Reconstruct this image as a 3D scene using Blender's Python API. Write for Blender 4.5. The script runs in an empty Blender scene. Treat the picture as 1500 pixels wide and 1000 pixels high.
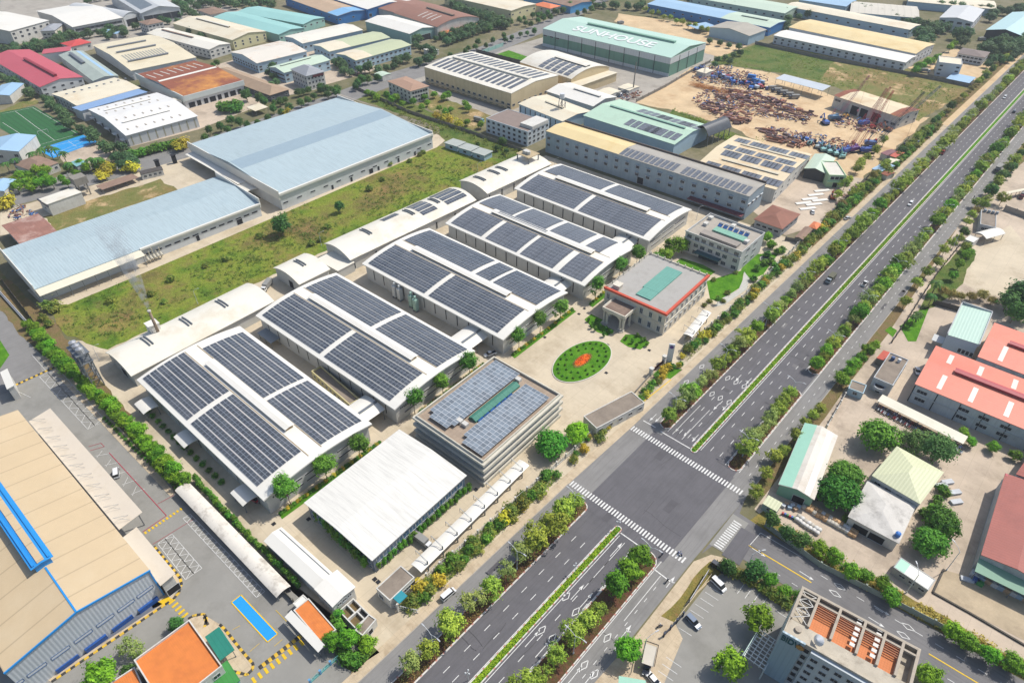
import bpy, math, random
from mathutils import Vector, Matrix
R = random.Random(7)
SC = bpy.context.scene
COL = SC.collection
PI = math.pi
# ------------------------------------------------------------------ camera maths
FOC, YAW, PIT, ROL, CH = 966.55, -.742091, .686209, -.002375, 170.0
def _basis():
    cy, sy, cp, sp = math.cos(YAW), math.sin(YAW), math.cos(PIT), math.sin(PIT)
    f = Vector((sy*cp, cy*cp, -sp)); r = Vector((cy, -sy, 0)); u = r.cross(f)
    c, s = math.cos(ROL), math.sin(ROL)
    return c*r+s*u, -s*r+c*u, f
CR, CU, CF = _basis()
def at(px, py, z=0.0):
    """the point at height z that the surveyed image position shows"""
    d = CR*((px-750)/FOC) - CU*((py-500)/FOC) + CF
    t = (z-CH)/d.z
    return Vector((d.x*t, d.y*t, z))
def lin(c): return c/12.92 if c <= .04045 else ((c+.055)/1.055)**2.4
KK = 1.0
def H(s, k=.72):
    return tuple(lin(int(s[i:i+2], 16)/255)*k for i in (0, 2, 4)) + (1,)
# ------------------------------------------------------------------ materials
def nd(nt, t, x=0, y=0, **kw):
    n = nt.nodes.new(t); n.location = (x, y)
    for k, v in kw.items():
        if k in n.inputs: n.inputs[k].default_value = v
        else: setattr(n, k, v)
    return n
def newmat(name):
    m = bpy.data.materials.new(name); m.use_nodes = True
    nt = m.node_tree
    return m, nt, nt.nodes['Principled BSDF'], nt.links.new
def mix(nt, fac, a, b, mode='MIX'):
    n = nt.nodes.new('ShaderNodeMix'); n.data_type = 'RGBA'; n.blend_type = mode
    for i, v in ((0, fac), (6, a), (7, b)):
        if isinstance(v, bpy.types.NodeSocket): nt.links.new(v, n.inputs[i])
        elif v is not None: n.inputs[i].default_value = v
    return n.outputs[2]
def noise(nt, vec, scale, detail=4, rough=.6, mp=None):
    if mp:
        q = nd(nt, 'ShaderNodeMapping'); q.inputs['Scale'].default_value = mp
        nt.links.new(vec, q.inputs[0]); vec = q.outputs[0]
    n = nd(nt, 'ShaderNodeTexNoise', Scale=scale, Detail=detail, Roughness=rough)
    nt.links.new(vec, n.inputs['Vector'])
    return n.outputs['Fac']
def ramp(nt, fac, lo, hi, a=0, b=1):
    n = nd(nt, 'ShaderNodeMapRange'); n.clamp = True
    n.inputs[1].default_value = lo; n.inputs[2].default_value = hi
    n.inputs[3].default_value = a; n.inputs[4].default_value = b
    nt.links.new(fac, n.inputs[0]); return n.outputs[0]
def mul(nt, a, b, op='MULTIPLY'):
    n = nd(nt, 'ShaderNodeMath', operation=op)
    for i, v in ((0, a), (1, b)):
        if isinstance(v, bpy.types.NodeSocket): nt.links.new(v, n.inputs[i])
        else: n.inputs[i].default_value = v
    return n.outputs[0]
def sh(c, k): return tuple(min(1, x*k) for x in c[:3])+(1,)
MC = {}
def M(name, hexs, rough=.65, var=.18, scale=.25, streak=None, stain=None, samt=.5, sscale=.12, rib=None, ribp=.5, metal=0, spec=.4, k=.72, bump=0, joint=None):
    """weathered surface: base colour, broad and fine mottling, optional run-off streaks, stains, ribs and joints"""
    if name in MC: return MC[name]
    m, nt, p, L = newmat(name)
    tc = nd(nt, 'ShaderNodeTexCoord').outputs['Object']
    oi = nd(nt, 'ShaderNodeObjectInfo').outputs['Location']
    va = nd(nt, 'ShaderNodeVectorMath', operation='ADD'); L(tc, va.inputs[0]); L(oi, va.inputs[1]); v = va.outputs[0]
    c = H(hexs, k)
    col = mix(nt, ramp(nt, noise(nt, v, scale, 5), .3, .7), sh(c, 1-var), sh(c, 1+var*.6))
    col = mix(nt, ramp(nt, noise(nt, v, scale*9, 3), .35, .7, 0, .35), col, sh(c, 1-var*1.3))
    if streak:
        mp = {'x': (.06, 1.6, 1), 'y': (1.6, .06, 1), 'z': (1.5, 1.5, .06)}[streak]
        mpv = noise(nt, tc, 1.0, 4, .7, mp)
        col = mix(nt, ramp(nt, mpv, .48, .72, 0, .6), col, sh(c, .62))
    if stain:
        s = ramp(nt, noise(nt, v, sscale, 6, .7), .5, .68, 0, samt)
        col = mix(nt, s, col, H(stain, k))
    hgt = None
    if rib:
        sp = nd(nt, 'ShaderNodeSeparateXYZ'); L(tc, sp.inputs[0])
        ax = sp.outputs['xyz'.index(rib)]
        w = mul(nt, mul(nt, ax, 2*PI/ribp), 0.0, 'ADD')
        w = mul(nt, w, 0, 'SINE'); hgt = w
        col = mix(nt, ramp(nt, w, .6, 1, 0, .22), col, sh(c, .6))
    if joint:
        br = nd(nt, 'ShaderNodeTexBrick'); br.offset = 0
        br.inputs['Scale'].default_value = 1; br.inputs['Mortar Size'].default_value = joint[2] if len(joint) > 2 else .05
        br.inputs['Brick Width'].default_value = joint[0]; br.inputs['Row Height'].default_value = joint[1]
        L(tc, br.inputs['Vector'])
        col = mix(nt, ramp(nt, br.outputs['Fac'], 0, 1, 0, .4), col, sh(c, .45))
    L(col, p.inputs['Base Color'])
    p.inputs['Roughness'].default_value = rough; p.inputs['Metallic'].default_value = metal
    p.inputs['Specular IOR Level'].default_value = spec
    if bump or rib:
        b = nd(nt, 'ShaderNodeBump', Strength=.35 if rib else bump, Distance=.06 if rib else .3)
        L(hgt if rib else noise(nt, v, scale*6, 5), b.inputs['Height']); L(b.outputs[0], p.inputs['Normal'])
    MC[name] = m
    return m
def grass(name, stops, scale=.06, fine=1.2, bump=.8, bare=None, bamt=1):
    if name in MC: return MC[name]
    m, nt, p, L = newmat(name)
    v = nd(nt, 'ShaderNodeTexCoord').outputs['Object']
    a = noise(nt, v, scale, 8, .68)
    cr = nd(nt, 'ShaderNodeValToRGB'); L(a, cr.inputs[0])
    e = cr.color_ramp.elements
    n = len(stops)
    for i, s in enumerate(stops):
        pos = .34+.32*i/(n-1)
        q = e[i] if i < 2 else e.new(pos)
        q.position = pos; q.color = H(s, .6)
    col = cr.outputs[0]
    col = mix(nt, ramp(nt, noise(nt, v, fine, 5, .7), .3, .7, .0, .55), col, sh(H(stops[0], .6), .55))
    col = mix(nt, ramp(nt, noise(nt, v, fine*.25, 5, .7), .52, .72, 0, .6), col, H(stops[-1], .7))
    if bare:
        b = ramp(nt, noise(nt, v, scale*1.7, 7, .65), .54, .64, 0, bamt)
        col = mix(nt, b, col, H(bare, .7))
    L(col, p.inputs['Base Color']); p.inputs['Roughness'].default_value = .9; p.inputs['Specular IOR Level'].default_value = .1
    b = nd(nt, 'ShaderNodeBump', Strength=bump, Distance=.6); L(noise(nt, v, fine*1.5, 4, .7), b.inputs['Height']); L(b.outputs[0], p.inputs['Normal'])
    MC[name] = m
    return m
def foliage(name, dark, light, trans=.3):
    if name in MC: return MC[name]
    m, nt, p, L = newmat(name)
    tc = nd(nt, 'ShaderNodeTexCoord').outputs['Object']
    oi = nd(nt, 'ShaderNodeObjectInfo')
    a = ramp(nt, noise(nt, tc, .8, 3), .35, .65)
    col = mix(nt, a, H(dark, 1.0), H(light, 1.0))
    hs = nd(nt, 'ShaderNodeHueSaturation')
    L(ramp(nt, oi.outputs['Random'], 0, 1, .475, .522), hs.inputs['Hue'])
    L(ramp(nt, mul(nt, mul(nt, oi.outputs['Random'], 7.31), 0, 'FRACT'), 0, 1, .72, 1.25), hs.inputs['Value'])
    L(col, hs.inputs['Color']); col = hs.outputs[0]
    L(col, p.inputs['Base Color']); p.inputs['Roughness'].default_value = .6; p.inputs['Specular IOR Level'].default_value = .25
    tr = nd(nt, 'ShaderNodeBsdfTranslucent'); L(col, tr.inputs[0])
    ms = nd(nt, 'ShaderNodeMixShader'); ms.inputs[0].default_value = trans
    L(p.outputs[0], ms.inputs[1]); L(tr.outputs[0], ms.inputs[2])
    L(ms.outputs[0], nt.nodes['Material Output'].inputs[0])
    MC[name] = m
    return m
def solar_mat(name, cell, frame='aab0b8', fw=.045):
    m, nt, p, L = newmat(name)
    uv = nd(nt, 'ShaderNodeTexCoord').outputs['UV']
    sp = nd(nt, 'ShaderNodeSeparateXYZ'); L(uv, sp.inputs[0])
    def edge(s, w):
        fr = mul(nt, s, 0, 'FRACT'); d = mul(nt, mul(nt, fr, .5, 'SUBTRACT'), 0, 'ABSOLUTE')
        return mul(nt, d, .5-w, 'GREATER_THAN')
    e = mul(nt, edge(sp.outputs[0], fw*.6), edge(sp.outputs[1], fw), 'MAXIMUM')
    fl = nd(nt, 'ShaderNodeVectorMath', operation='FLOOR'); L(uv, fl.inputs[0])
    wn = nd(nt, 'ShaderNodeTexWhiteNoise'); L(fl.outputs[0], wn.inputs['Vector'])
    c = H(cell, .8)
    col = mix(nt, ramp(nt, wn.outputs['Value'], 0, 1), sh(c, .78), sh(c, 1.25))
    dust = ramp(nt, noise(nt, nd(nt, 'ShaderNodeTexCoord').outputs['Object'], .15, 5), .4, .75, 0, .3)
    col = mix(nt, dust, col, H('8d8f93', .7))
    col = mix(nt, e, col, H(frame, .8))
    L(col, p.inputs['Base Color']); p.inputs['Roughness'].default_value = .28; p.inputs['Specular IOR Level'].default_value = .45
    MC[name] = m
    return m
def glassm(name, hexs, rough=.12):
    if name in MC: return MC[name]
    m, nt, p, L = newmat(name)
    v = nd(nt, 'ShaderNodeTexCoord').outputs['Object']
    c = H(hexs, .7)
    L(mix(nt, ramp(nt, noise(nt, v, .7, 3), .3, .7), sh(c, .6), sh(c, 1.4)), p.inputs['Base Color'])
    p.inputs['Roughness'].default_value = rough
    MC[name] = m
    return m
def stripem(name, a, b, period, axis='x', duty=.5):
    if name in MC: return MC[name]
    m, nt, p, L = newmat(name)
    uv = nd(nt, 'ShaderNodeTexCoord').outputs['UV']
    sp = nd(nt, 'ShaderNodeSeparateXYZ'); L(uv, sp.inputs[0])
    f = mul(nt, mul(nt, sp.outputs[0], 1/period), 0, 'FRACT')
    n = ramp(nt, noise(nt, nd(nt, 'ShaderNodeTexCoord').outputs['Object'], 1.1, 5), .35, .75, 0, .45)
    col = mix(nt, mul(nt, f, duty, 'GREATER_THAN'), H(a), H(b))
    L(mix(nt, n, col, H('77726a')), p.inputs['Base Color']); p.inputs['Roughness'].default_value = .7
    MC[name] = m
    return m
# ------------------------------------------------------------------ mesh building
class MB:
    def __init__(s): s.v = []; s.f = []; s.m = []; s.uv = []; s.hasuv = False
    def face(s, pts, mi=0, uv=None):
        i = len(s.v); s.v += [tuple(p) for p in pts]; s.f.append(tuple(range(i, i+len(pts)))); s.m.append(mi)
        if uv: s.hasuv = True
        s.uv.append(uv)
    def box(s, x0, y0, z0, x1, y1, z1, mi=0, top=None):
        p = [(x0,y0,z0),(x1,y0,z0),(x1,y1,z0),(x0,y1,z0),(x0,y0,z1),(x1,y0,z1),(x1,y1,z1),(x0,y1,z1)]
        for k, q in enumerate(((0,3,2,1),(4,5,6,7),(0,1,5,4),(1,2,6,5),(2,3,7,6),(3,0,4,7))):
            s.face([p[j] for j in q], (top if (top is not None and k == 1) else mi))
    def bar(s, p, q, w, mi=0, h=None):
        """square bar from p to q"""
        p, q = Vector(p), Vector(q); d = (q-p).normalized()
        a = d.cross(Vector((0,0,1)));  a = Vector((1,0,0)) if a.length < 1e-4 else a.normalized()
        b = a.cross(d)*((h or w)/2); a = a*(w/2)
        A = [p-a-b, p+a-b, p+a+b, p-a+b]; B = [x+q-p for x in A]
        s.face(A[::-1], mi); s.face(B, mi)
        for i in range(4): s.face([A[i], A[(i+1)%4], B[(i+1)%4], B[i]], mi)
    def tube(s, p, q, r0, r1=None, n=8, mi=0, cap=True):
        p, q = Vector(p), Vector(q); r1 = r0 if r1 is None else r1
        d = (q-p).normalized(); a = d.cross(Vector((0,0,1)))
        a = Vector((1,0,0)) if a.length < 1e-4 else a.normalized()
        b = a.cross(d)
        A = [p+(a*math.cos(2*PI*i/n)+b*math.sin(2*PI*i/n))*r0 for i in range(n)]
        B = [q+(a*math.cos(2*PI*i/n)+b*math.sin(2*PI*i/n))*r1 for i in range(n)]
        for i in range(n): s.face([A[i], A[(i+1)%n], B[(i+1)%n], B[i]], mi)
        if cap: s.face(A[::-1], mi); s.face(B, mi)
    def prism(s, poly, z0, z1, mi=0, side=None):
        n = len(poly)
        s.face([(x,y,z1) for x,y in poly], mi); s.face([(x,y,z0) for x,y in poly[::-1]], mi)
        for i in range(n):
            a, b = poly[i], poly[(i+1)%n]
            s.face([(*a,z0),(*b,z0),(*b,z1),(*a,z1)], mi if side is None else side)
    def profile(s, axis, s0, s1, top, bot, mi=0, sidemi=None):
        """solid between two profiles [(t,z)..] swept along axis 'x' or 'y'"""
        P = (lambda a, t, z: (a, t, z)) if axis == 'x' else (lambda a, t, z: (t, a, z))
        sm = mi if sidemi is None else sidemi
        for i in range(len(top)-1):
            (t0,a0),(t1,a1) = top[i], top[i+1]; (b0,c0),(b1,c1) = bot[i], bot[i+1]
            s.face([P(s0,t0,a0),P(s1,t0,a0),P(s1,t1,a1),P(s0,t1,a1)], mi)
            s.face([P(s0,b0,c0),P(s0,b1,c1),P(s1,b1,c1),P(s1,b0,c0)], sm)
            for q in (s0, s1): s.face([P(q,t0,a0),P(q,t1,a1),P(q,b1,c1),P(q,b0,c0)], sm)
        for (t,a),(b,c) in ((top[0],bot[0]),(top[-1],bot[-1])):
            s.face([P(s0,t,a),P(s0,b,c),P(s1,b,c),P(s1,t,a)], sm)
    def build(s, name, mats, parent=None, smooth=False, fix=True):
        me = bpy.data.meshes.new(name)
        me.from_pydata(s.v, [], s.f)
        if not isinstance(mats, (list, tuple)): mats = [mats]
        for m in mats: me.materials.append(m)
        if len(mats) > 1: me.polygons.foreach_set('material_index', s.m)
        if s.hasuv:
            lay = me.uv_layers.new(name='UVMap'); k = 0
            for f, uv in zip(s.f, s.uv):
                for j in range(len(f)):
                    if uv: lay.data[k].uv = uv[j]
                    k += 1
        if fix:
            import bmesh
            bm = bmesh.new(); bm.from_mesh(me)
            bmesh.ops.remove_doubles(bm, verts=bm.verts, dist=1e-4)
            bmesh.ops.recalc_face_normals(bm, faces=bm.faces)
            bm.to_mesh(me); bm.free()
        if smooth: me.polygons.foreach_set('use_smooth', [True]*len(me.polygons))
        o = bpy.data.objects.new(name, me); COL.objects.link(o)
        if parent: o.parent = parent
        return o
def thing(name, label, cat, loc, rz=0, group=None):
    o = bpy.data.objects.new(name, None); COL.objects.link(o)
    o.empty_display_size = 1
    o.location = loc; o.rotation_euler = (0, 0, rz)
    return tag(o, label, cat, group)
def tag(o, label, cat, group=None):
    o['label'] = label; o['category'] = cat
    if group: o['group'] = group
    return o
def struct(o): o['kind'] = 'structure'; return o
def stuff(o, label=None, cat=None):
    o['kind'] = 'stuff'
    if label: o['label'] = label; o['category'] = cat
    return o
def link(name, me, parent=None, loc=(0,0,0), rz=0, scale=None):
    o = bpy.data.objects.new(name, me); COL.objects.link(o)
    if parent: o.parent = parent
    o.location = loc; o.rotation_euler = (0, 0, rz)
    if scale: o.scale = scale if isinstance(scale, (tuple, list)) else (scale,)*3
    return o
def dup(root, loc, rz=0, label=None, group=None, scale=None):
    r = root.copy(); COL.objects.link(r); r.location = loc; r.rotation_euler = (0, 0, rz)
    if scale: r.scale = (scale,)*3 if not isinstance(scale, (tuple, list)) else scale
    if label: r['label'] = label
    if group: r['group'] = group
    for ch in list(root.children):
        c = ch.copy(); COL.objects.link(c); c.parent = r
        for g in ch.children:
            d = g.copy(); COL.objects.link(d); d.parent = c
    return r
def text_mesh(s, size, mat, name, parent=None, ext=.03, bold=0):
    cu = bpy.data.curves.new(name, 'FONT'); cu.body = s; cu.size = size; cu.extrude = ext; cu.offset = bold
    cu.align_x = 'CENTER'; cu.align_y = 'CENTER'
    t = bpy.data.objects.new('tmp', cu); COL.objects.link(t)
    bpy.context.view_layer.update()
    me = bpy.data.meshes.new_from_object(t.evaluated_get(bpy.context.evaluated_depsgraph_get()))
    bpy.data.objects.remove(t); bpy.data.curves.remove(cu)
    me.materials.clear(); me.materials.append(mat)
    o = bpy.data.objects.new(name, me); COL.objects.link(o)
    if parent: o.parent = parent
    return o
# ------------------------------------------------------------------ buildings
WHITE = M('white_metal', 'f7f4ea', .5, .05, .05, stain='cfc4ae', samt=.25, sscale=.05)
WALLW = M('white_cladding', 'dfe2e2', .6, .06, .2, rib='x', ribp=.8, stain='a9a79f', samt=.3)
WALLY = M('white_cladding_end', 'dfe2e2', .6, .06, .2, rib='y', ribp=.8, stain='a9a79f', samt=.3)
PLAST = M('white_plaster', 'e4e2da', .8, .08, .3, stain='a39c8e', samt=.35, sscale=.2, streak='z')
GLASS = glassm('window_glass', '39434d')
FRAME = M('window_frame', 'cfd2d2', .5, .05)
DARK = M('dark_opening', '22242a', .8, .2)
STEEL = M('grey_steel', '8e9499', .45, .12, metal=.4)
CONC = M('grey_concrete', '9b968c', .85, .18, .3, stain='5f5a52', samt=.5, sscale=.3)
class B: pass
def rect(A, Bp, C, h):
    a, b, c = at(*A, h), at(*Bp, h), at(*C, h)
    e1 = (b-a); u1 = e1.normalized(); n = Vector((-u1.y, u1.x, 0))
    w = (c-b).dot(n); e2 = n*w
    cs = [a, b, b+e2, a+e2]
    ux = u1 if abs(u1.x) > abs(u1.y) else n
    ux = ux if ux.x > 0 else -ux
    uy = Vector((-ux.y, ux.x, 0))
    xs = [p.dot(ux) for p in cs]; ys = [p.dot(uy) for p in cs]
    o = ux*min(xs)+uy*min(ys)
    return o, math.atan2(ux.y, ux.x), max(xs)-min(xs), max(ys)-min(ys)
def shed(name, label, A, Bp, C, h, rise=2.5, ridge='x', kind='gable', roof=None, wall=None, ov=.6, cat='building', group=None, th=.22, par=.9, open_=False, zb=0, walls=None):
    """a building from three roof corners; local frame 0..L along x, 0..W along y, base at z 0"""
    b = B(); o, rz, L, W = rect(A, Bp, C, h)
    b.L, b.W, b.h, b.rise, b.ridge, b.kind, b.ov = L, W, h, rise, ridge, kind, ov
    b.T = thing(name, label, cat, (o.x, o.y, zb), rz, group)
    if zb: b.h = h = h-zb
    b.S, b.D = (L, W) if ridge == 'x' else (W, L)      # along ridge, across
    D = b.D
    def zf(t):
        if kind == 'arch': return h+rise*(1-(2*t/D-1)**2)
        if kind == 'gable': return h+rise*(1-abs(2*t/D-1))
        if kind == 'mono': return h+rise*t/D
        return h
    b.zf = zf
    wall = wall or (WALLW)
    n = {'arch': 16, 'gable': 2}.get(kind, 1)
    roof = roof or WHITE
    if kind in ('gable', 'arch', 'mono'):
        ts = [D*i/n for i in range(n+1)]
        m = MB(); m.profile(ridge, 0, b.S, [(t, zf(t)) for t in ts], [(t, zf(t)-th) for t in ts])
        b.roof = m.build('roof', roof, b.T)
        if not open_:
            ts = [ov+(D-2*ov)*i/n for i in range(n+1)]
            m = MB(); m.profile(ridge, ov, b.S-ov, [(t, zf(t)-th+.02) for t in ts], [(t, 0) for t in ts])
            b.wall = m.build('wall', wall, b.T)
    elif kind == 'hip':
        m = MB(); k = min(L, W)/2; zt = h+rise
        r0, r1 = ((k, W/2, zt), (L-k, W/2, zt)) if L >= W else ((L/2, k, zt), (L/2, W-k, zt))
        c = [(0,0,h),(L,0,h),(L,W,h),(0,W,h)]
        if L >= W:
            m.face([c[0],c[1],r1,r0]); m.face([c[1],c[2],r1]); m.face([c[2],c[3],r0,r1]); m.face([c[3],c[0],r0])
        else:
            m.face([c[0],c[1],r0]); m.face([c[1],c[2],r1,r0]); m.face([c[2],c[3],r1]); m.face([c[3],c[0],r0,r1])
        d = [(x,y,h-.2) for x,y,_ in c]
        for i in range(4): m.face([c[i],d[i],d[(i+1)%4],c[(i+1)%4]])
        m.face(d[::-1]); b.roof = m.build('roof', roof, b.T)
        m = MB(); m.box(ov, ov, 0, L-ov, W-ov, h-.19); b.wall = m.build('wall', wall, b.T)
    else:
        zr = h-par; ov = b.ov = 0.0
        m = MB(); m.box(.01, .01, 0, L-.01, W-.01, zr-.05); b.wall = m.build('wall', wall, b.T)
        m = MB(); m.box(.25, .25, zr-.05, L-.25, W-.25, zr+.05); b.roof = m.build('roof', roof, b.T)
        m = MB(); e = .25
        for q in ((-.05,-.05,L+.05,e),(-.05,W-e,L+.05,W+.05),(-.05,e,e,W-e),(L-e,e,L+.05,W-e)): m.box(q[0],q[1],zr-.05,q[2],q[3],h)
        b.parapet = m.build('parapet', walls or wall, b.T)
        b.zr = zr; b.zf = lambda t: zr+.05
    return b
def face_xf(b, face, s):
    """place something facing outwards at distance s along a wall; returns loc and rotation"""
    ov = b.ov; L, W = b.L, b.W
    return {'f': ((s, ov, 0), 0), 'r': ((L-ov, s, 0), PI/2), 'b': ((s, W-ov, 0), PI), 'l': ((ov, s, 0), -PI/2)}[face]
WM = {}
def win_mesh(w, h, frame=None, glass=None, mull=1, bar=.12, hood=0):
    key = (round(w,2), round(h,2), frame, glass, mull, hood)
    if key in WM: return WM[key]
    frame = frame or FRAME; glass = glass or GLASS
    m = MB(); d = .09; t = bar
    m.box(-w/2, -.05, -h/2, w/2, .05, h/2, 1)
    m.box(-w/2-t, -d, -h/2-t, -w/2, .04, h/2+t); m.box(w/2, -d, -h/2-t, w/2+t, .04, h/2+t)
    m.box(-w/2, -d, h/2, w/2, .04, h/2+t); m.box(-w/2, -d-.06, -h/2-t, w/2, .04, -h/2)
    for i in range(mull):
        x = -w/2+w*(i+1)/(mull+1); m.box(x-t/3, -d+.02, -h/2, x+t/3, -.051, h/2)
    if hood: m.box(-w/2-.3, -hood, h/2+t+.1, w/2+.3, .04, h/2+t+.22)
    o = m.build('window', [frame, glass]); me = o.data; bpy.data.objects.remove(o)
    WM[key] = me
    return me
def wins(b, face, n, z, w, h, s0=None, s1=None, name='window', **kw):
    S = b.L if face in 'fb' else b.W
    s0 = b.ov+1.2+w/2 if s0 is None else s0; s1 = S-b.ov-1.2-w/2 if s1 is None else s1
    me = win_mesh(w, h, **kw)
    for i in range(n):
        s = (s0+s1)/2 if n == 1 else s0+(s1-s0)*i/(n-1)
        l, r = face_xf(b, face, s)
        link(name, me, b.T, (l[0], l[1], z), r)
def door(b, face, s, w, h, mat=None, name='door', frame=None):
    me = win_mesh(w, h, frame or FRAME, mat or DARK, 0, .15)
    l, r = face_xf(b, face, s); return link(name, me, b.T, (l[0], l[1], h/2+.16), r)
def on_wall(b, face, name, mats, fn):
    """part modelled in wall space: x along wall, y outwards negative, z up"""
    m = MB(); fn(m); o = m.build(name, mats, b.T); l, r = face_xf(b, face, 0 if face in 'fr' else (b.L if face == 'b' else b.W))
    o.location = l; o.rotation_euler = (0, 0, r); return o
def strip(b, name, mats, s0, s1, t0, t1, off=.1, th=.06, mods=None, n=None):
    m = MB(); n = n or (4 if b.kind == 'arch' else 1)
    ts = [t0+(t1-t0)*i/n for i in range(n+1)]
    z = b.zf
    P = (lambda a, t, q: (a, t, q)) if b.ridge == 'x' else (lambda a, t, q: (t, a, q))
    for i in range(n):
        a, c = ts[i], ts[i+1]; za, zc = z(a)+off, z(c)+off
        uv = None
        if mods:
            us, ut = mods; v0, v1 = ut*i/n, ut*(i+1)/n
            uv = [(0,v0),(us,v0),(us,v1),(0,v1)]
        m.face([P(s0,a,za),P(s1,a,za),P(s1,c,zc),P(s0,c,zc)], 0, uv)
        for q in (s0, s1): m.face([P(q,a,za),P(q,c,zc),P(q,c,zc-th),P(q,a,za-th)], 0)
    for a in (t0, t1): m.face([P(s0,a,z(a)+off),P(s1,a,z(a)+off),P(s1,a,z(a)+off-th),P(s0,a,z(a)+off-th)], 0)
    return m.build(name, mats, b.T)
def vent(b, s0, s1, w=2.2, hh=1.1, mat=None, name='ridge_vent', t=None, side=None):
    """raised ventilator along the ridge with its own little roof"""
    t = b.D/2 if t is None else t; z = b.zf(t)
    m = MB()
    m.profile(b.ridge, s0, s1, [(t-w/2, z+hh-.35),(t, z+hh),(t+w/2, z+hh-.35)], [(t-w/2, z+hh-.5),(t, z+hh-.15),(t+w/2, z+hh-.5)], 0)
    zz = min(b.zf(t-w*.36), b.zf(t+w*.36))-.1
    m.profile(b.ridge, s0+.4, s1-.4, [(t-w*.36, z+hh-.42),(t+w*.36, z+hh-.42)], [(t-w*.36, zz),(t+w*.36, zz)], 1)
    return m.build(name, [mat or WHITE, side or STEEL], b.T)
EXPO = 0.25; HAZE = .00012
# ------------------------------------------------------------------ ground, roads, markings
def poly_sheet(name, pts, mat, z):
    me = bpy.data.meshes.new(name)
    import bmesh
    bm = bmesh.new(); f = bm.faces.new([bm.verts.new((p[0], p[1], z)) for p in pts])
    if f.normal.z < 0: f.normal_flip()
    bm.normal_update()
    if f.normal.z < 0: f.normal_flip()
    bmesh.ops.triangulate(bm, faces=bm.faces[:])
    bm.to_mesh(me); bm.free(); me.materials.append(mat)
    return struct(link(name, me))
_pj = random.Random(77)
def patch(name, px, mat, z):
    P = [at(*p) for p in px]
    if mat in (G_FIELD, G_DRY, G_ROUGH, G_VERGE, G_STRAW, SAND):      # natural ground has a ragged edge
        Q = []
        for a, c in zip(P, P[1:]+P[:1]):
            n = max(1, int((c-a).length/3.5)); d = (c-a).normalized(); nn = Vector((-d.y,d.x,0)); off = 0
            for i in range(n):
                off = .6*off+_pj.uniform(-.7,.7); Q.append(a.lerp(c, i/n)+(nn*off*(1.6 if mat in (G_DRY, SAND) else 1) if i else Vector((0,0,0))))
        P = Q
    return poly_sheet(name, P, mat, z)
G_DIRT = grass('ground_mix', ['6f7a4a', '8b8663', 'a59a7c', '9c9482'], .012, .25, .3)
G_FIELD = grass('field_grass', ['587f28', '7a9a34', 'a2b044', 'a09850', '8c7850'], .03, .5, 1.0, bare='a8855c', bamt=.5)
G_DRY = grass('dry_grass', ['7d8a44', '98975a', 'a8945f', 'b29468'], .03, .5, .8, bare='d8b98e')
G_LAWN = grass('lawn', ['4d8a1c', '66a526', '7cb632'], .2, 2, .5)
G_VERGE = grass('verge_soil', ['868a4a', '9a8a5c', 'a88a66', '94805e'], .15, 1.2, .8)
G_ROUGH = grass('rough_green', ['4f7030', '6f8a3c', '8b9550', '83804e'], .05, .7, 1.0)
G_STRAW = grass('straw', ['c2ac62', 'b0a055', '8c8d48', 'b08a5a'], .2, 1.4, .8)
SOIL = grass('planter_soil', ['7a5a46', '8a5d48', '6a6a3c', '9a6a52'], .4, 2.5, .7)
SAND = M('sand', 'e4c89e', .95, .2, .06, stain='b0875c', samt=.6, sscale=.05, bump=.3)
CONCY = M('concrete_yard', 'dccdb2', .85, .15, .08, stain='a8967a', samt=.6, sscale=.05, joint=(6, 6, .05))
CONCG = M('concrete_grey', 'b7b0a4', .85, .15, .1, stain='857d70', samt=.55, sscale=.06, joint=(5, 5, .05))
CONCP = M('concrete_pink', 'd4c2ac', .85, .18, .08, stain='958675', samt=.75, sscale=.05, joint=(5, 5, .04))
ASPH = M('asphalt_new', '767478', .85, .12, .25, streak='y', k=.6, stain='626165', samt=.6, sscale=.05)
ASPHO = M('asphalt_old', '9a9895', .85, .1, .2, streak='y', k=.64, stain='807e7b', samt=.6, sscale=.07)
ASPHW = M('asphalt_yard', 'a3a19a', .85, .1, .1, k=.66, stain='838179', samt=.6, sscale=.06)
ASPHX = M('asphalt_cross', '8a8888', .85, .1, .2, streak='x', k=.62, stain='6d6b6b', samt=.6, sscale=.06)
PAVE = M('pavement_tan', 'd6c3a5', .85, .15, .3, stain='a38c6e', samt=.6, sscale=.25, joint=(2, 2, .04))
PAINTW = M('road_paint_white', 'f2f2ee', .7, .12, 1.5, stain='a8a6a2', samt=.6, sscale=1.2)
PAINTY = M('road_paint_yellow', 'f2c81e', .7, .12, 1.5)
PAINTR = M('road_paint_red', 'b84452', .7, .15, 1.5)
PAINTB = M('road_paint_blue', '1aa3ee', .6, .05, .5)
KERB = stripem('kerb_paint', 'd8988a', 'ece7de', 2.6, duty=.25)
YB = stripem('kerb_yellow_black', '2a2822', 'f0c21c', 2.2, duty=.5)
struct(link('ground', bpy.data.meshes.new('ground')))
_g = bpy.data.objects['ground']
_g.data.from_pydata([(-1700,-250,0),(500,-250,0),(500,1800,0),(-1700,1800,0)], [], [(0,1,2,3)]); _g.data.materials.append(G_DIRT)
def bend(x, y): return x-.8 if y < 113 else (x if y > 147 else x-.8*(147-y)/34)
def vroad(name, x0, x1, y0, y1, mat, z):
    ys = [y0]+[y for y in (113, 147) if y0 < y < y1]+[y1]
    return poly_sheet(name, [(bend(x0,y),y) for y in ys]+[(bend(x1,y),y) for y in ys[::-1]], mat, z)
vroad('verge', -87, -77, -60, 1780, G_VERGE, .03)
vroad('verge', -34, -27, 150, 1780, G_VERGE, .03)
vroad('pavement', -80.3, -77.2, -60, 520, PAVE, .08)
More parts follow.
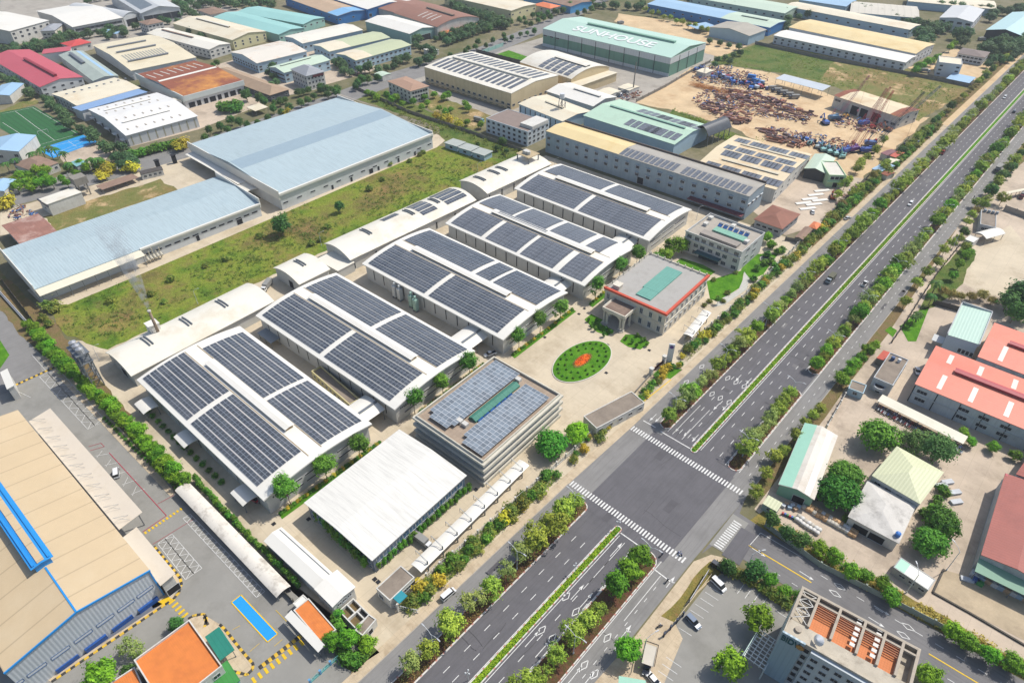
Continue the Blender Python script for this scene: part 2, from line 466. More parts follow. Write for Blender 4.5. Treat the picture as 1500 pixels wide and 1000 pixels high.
vroad('path', -81.5, -77.2, 520, 1780, SAND, .08)
vroad('boulevard', -67.4, -40.3, -60, 1780, ASPH, .05)
vroad('service_road', -77.4, -67.4, -60, 1780, ASPHO, .06)
vroad('service_road', -40.4, -33.4, -60, 1780, ASPHO, .065)
poly_sheet('junction', [(-70.3,108),(-40.2,108),(-40,150),(-70.3,150)], ASPH, .085)
poly_sheet('cross_road', [(-33.5,118),(-32,124.5),(-20,124.6),(60,127.5),(60,141),(-20,138),(-32,138.5),(-33.5,146)], ASPHX, .07)
poly_sheet('road', [(-33.4,122.5),(-28.4,122.8),(-28.2,137),(-33.4,137)], ASPHW, .09)
patch('road', [(1086,772),(1108,785),(1083,828),(1057,812)], ASPH, .11)
# central site and its surroundings, outlined on the ground
patch('yard', [(78,498),(150,575),(215,648),(290,728),(430,868),(545,965),(590,925),(870,690),(952,600),(1110,470),(1190,360),(1100,330),(800,228),(660,262),(395,400),(160,500)], CONCY, .04)
patch('grass_field', [(70,452),(130,432),(210,398),(380,322),(640,214),(738,236),(768,224),(806,236),(690,272),(400,402),(158,512),(98,492)], G_FIELD, .06)
patch('path', [(62,446),(40,425),(240,330),(400,285),(640,196),(652,206),(640,216),(384,326),(206,402),(100,446)], CONCY, .07)
patch('field', [(550,130),(600,150),(690,190),(780,228),(735,240),(650,210),(640,185),(500,137)], G_ROUGH, .043)
patch('yard', [(0,470),(62,520),(290,745),(532,935),(505,1012),(-20,1012),(-20,440)], ASPHW, .04)
patch('verge', [(0,395),(90,482),(150,560),(275,712),(256,722),(190,642),(160,610),(120,567),(84,530),(40,500),(0,455)], G_VERGE, .06)
patch('pavement', [(62,520),(84,530),(120,567),(190,642),(256,722),(250,727),(160,632),(100,568),(62,528)], PAVE, .09)
patch('road', [(-30,415),(0,452),(52,512),(62,545),(10,575),(-30,590)], ASPHO, .055)
patch('grass', [(-30,490),(0,498),(14,520),(0,540),(-30,550)], G_LAWN, .08)
# north-west
patch('street', [(-60,322),(-60,300),(110,258),(280,210),(480,140),(560,110),(700,70),(800,30),(880,-6),(905,-6),(820,38),(712,84),(570,128),(490,158),(285,228),(112,278)], ASPHO, .05)
patch('yard', [(165,222),(290,190),(420,140),(500,118),(560,100),(440,60),(300,100),(180,150)], CONCP, .035)
patch('yard', [(170,262),(285,218),(318,258),(240,300),(40,340),(0,345),(0,310)], CONCY, .045)
patch('grass_field', [(62,318),(235,262),(262,280),(180,305),(85,345)], G_DRY, .07)
patch('yard', [(400,145),(470,128),(560,160),(530,150),(470,130)], CONCG, .055)
patch('yard', [(0,20),(60,60),(270,90),(420,30),(300,0),(0,0)], CONCG, .03)
patch('sports_ground', [(0,162),(47,142),(58,152),(0,170)], G_DRY, .06)
patch('yard', [(78,220),(143,208),(165,222),(150,240),(95,240)], CONCP, .06)
patch('yard', [(590,110),(640,100),(830,45),(960,30),(1050,50),(1045,92),(990,125),(930,155),(890,160),(780,190),(700,170)], CONCG, .035)
patch('lawn', [(722,82),(745,74),(786,88),(770,95)], G_LAWN, .06)
patch('garden', [(612,152),(640,140),(720,170),(700,190),(660,180)], G_DRY, .06)
patch('dirt_lot', [(905,20),(960,28),(1040,38),(1095,68),(1055,85),(1020,74),(900,32)], SAND, .056)
patch('sand_yard', [(930,150),(975,126),(1010,100),(1060,95),(1135,108),(1225,142),(1330,168),(1362,172),(1320,210),(1265,262),(1160,305),(1120,300),(1185,245),(1070,185),(1000,165)], SAND, .05)
patch('grass_field', [(1040,92),(1058,82),(1110,64),(1320,98),(1420,131),(1346,178),(1325,166),(1225,128),(1135,106)], G_DRY, .06)
patch('rough_grass', [(1040,92),(1058,82),(1110,64),(1225,86),(1200,118),(1135,106)], G_ROUGH, .075)
patch('yard', [(1330,100),(1370,85),(1400,70),(1450,95),(1440,115),(1415,122),(1360,108)], SAND, .07)
patch('rough_grass', [(985,160),(1060,190),(1140,218),(1120,232),(1060,205),(980,170)], G_ROUGH, .07)
patch('yard', [(1090,300),(1180,250),(1265,262),(1200,330),(1150,345)], CONCP, .065)
# east side
patch('yard', [(1130,770),(1105,745),(1210,610),(1245,560),(1300,490),(1405,330),(1420,300),(1560,190),(1600,600),(1560,1010),(1520,990),(1340,900)], CONCP, .035)
patch('verge', [(1108,782),(1098,762),(1118,748),(1180,800),(1360,890),(1530,985),(1530,1015),(1400,935),(1300,885),(1200,830)], G_STRAW, .06)
patch('yard', [(1366,868),(1382,834),(1432,848),(1560,900),(1560,960),(1495,935)], M('gravel_tan', 'c9b698', .9, .2, .15, stain='8e7d66', samt=.5), .07)
patch('yard', [(972,938),(1042,848),(1062,838),(1096,847),(1175,905),(1140,1012),(930,1012)], ASPHW, .05)
patch('pavement', [(860,1012),(930,932),(1016,822),(1042,812),(1066,818),(1080,830),(1040,850),(985,905),(1000,935),(968,1012)], PAVE, .08)
patch('verge', [(968,902),(1040,822),(1058,822),(1062,836),(1035,852),(990,912)], G_STRAW, .1)
patch('verge', [(1060,840),(1082,830),(1180,885),(1172,905),(1096,850)], G_VERGE, .1)
patch('lawn', [(1318,478),(1328,470),(1346,455),(1362,448),(1342,500),(1330,500)], G_LAWN, .07)
patch('lawn', [(1296,484),(1304,478),(1314,484),(1308,494)], G_LAWN, .09)
patch('rough_grass', [(1345,455),(1372,400),(1410,360),(1430,372),(1400,430),(1368,450)], G_ROUGH, .07)
patch('yard', [(1432,428),(1405,410),(1425,360),(1480,330),(1520,380),(1490,440)], CONCY, .06)
# plaza of the villa, villa gardens
patch('lawn', [(1035,412),(1090,395),(1086,420),(1052,442),(1040,438)], G_LAWN, .06)
patch('lawn', [(1085,395),(1105,372),(1140,372),(1118,402),(1098,410)], G_LAWN, .065)
patch('lawn', [(998,378),(1030,388),(1048,398),(1040,404),(990,384)], G_LAWN, .07)
patch('path', [(1090,398),(1098,408),(1094,424),(1062,446),(1046,450),(1052,440),(1082,424),(1088,410)], M('paving_light', 'cdccc2', .8, .1, .4, joint=(1.2,1.2)), .1)
patch('lawn', [(957,548),(970,536),(1000,541),(982,555)], G_LAWN, .08)
patch('pavement', [(905,615),(958,548),(984,556),(955,590),(930,610)], CONCY, .1)
for px in ([(495,905),(505,945),(520,955),(540,940),(556,955),(520,985),(500,975),(485,930)],):
    patch('lawn', px, G_ROUGH, .08)
# -------- road markings: one sheet object per sort of marking
mw, my, mr = MB(), MB(), MB()
ZM = .125
def quad(m, x0, y0, x1, y1, z=ZM): m.face([(bend(x0,y0),y0,z),(bend(x1,y0),y0,z),(bend(x1,y1),y1,z),(bend(x0,y1),y1,z)])
def stroke(m, p, q, w, z=ZM):
    p, q = Vector((p[0],p[1],z)), Vector((q[0],q[1],z)); d = (q-p).normalized(); n = Vector((-d.y,d.x,0))*w/2
    m.face([p-n,q-n,q+n,p+n])
for x, S in ((-63.35,0),(-60.05,0),(-51.3,0),(-47.8,0)):
    y = -30.0
    while y < 900:
        if not (103 < y < 155): quad(mw, x-.09, y, x+.09, y+2.3)
        y += 7.4
y = -30.0
while y < 600:
    if not (100 < y < 152): quad(mw, -36.75, y, -36.6, y+1.4)
    y += 4.6
    if 30 < y < 100 and False: pass
for x0 in (-66.75, -56.95, -53.9):
    for a, b_ in ((-60,107),(153,1500)): quad(mw, x0-.09, a, x0+.09, b_)
quad(mw, -44.75, 153, -44.57, 203); quad(mw, -44.75, 216, -44.57, 1500); quad(mw, -47.6, -60, -47.42, 108)
quad(mw, -40.0, -60, -39.82, 108); quad(mw, -39.8, 153, -39.62, 1500)
for (y0, y1) in ((144.9,147.2),(111.6,113.9)):
    x = -76.9
    while x < -35:
        quad(mw, x, y0, x+.5, y1); x += 1.03
yy = 123.2
while yy < 135.5:
    quad(mw, -31.8, yy, -29.2, yy+.45); yy += .95
for p, q in (((-76,151.6),(-71,151.7)),((-68.6,151.3),(-57,151.3)),((-55,108),(-48,108)),((-41.2,104.5),(-35,104.3))): stroke(mw, p, q, .35)
for x in (-64.9,-61.2): quad(mw, x-.08, 153, x+.08, 172)
for x in (-51.3,): quad(mw, x-.08, 86, x+.08, 106)
for x in (-37.6,): quad(mw, x-.08, 86, x+.08, 104)
def diamond(x, y, a=.75, b_=1.7):
    c = [(x-a,y),(x,y-b_),(x+a,y),(x,y+b_)]
    for i in range(4): stroke(mw, c[i], c[(i+1)%4], .22)
def arrow(x, y, s=1, l=4.5):
    stroke(mw, (x,y-l/2*s), (x,y+l/2*s), .18)
    mw.face([(x-.45,y+s*(l/2-.3),ZM),(x+.45,y+s*(l/2-.3),ZM),(x,y+s*(l/2+1.6),ZM)])
def hook(x, y, s):
    arrow(x, y, s, 3); stroke(mw, (x,y+s*.6), (x+1.0*s,y+s*1.4), .2)
for px in ((826,871),(840,893),(790,920),(805,932),(886,931),(902,943),(852,971),(867,984)):
    p = at(*px); diamond(p.x+.8, p.y)
for px in ((1066,554),(1078,560),(1090,566),(1043,577),(1055,583),(1068,589),(1028,537),(1005,560)):
    p = at(*px); diamond(p.x, p.y)
for px in ((840,867),(853,879),(774,935),(789,950),(897,805),(911,816),(836,988),(855,995)): p = at(*px); arrow(p.x+.8, p.y)
for px in ((995,626),(1008,632),(958,610),(966,612),(1051,594),(1083,552)): p = at(*px); arrow(p.x, p.y, -1, 3)
for px in ((1020,640),(1098,557),(1064,595),(980,855),(915,927)): p = at(*px); hook(p.x, p.y, -1 if px[0] > 985 else 1)
# cross road
def xm(x0, y0, x1, y1, m=mw): stroke(m, (x0,y0),(x1,y1), .16)
stroke(my, (-24.6,130.0), (-6,130.7), .35); stroke(my, (24.6,131.6), (60,132.9), .35)
xm(-24,136.3,-11,136.6); xm(-24.4,130.4,-24,136.3)
x = -20
while x < 58:
    if x > -9: xm(x, 134.3+.03*x+.5, x+2, 134.3+.03*x+.56)
    xm(x, 127.2+.03*x, x+1.6, 127.25+.03*x); x += 5
for px in ((1105,803),(1180,842),(1290,893),(1282,910),(1110,808)): p = at(*px); stroke(mw, (p.x-1.8,p.y), (p.x+1.4,p.y), .2); mw.face([(p.x+1.2,p.y-.45,ZM),(p.x+2.4,p.y,ZM),(p.x+1.2,p.y+.45,ZM)])
for px in ((1230,859),(1223,869),(1330,918),(1323,930)):
    p = at(*px); c = [(p.x-1.7,p.y),(p.x,p.y-.75),(p.x+1.7,p.y),(p.x,p.y+.75)]
    for i in range(4): stroke(mw, c[i], c[(i+1)%4], .2)
def pl(m, pts, w, z=ZM):
    P = [at(*p) for p in pts]
    for a, b_ in zip(P, P[1:]): stroke(m, a, b_, w, z)
# parking lot lines
for i in range(5): pl(mw, [(1033+i*-7.2,867+i*8.8),(1052+i*-7.2,879+i*8.8)], .14)
pl(mw, [(994,919),(1013,931)], .14); pl(mw, [(1040,860),(1059,871)], .14)
for i in range(3): pl(mw, [(976-i*6,962+i*10),(998-i*6,977+i*10)], .14)
for i in range(4): pl(mw, [(1090+i*11,855+i*7),(1080+i*11,869+i*7)], .14)
pl(mw, [(1136,894),(1158,908)], .14)
# west yard markings
def hatch(m, c, n, w=.14):
    a, b_, d, e = [at(*p) for p in c]    # a-b one long side, e-d the other
    for p, q in ((a,b_),(b_,d),(d,e),(e,a)): stroke(m, p, q, w)
    for i in range(n):
        p = a.lerp(b_, i/n); q = e.lerp(d, (i+.5)/n); r = a.lerp(b_, (i+1)/n)
        stroke(m, p, q, w); stroke(m, q, r, w)
hatch(mw, [(268,759),(376,875),(388,866),(279,753)], 17)
hatch(mw, [(231,796),(272,849),(284,840),(242,789)], 6); hatch(mw, [(242,789),(284,840),(296,832),(252,782)], 6)
hatch(mw, [(58,552),(129,629),(139,623),(70,546)], 8); hatch(mw, [(70,546),(139,623),(156,617),(86,542)], 8)
pl(mw, [(14,568),(45,582)], .14); pl(mw, [(47,520),(70,546)], .14)
for i in range(5): pl(mw, [(140+i*13,668+i*14),(162+i*12.5,664+i*13)], .14); pl(mw, [(142+i*13,670+i*14),(150+i*12.5,660+i*13)], .12)
pl(mr, [(160,663),(244,755),(209,779)], .22); pl(mr, [(130,654),(148,649),(153,654),(132,660)], .16); pl(mr, [(231,738),(255,725)], .16); pl(mr, [(224,797),(284,760)], .14)
for a, b_, n in (((212,781),(269,743),22),):
    A, Bq = at(*a), at(*b_)
    for i in range(0, n, 2): stroke(my, A.lerp(Bq, i/n), A.lerp(Bq, (i+1)/n), 1.0)
for a, b_ in (((252,881),(276,906)),((372,996),(446,938))):
    A, Bq = at(*a), at(*b_); n = int((Bq-A).length/.8)
    d = (Bq-A).normalized(); nn = Vector((-d.y,d.x,0))
    for i in range(0, n, 2): p = A.lerp(Bq, i/n); stroke(my, p-nn*.9, p+nn*.9, .7)
patch('painted_bay', [(340,882),(353,872),(406,928),(392,939)], PAINTB, .12)
pl(my, [(339,882),(353,871),(407,928),(392,940),(339,882)], .3, .135)
pl(my, [(404,893),(420,910)], .12); pl(my, [(402,946),(414,936)], .12); pl(my, [(341,922),(352,916)], .1); pl(my, [(366,954),(380,942)], .1)
patch('painted_apron', [(222,886),(247,873),(254,879),(224,891)], PAINTY, .12)
# gate line of the site
pl(my, [(905,618),(983,556)], .4)
for m_, mt in ((mw, PAINTW),(my, PAINTY),(mr, PAINTR)): struct(m_.build('road_markings', mt, fix=False))
# -------- kerbs, planters, median
def kerb_loop(pts, w=.3, h=.22, mat=KERB, closed=True, name='kerb', z0=0):
    m = MB(); n = len(pts); u = 0
    for i in range(n if closed else n-1):
        p, q = Vector((*pts[i][:2],0)), Vector((*pts[(i+1)%n][:2],0)); d = q-p; L = d.length
        if L < 1e-3: continue
        k = max(1, int(L/40)); d = d/k
        for j in range(k):
            a = p+d*j; b_ = a+d; nn = Vector((-d.y,d.x,0)).normalized()*w/2; e = d.normalized()*.01
            A = [a-nn-e, b_-nn+e, b_+nn+e, a+nn-e]
            uu = [(u,0),(u+d.length,0),(u+d.length,1),(u,1)]
            m.face([(x.x,x.y,h) for x in A], 0, uu)
            for s, t in ((0,1),(2,3)): m.face([(A[s].x,A[s].y,z0),(A[t].x,A[t].y,z0),(A[t].x,A[t].y,h),(A[s].x,A[s].y,h)], 0, [uu[s],uu[t],uu[t],uu[s]])
            for s, t in ((3,0),(1,2)): m.face([(A[s].x,A[s].y,z0),(A[t].x,A[t].y,z0),(A[t].x,A[t].y,h),(A[s].x,A[s].y,h)], 0, [uu[s],uu[t],uu[t],uu[s]])
            u += d.length
    return struct(m.build(name, mat, fix=False))
def island(x0, x1, y0, y1, name='planter_strip', mat=None, h=.2):
    r = (x1-x0)/2; pts = []
    def cap(y, a0):
        for i in range(9):
            a = a0+PI*i/8; pts.append(((x0+x1)/2+r*math.cos(a), y+r*math.sin(a)))
    cap(y1-r, 0); cap(y0+r, PI)
    P = []
    n = len(pts)
    for i in range(n):
        p, q = pts[i], pts[(i+1)%n]; P.append(p)
        if abs(q[1]-p[1]) > 60:
            for yc in (113, 147): pass
    P = [(bend(x,y), y) for x, y in P]
    poly_sheet(name, P, mat or SOIL, h-.03)
    kerb_loop(P, .32, h+.02)
island(-71.0, -66.9, -60, 109.5); island(-71.0, -66.9, 153.5, 1500)
island(-47.2, -40.4, -60, 108.5); island(-44.3, -40.0, 152.6, 203); island(-44.3, -40.0, 216, 1500)
island(-56.6, -54.6, -60, 109.6, 'median_strip', G_LAWN); island(-56.6, -54.6, 150.5, 1500, 'median_strip', G_LAWN)
kerb_loop([(-33.4,150),(-33.4,700)], .25, .15, CONCG, False); kerb_loop([(bend(-77.3,y),y) for y in (-20,60,112)], .25, .15, CONCG, False); kerb_loop([(-77.3,152),(-77.3,700)], .25, .15, CONCG, False)
for pts in ([(76,998),(254,877),(262,868),(266,855),(264,846),(226,800)], [(276,906),(284,901),(299,899),(303,905),(300,918)], [(322,914),(330,922),(352,950),(371,972),(370,980),(362,988),(338,982),(334,972)], [(305,915),(299,903)]):
    kerb_loop([at(*p) for p in pts], .7, .16, YB, False)
patch('pavement', [(299,900),(322,914),(372,975),(362,988),(300,1010),(276,906)], PAVE, .11)
patch('pavement', [(74,998),(254,876),(264,850),(226,800),(215,820),(236,872),(60,990)], PAVE, .1)
patch('walkway', [(40,998),(225,878),(238,884),(62,1000)], M('dock_floor', '6f7480', .8, .15), .12)

# old repairs and sealed cracks in the asphalt
rq = random.Random(12); pd, pg_, ck = MB(), MB(), MB()
for i in range(26):
    x = rq.choice((rq.uniform(-66,-58),rq.uniform(-53,-46),rq.uniform(-76,-71.5),rq.uniform(-39,-34.5))); y = rq.uniform(40,420); w_, l_ = rq.uniform(.8,2.6), rq.uniform(1.5,9)
    if 105 < y < 150: x = rq.uniform(-68,-42)
    quad(pd if i % 3 else pg_, x, y, x+w_, y+l_, .1)
for i in range(46):
    x = rq.uniform(-76,-34); y = rq.uniform(30,380); p = Vector((x,y,0))
    for k in range(rq.randint(3,7)):
        q = p+Vector((rq.uniform(-.5,.5),rq.uniform(1,3),0)) if i % 2 else p+Vector((rq.uniform(1,2.6),rq.uniform(-.4,.4),0))
        if not (-76.5 < q.x < -34) : break
        stroke(ck, (bend(p.x,p.y),p.y), (bend(q.x,q.y),q.y), .1, .105); p = q
for m_, mt_ in ((pd, M('asphalt_patch','6a686c',.85,.15,.3,k=.58)),(pg_, M('asphalt_patch_pale','8b898a',.85,.15,.3,k=.58)),(ck, M('crack_seal','4c4b4e',.7,.1,k=.55))): struct(m_.build('road_repairs', mt_, fix=False))
# ------------------------------------------------------------------ the solar factory
SOL = solar_mat('solar_cells_blue', '414852'); SOLG = solar_mat('solar_cells_grey', '5f646c', 'a4a8b0', .035); SOLL = solar_mat('solar_cells_pale', '7a858f', 'd0d4d8', .045); SOLD = solar_mat('solar_cells_dark', '5a5c62', '70737a', .03)
WALLG = M('grey_cladding', 'dcdcd6', .6, .06, .2, rib='x', ribp=.8, stain='8f8d86', samt=.3)
WALLGY = M('grey_cladding_end', 'd6d8d6', .6, .06, .2, rib='y', ribp=.8, stain='a7a59e', samt=.3)
RUST = M('rusty_gutter', 'b59a6c', .8, .3, .6)
def solar_rows(b, s0, s1, t0, t1, n, gap, mod=1.75, mat=None, ut=2):
    w = (t1-t0-gap*(n-1))/n
    for i in range(n):
        a = t0+i*(w+gap)
        strip(b, 'solar_panel_row', mat or SOL, s0, s1, a, a+w, .16, .05, (max(1, round((s1-s0)/mod)), ut), n=2)
def mono_hall(label, A, Bp, C, blocks_l, blocks_r, n, gap, vs, mat=None, h=8.5, dense=False):
    b = shed('solar_warehouse', label, A, Bp, C, h, 2.3, 'x', 'arch', WHITE, WALLG, ov=1.1, th=.5, cat='warehouse', group='arched warehouses under solar panels')
    D = b.D; m = D/2
    for s0, s1 in blocks_l: solar_rows(b, s0*b.L, s1*b.L, 1.6, m-2.9, n, gap, mat=mat)
    for s0, s1 in blocks_r: solar_rows(b, s0*b.L, s1*b.L, m+2.9, D-1.6, n, gap, mat=mat)
    vent(b, vs[0]*b.L, vs[1]*b.L, 3.6, 1.4, WHITE, 'ridge_monitor', t=m+.4, side=RUST)
    for s in (.3, .7):
        o = strip(b, 'roof_gutter', RUST, .02*b.L, .97*b.L, m-2.6 if s < .5 else m+2.4, m-2.35 if s < .5 else m+2.65, .09, .06)
    # front end wall: two dark louvre bands in two lengths, corner posts
    for z in (2.6, 5.4):
        for a, c in ((.12,.33),(.36,.62),(.66,.9)):
            on_wall(b, 'r', 'louvre_band', [DARK, FRAME], lambda q: (q.box(a*b.W, -.06, z, c*b.W, .02, z+.55, 0), q.box(a*b.W, -.14, z+.55, c*b.W, .02, z+.65, 1)))
    on_wall(b, 'r', 'wall_sign', [M('sign_dark', '4a4f58', .6, .1)], lambda q: [q.box(3.2+i*.75, -.07, 5.6, 3.7+i*.75, .02, 6.3) for i in range(6)])
    # long side: dark vertical slots between the wall panels
    k = int(b.L/6.2)
    me = win_mesh(.55, 5.2, WALLG, DARK, 0, .08)
    for i in range(1, k):
        l, r = face_xf(b, 'f', i*b.L/k); link('wall_slot', me, b.T, (l[0], l[1], 4.4), r)
    return b
H1 = mono_hall('nearest arched solar warehouse, next to the white box hall', (200,556),(386,733),(550,624), [(.02,.41),(.44,.93)], [(.06,.56),(.585,.96)], 6, .38, (.18,.8))
H2 = mono_hall('second arched solar warehouse, with the yellow walled annex along its side', (374,462),(578,600),(706,519), [(.03,.48),(.51,.95)], [(.03,.53),(.56,.97)], 6, .36, (.12,.86))
H3 = mono_hall('middle one of the five arched solar warehouses, with ducts on its shaded side', (530,386),(737,498),(838,431), [(.03,.46),(.49,.95)], [(.03,.53),(.56,.66),(.68,.97)], 6, .33, (.14,.82))
H4 = mono_hall('arched warehouse with dense grey solar panels in square blocks behind the porch tree row', (652,327),(856,419),(930,363), [(.03,.27),(.30,.53),(.555,.78),(.82,.97)], [(.02,.27),(.29,.52),(.55,.76),(.8,.9)], 7, .16, (.16,.88), SOLG)
H5 = mono_hall('farthest arched solar warehouse, beside the long grey factory', (753,276),(951,353),(1020,309), [(.03,.46),(.49,.95)], [(.03,.46),(.49,.95)], 8, .3, (.15,.84), SOLG)
strip(H4, 'solar_panel_row', SOLG, .2*H4.L, .56*H4.L, H4.D/2-.2, H4.D/2+1.6, 1.35, .05, (14,2))
def canopy(name, label, A, Bp, C, h, rise, ridge, kind='arch', roof=None, posts=True, group=None, cat='canopy', ov=.3, sp=7, post=None, walls=None, pw=.18):
    b = shed(name, label, A, Bp, C, h, rise, ridge, kind, roof or WHITE, None, ov, cat, group, th=.15, open_=True)
    if posts:
        n = max(1, round(b.L/sp)); k = max(1, round(b.W/ (sp*1.6)))
        for i in range(n+1):
            for j in range(k+1):
                x = .5+(b.L-1)*i/n; y = .5+(b.W-1)*j/k
                m = MB(); z = b.zf(y if ridge == 'x' else x)-.1
                m.box(x-pw/2, y-pw/2, 0, x+pw/2, y+pw/2, z); m.box(x-pw, y-pw, 0, x+pw, y+pw, .2)
                m.build('post', post or STEEL, b.T)
    return b
def wc(x, y): return (x, y)
def canopy_w(name, label, x0, y0, x1, y1, h, rise, ridge, **k):
    """canopy from ground-plan numbers"""
    px = [pix(x0,y0,h), pix(x1,y0,h), pix(x1,y1,h)]
    return canopy(name, label, *px, h, rise, ridge, **k)
def pix(x, y, z):
    d = Vector((x,y,z-CH)); w = d.dot(CF); return (750+FOC*d.dot(CR)/w, 500-FOC*d.dot(CU)/w)
for hh, hn, t in ((H1,H2,'nearest'),(H2,H3,'second and middle'),(H3,H4,'middle and fourth'),(H4,H5,'fourth and farthest')):
    o = hh.T.location; a = hh.T.rotation_euler[2]; c, s = math.cos(a), math.sin(a)
    def w2(x, y): return (o.x+c*x-s*y, o.y+s*x+c*y)
    gap = hn.T.location.y-(o.y+hh.W)
    lab = {'nearest': 'white arched link roof between the nearest and second solar warehouses'}.get(t, 'white arched link roof between the %s solar warehouses' % t)
    x0 = hh.L-16
    p = [w2(x0, hh.W-.3), w2(x0+11, hh.W-.3), w2(x0+11, hh.W+gap+1.5)]
    b = canopy('link_roof', lab, pix(*p[0],5), pix(*p[1],5), pix(*p[2],5), 5, 1.1, 'y', sp=5, group='link roofs between the warehouses')
    m = MB(); m.box(1.5, .8, 0, 6, b.W-.8, 4.6); m.build('back_wall', WALLG, b.T)
    m = MB(); m.box(6.3, .2, 4.95, 7.2, b.W-.2, 6.35); m.build('roof_gap_beam', STEEL, b.T)
# small dark porch roofs on the shaded side of the nearest hall
for px, lab in (((218,592),'small white side porch nearest the chimney shed on the shaded warehouse wall'),((277,640),'small white side porch in the middle of the shaded warehouse wall'),((362,722),'larger white curved side porch beside the red machine')):
    p = at(*px, 4); b = canopy('side_porch', lab, pix(p.x-4,p.y-3.5,4), pix(p.x+3.5,p.y-3.5,4), pix(p.x+3.5,p.y+2,4), 4, .5, 'x', sp=6, kind='arch', group='side porches')
# ---- rear row of arched sheds with axis along the boundary
ARW = M('warm_white_metal', 'f6f1e2', .5, .06, .05, stain='c9b48a', samt=.35, sscale=.07)
def rear(label, A, Bp, C, h, rise, vents, wallm=WALLG):
    b = shed('rear_shed', label, A, Bp, C, h, rise, 'y', 'arch', ARW, wallm, ov=.7, th=.3, cat='shed', group='arched rear sheds')
    for s in vents:
        m = MB(); n = 8; t0, t1 = b.D*.22, b.D*.62
        for k in (0, 1.3):
            ts = [t0+(t1-t0)*i/n for i in range(n+1)]
            m.profile_y = None
            for i in range(n):
                a, c = ts[i], ts[i+1]; y = s*b.S+k
                m.bar((a, y, b.zf(a)+.35), (c, y, b.zf(c)+.35), .35, 0, .5)
        m.build('roof_vent', [STEEL], b.T)
    return b
r1 = rear('long arched rear shed with the smoking chimney', (192,551),(402,441),(360,415), 6, 2.6, (.2,.46,.72))
door(r1, 'f', r1.L*.55, 4, 3.6)
r2 = rear('short arched rear shed with an open blue door arch', (438,417),(484,394),(445,371), 6, 2.2, (.5,))
door(r2, 'f', r2.L*.6, 3.2, 3.8)
r3 = rear('long arched rear shed with four patches of solar panels', (513,381),(698,293),(660,274), 6.5, 2.6, (.22,.55,.76))
for s0, s1, t0, t1, n in ((.38,.5,.16,.36,3),(.6,.72,.1,.8,4),(.8,.97,.1,.82,4)):
    for i in range(n):
        w = (t1-t0)/n; strip(r3, 'solar_panel_row', SOL, s0*r3.S, s1*r3.S, (t0+i*w)*r3.D, (t0+(i+.82)*w)*r3.D, .14, .05, (max(2,round((s1-s0)*r3.S/1.75)),2), n=2)
wins(r3, 'r', 7, 2.6, .7, 3.4, frame=STEEL, glass=DARK, mull=0)
r4 = rear('arched rear shed carrying a steel rooftop platform', (714,284),(808,240),(768,223), 6.5, 2.4, (.12,.33,.45))
wins(r4, 'r', 6, 3, .7, 3.6, frame=STEEL, glass=DARK, mull=0)
def deck(b, x0, y0, x1, y1, z0, z1):
    for x in (x0, x1):
        for y in (y0, y1): m = MB(); m.box(x-.25, y-.25, z0, x+.25, y+.25, z1); m.build('platform_leg', STEEL, b.T)
    m = MB(); m.box(x0-.6, y0-.6, z1, x1+.6, y1+.6, z1+.35); m.box(x0-.6, y0-.6, z0+.3, x1+.6, y1+.6, z0+.5); m.build('platform', M('platform_floor', 'cbb791', .8, .2), b.T)
    m = MB(); m.box(x0+2, y0+2, z1+.35, x0+5, y0+5, z1+2); m.tube((x0+6,y0+3,z1+.35), (x0+6,y0+3,z1+2.2), 1.1, n=12); m.build('cooling_unit', M('unit_white', 'dcdad2', .5, .1), b.T)
deck(r4, r4.L*.32, r4.W*.76, r4.L*.32+9, r4.W*.76+8, r4.h+1.2, r4.h+5.5)
# low yard between the two rear sheds
b = shed('notch_shed', 'low white lean-to in the notch between the rear sheds', (495,398),(520,385),(478,372), 4.5, .4, 'y', 'mono', ARW, WALLG, ov=.3, cat='shed')
# chimney with smoke
p = at(233, 489, 7)
T = thing('chimney', 'slender rusty chimney pouring smoke above the rear shed roof', 'chimney', (p.x, p.y, 6.5))
m = MB(); m.tube((0,0,0), (0,0,11.5), .62, .5, 12); m.build('stack', M('chimney_steel', 'a8937c', .7, .25, .8, stain='6b4a35', samt=.7, sscale=.5), T, True)
m = MB(); m.tube((0,0,11.5), (0,0,12.1), .68, .68, 12); m.build('rim', M('chimney_rim', 'd8d2c6', .6, .1), T)
m = MB(); m.box(-5.2, -2.2, 0, -1.2, 1.8, 4.2); m.box(-5.4, -2.4, 4.2, -1, 2, 4.45); m.build('flue_housing', WHITE, T)
# ---- office block with panels on its roof
GREENG = glassm('green_glass', '58a08c', .2)
OFFW = M('office_band', 'ddd8c8', .7, .08, .3, stain='a69c88', samt=.35, sscale=.2)
of = shed('office_block', 'square office block with pale solar panels and a green strip on its flat roof', (609,608),(708,675),(828,581), 11, kind='flat', roof=M('terrace_tiles', 'b3a08c', .85, .2, .3, joint=(1.5,1.5)), wall=M('office_glass_wall', '8e9a9c', .35, .15, .5), par=1.0, walls=OFFW)
for z in (.1, 3.0, 6.2, 9.3):
    t = .9 if z > 9 else 1.15
    for q, nm in (((-.9,-.9,of.L+.9,0),'f'),((of.L,0,of.L+.9,of.W),'r'),((-.9,of.W,of.L+.9,of.W+.9),'b'),((-.9,0,0,of.W),'l')):
        if z > .5 or nm in 'fr':
            m = MB(); m.box(q[0], q[1], z, q[2], q[3], z+t); m.build('balcony_band', OFFW, of.T)
for f, n in (('f',9),('r',12)):
    for z in (2.2, 5.2, 8.4): wins(of, f, n, z, 2.2, 1.4, 2, (of.L if f == 'f' else of.W)-2, frame=FRAME, glass=glassm('office_glass', '5e7f86'))
S_ = of.zr+.06
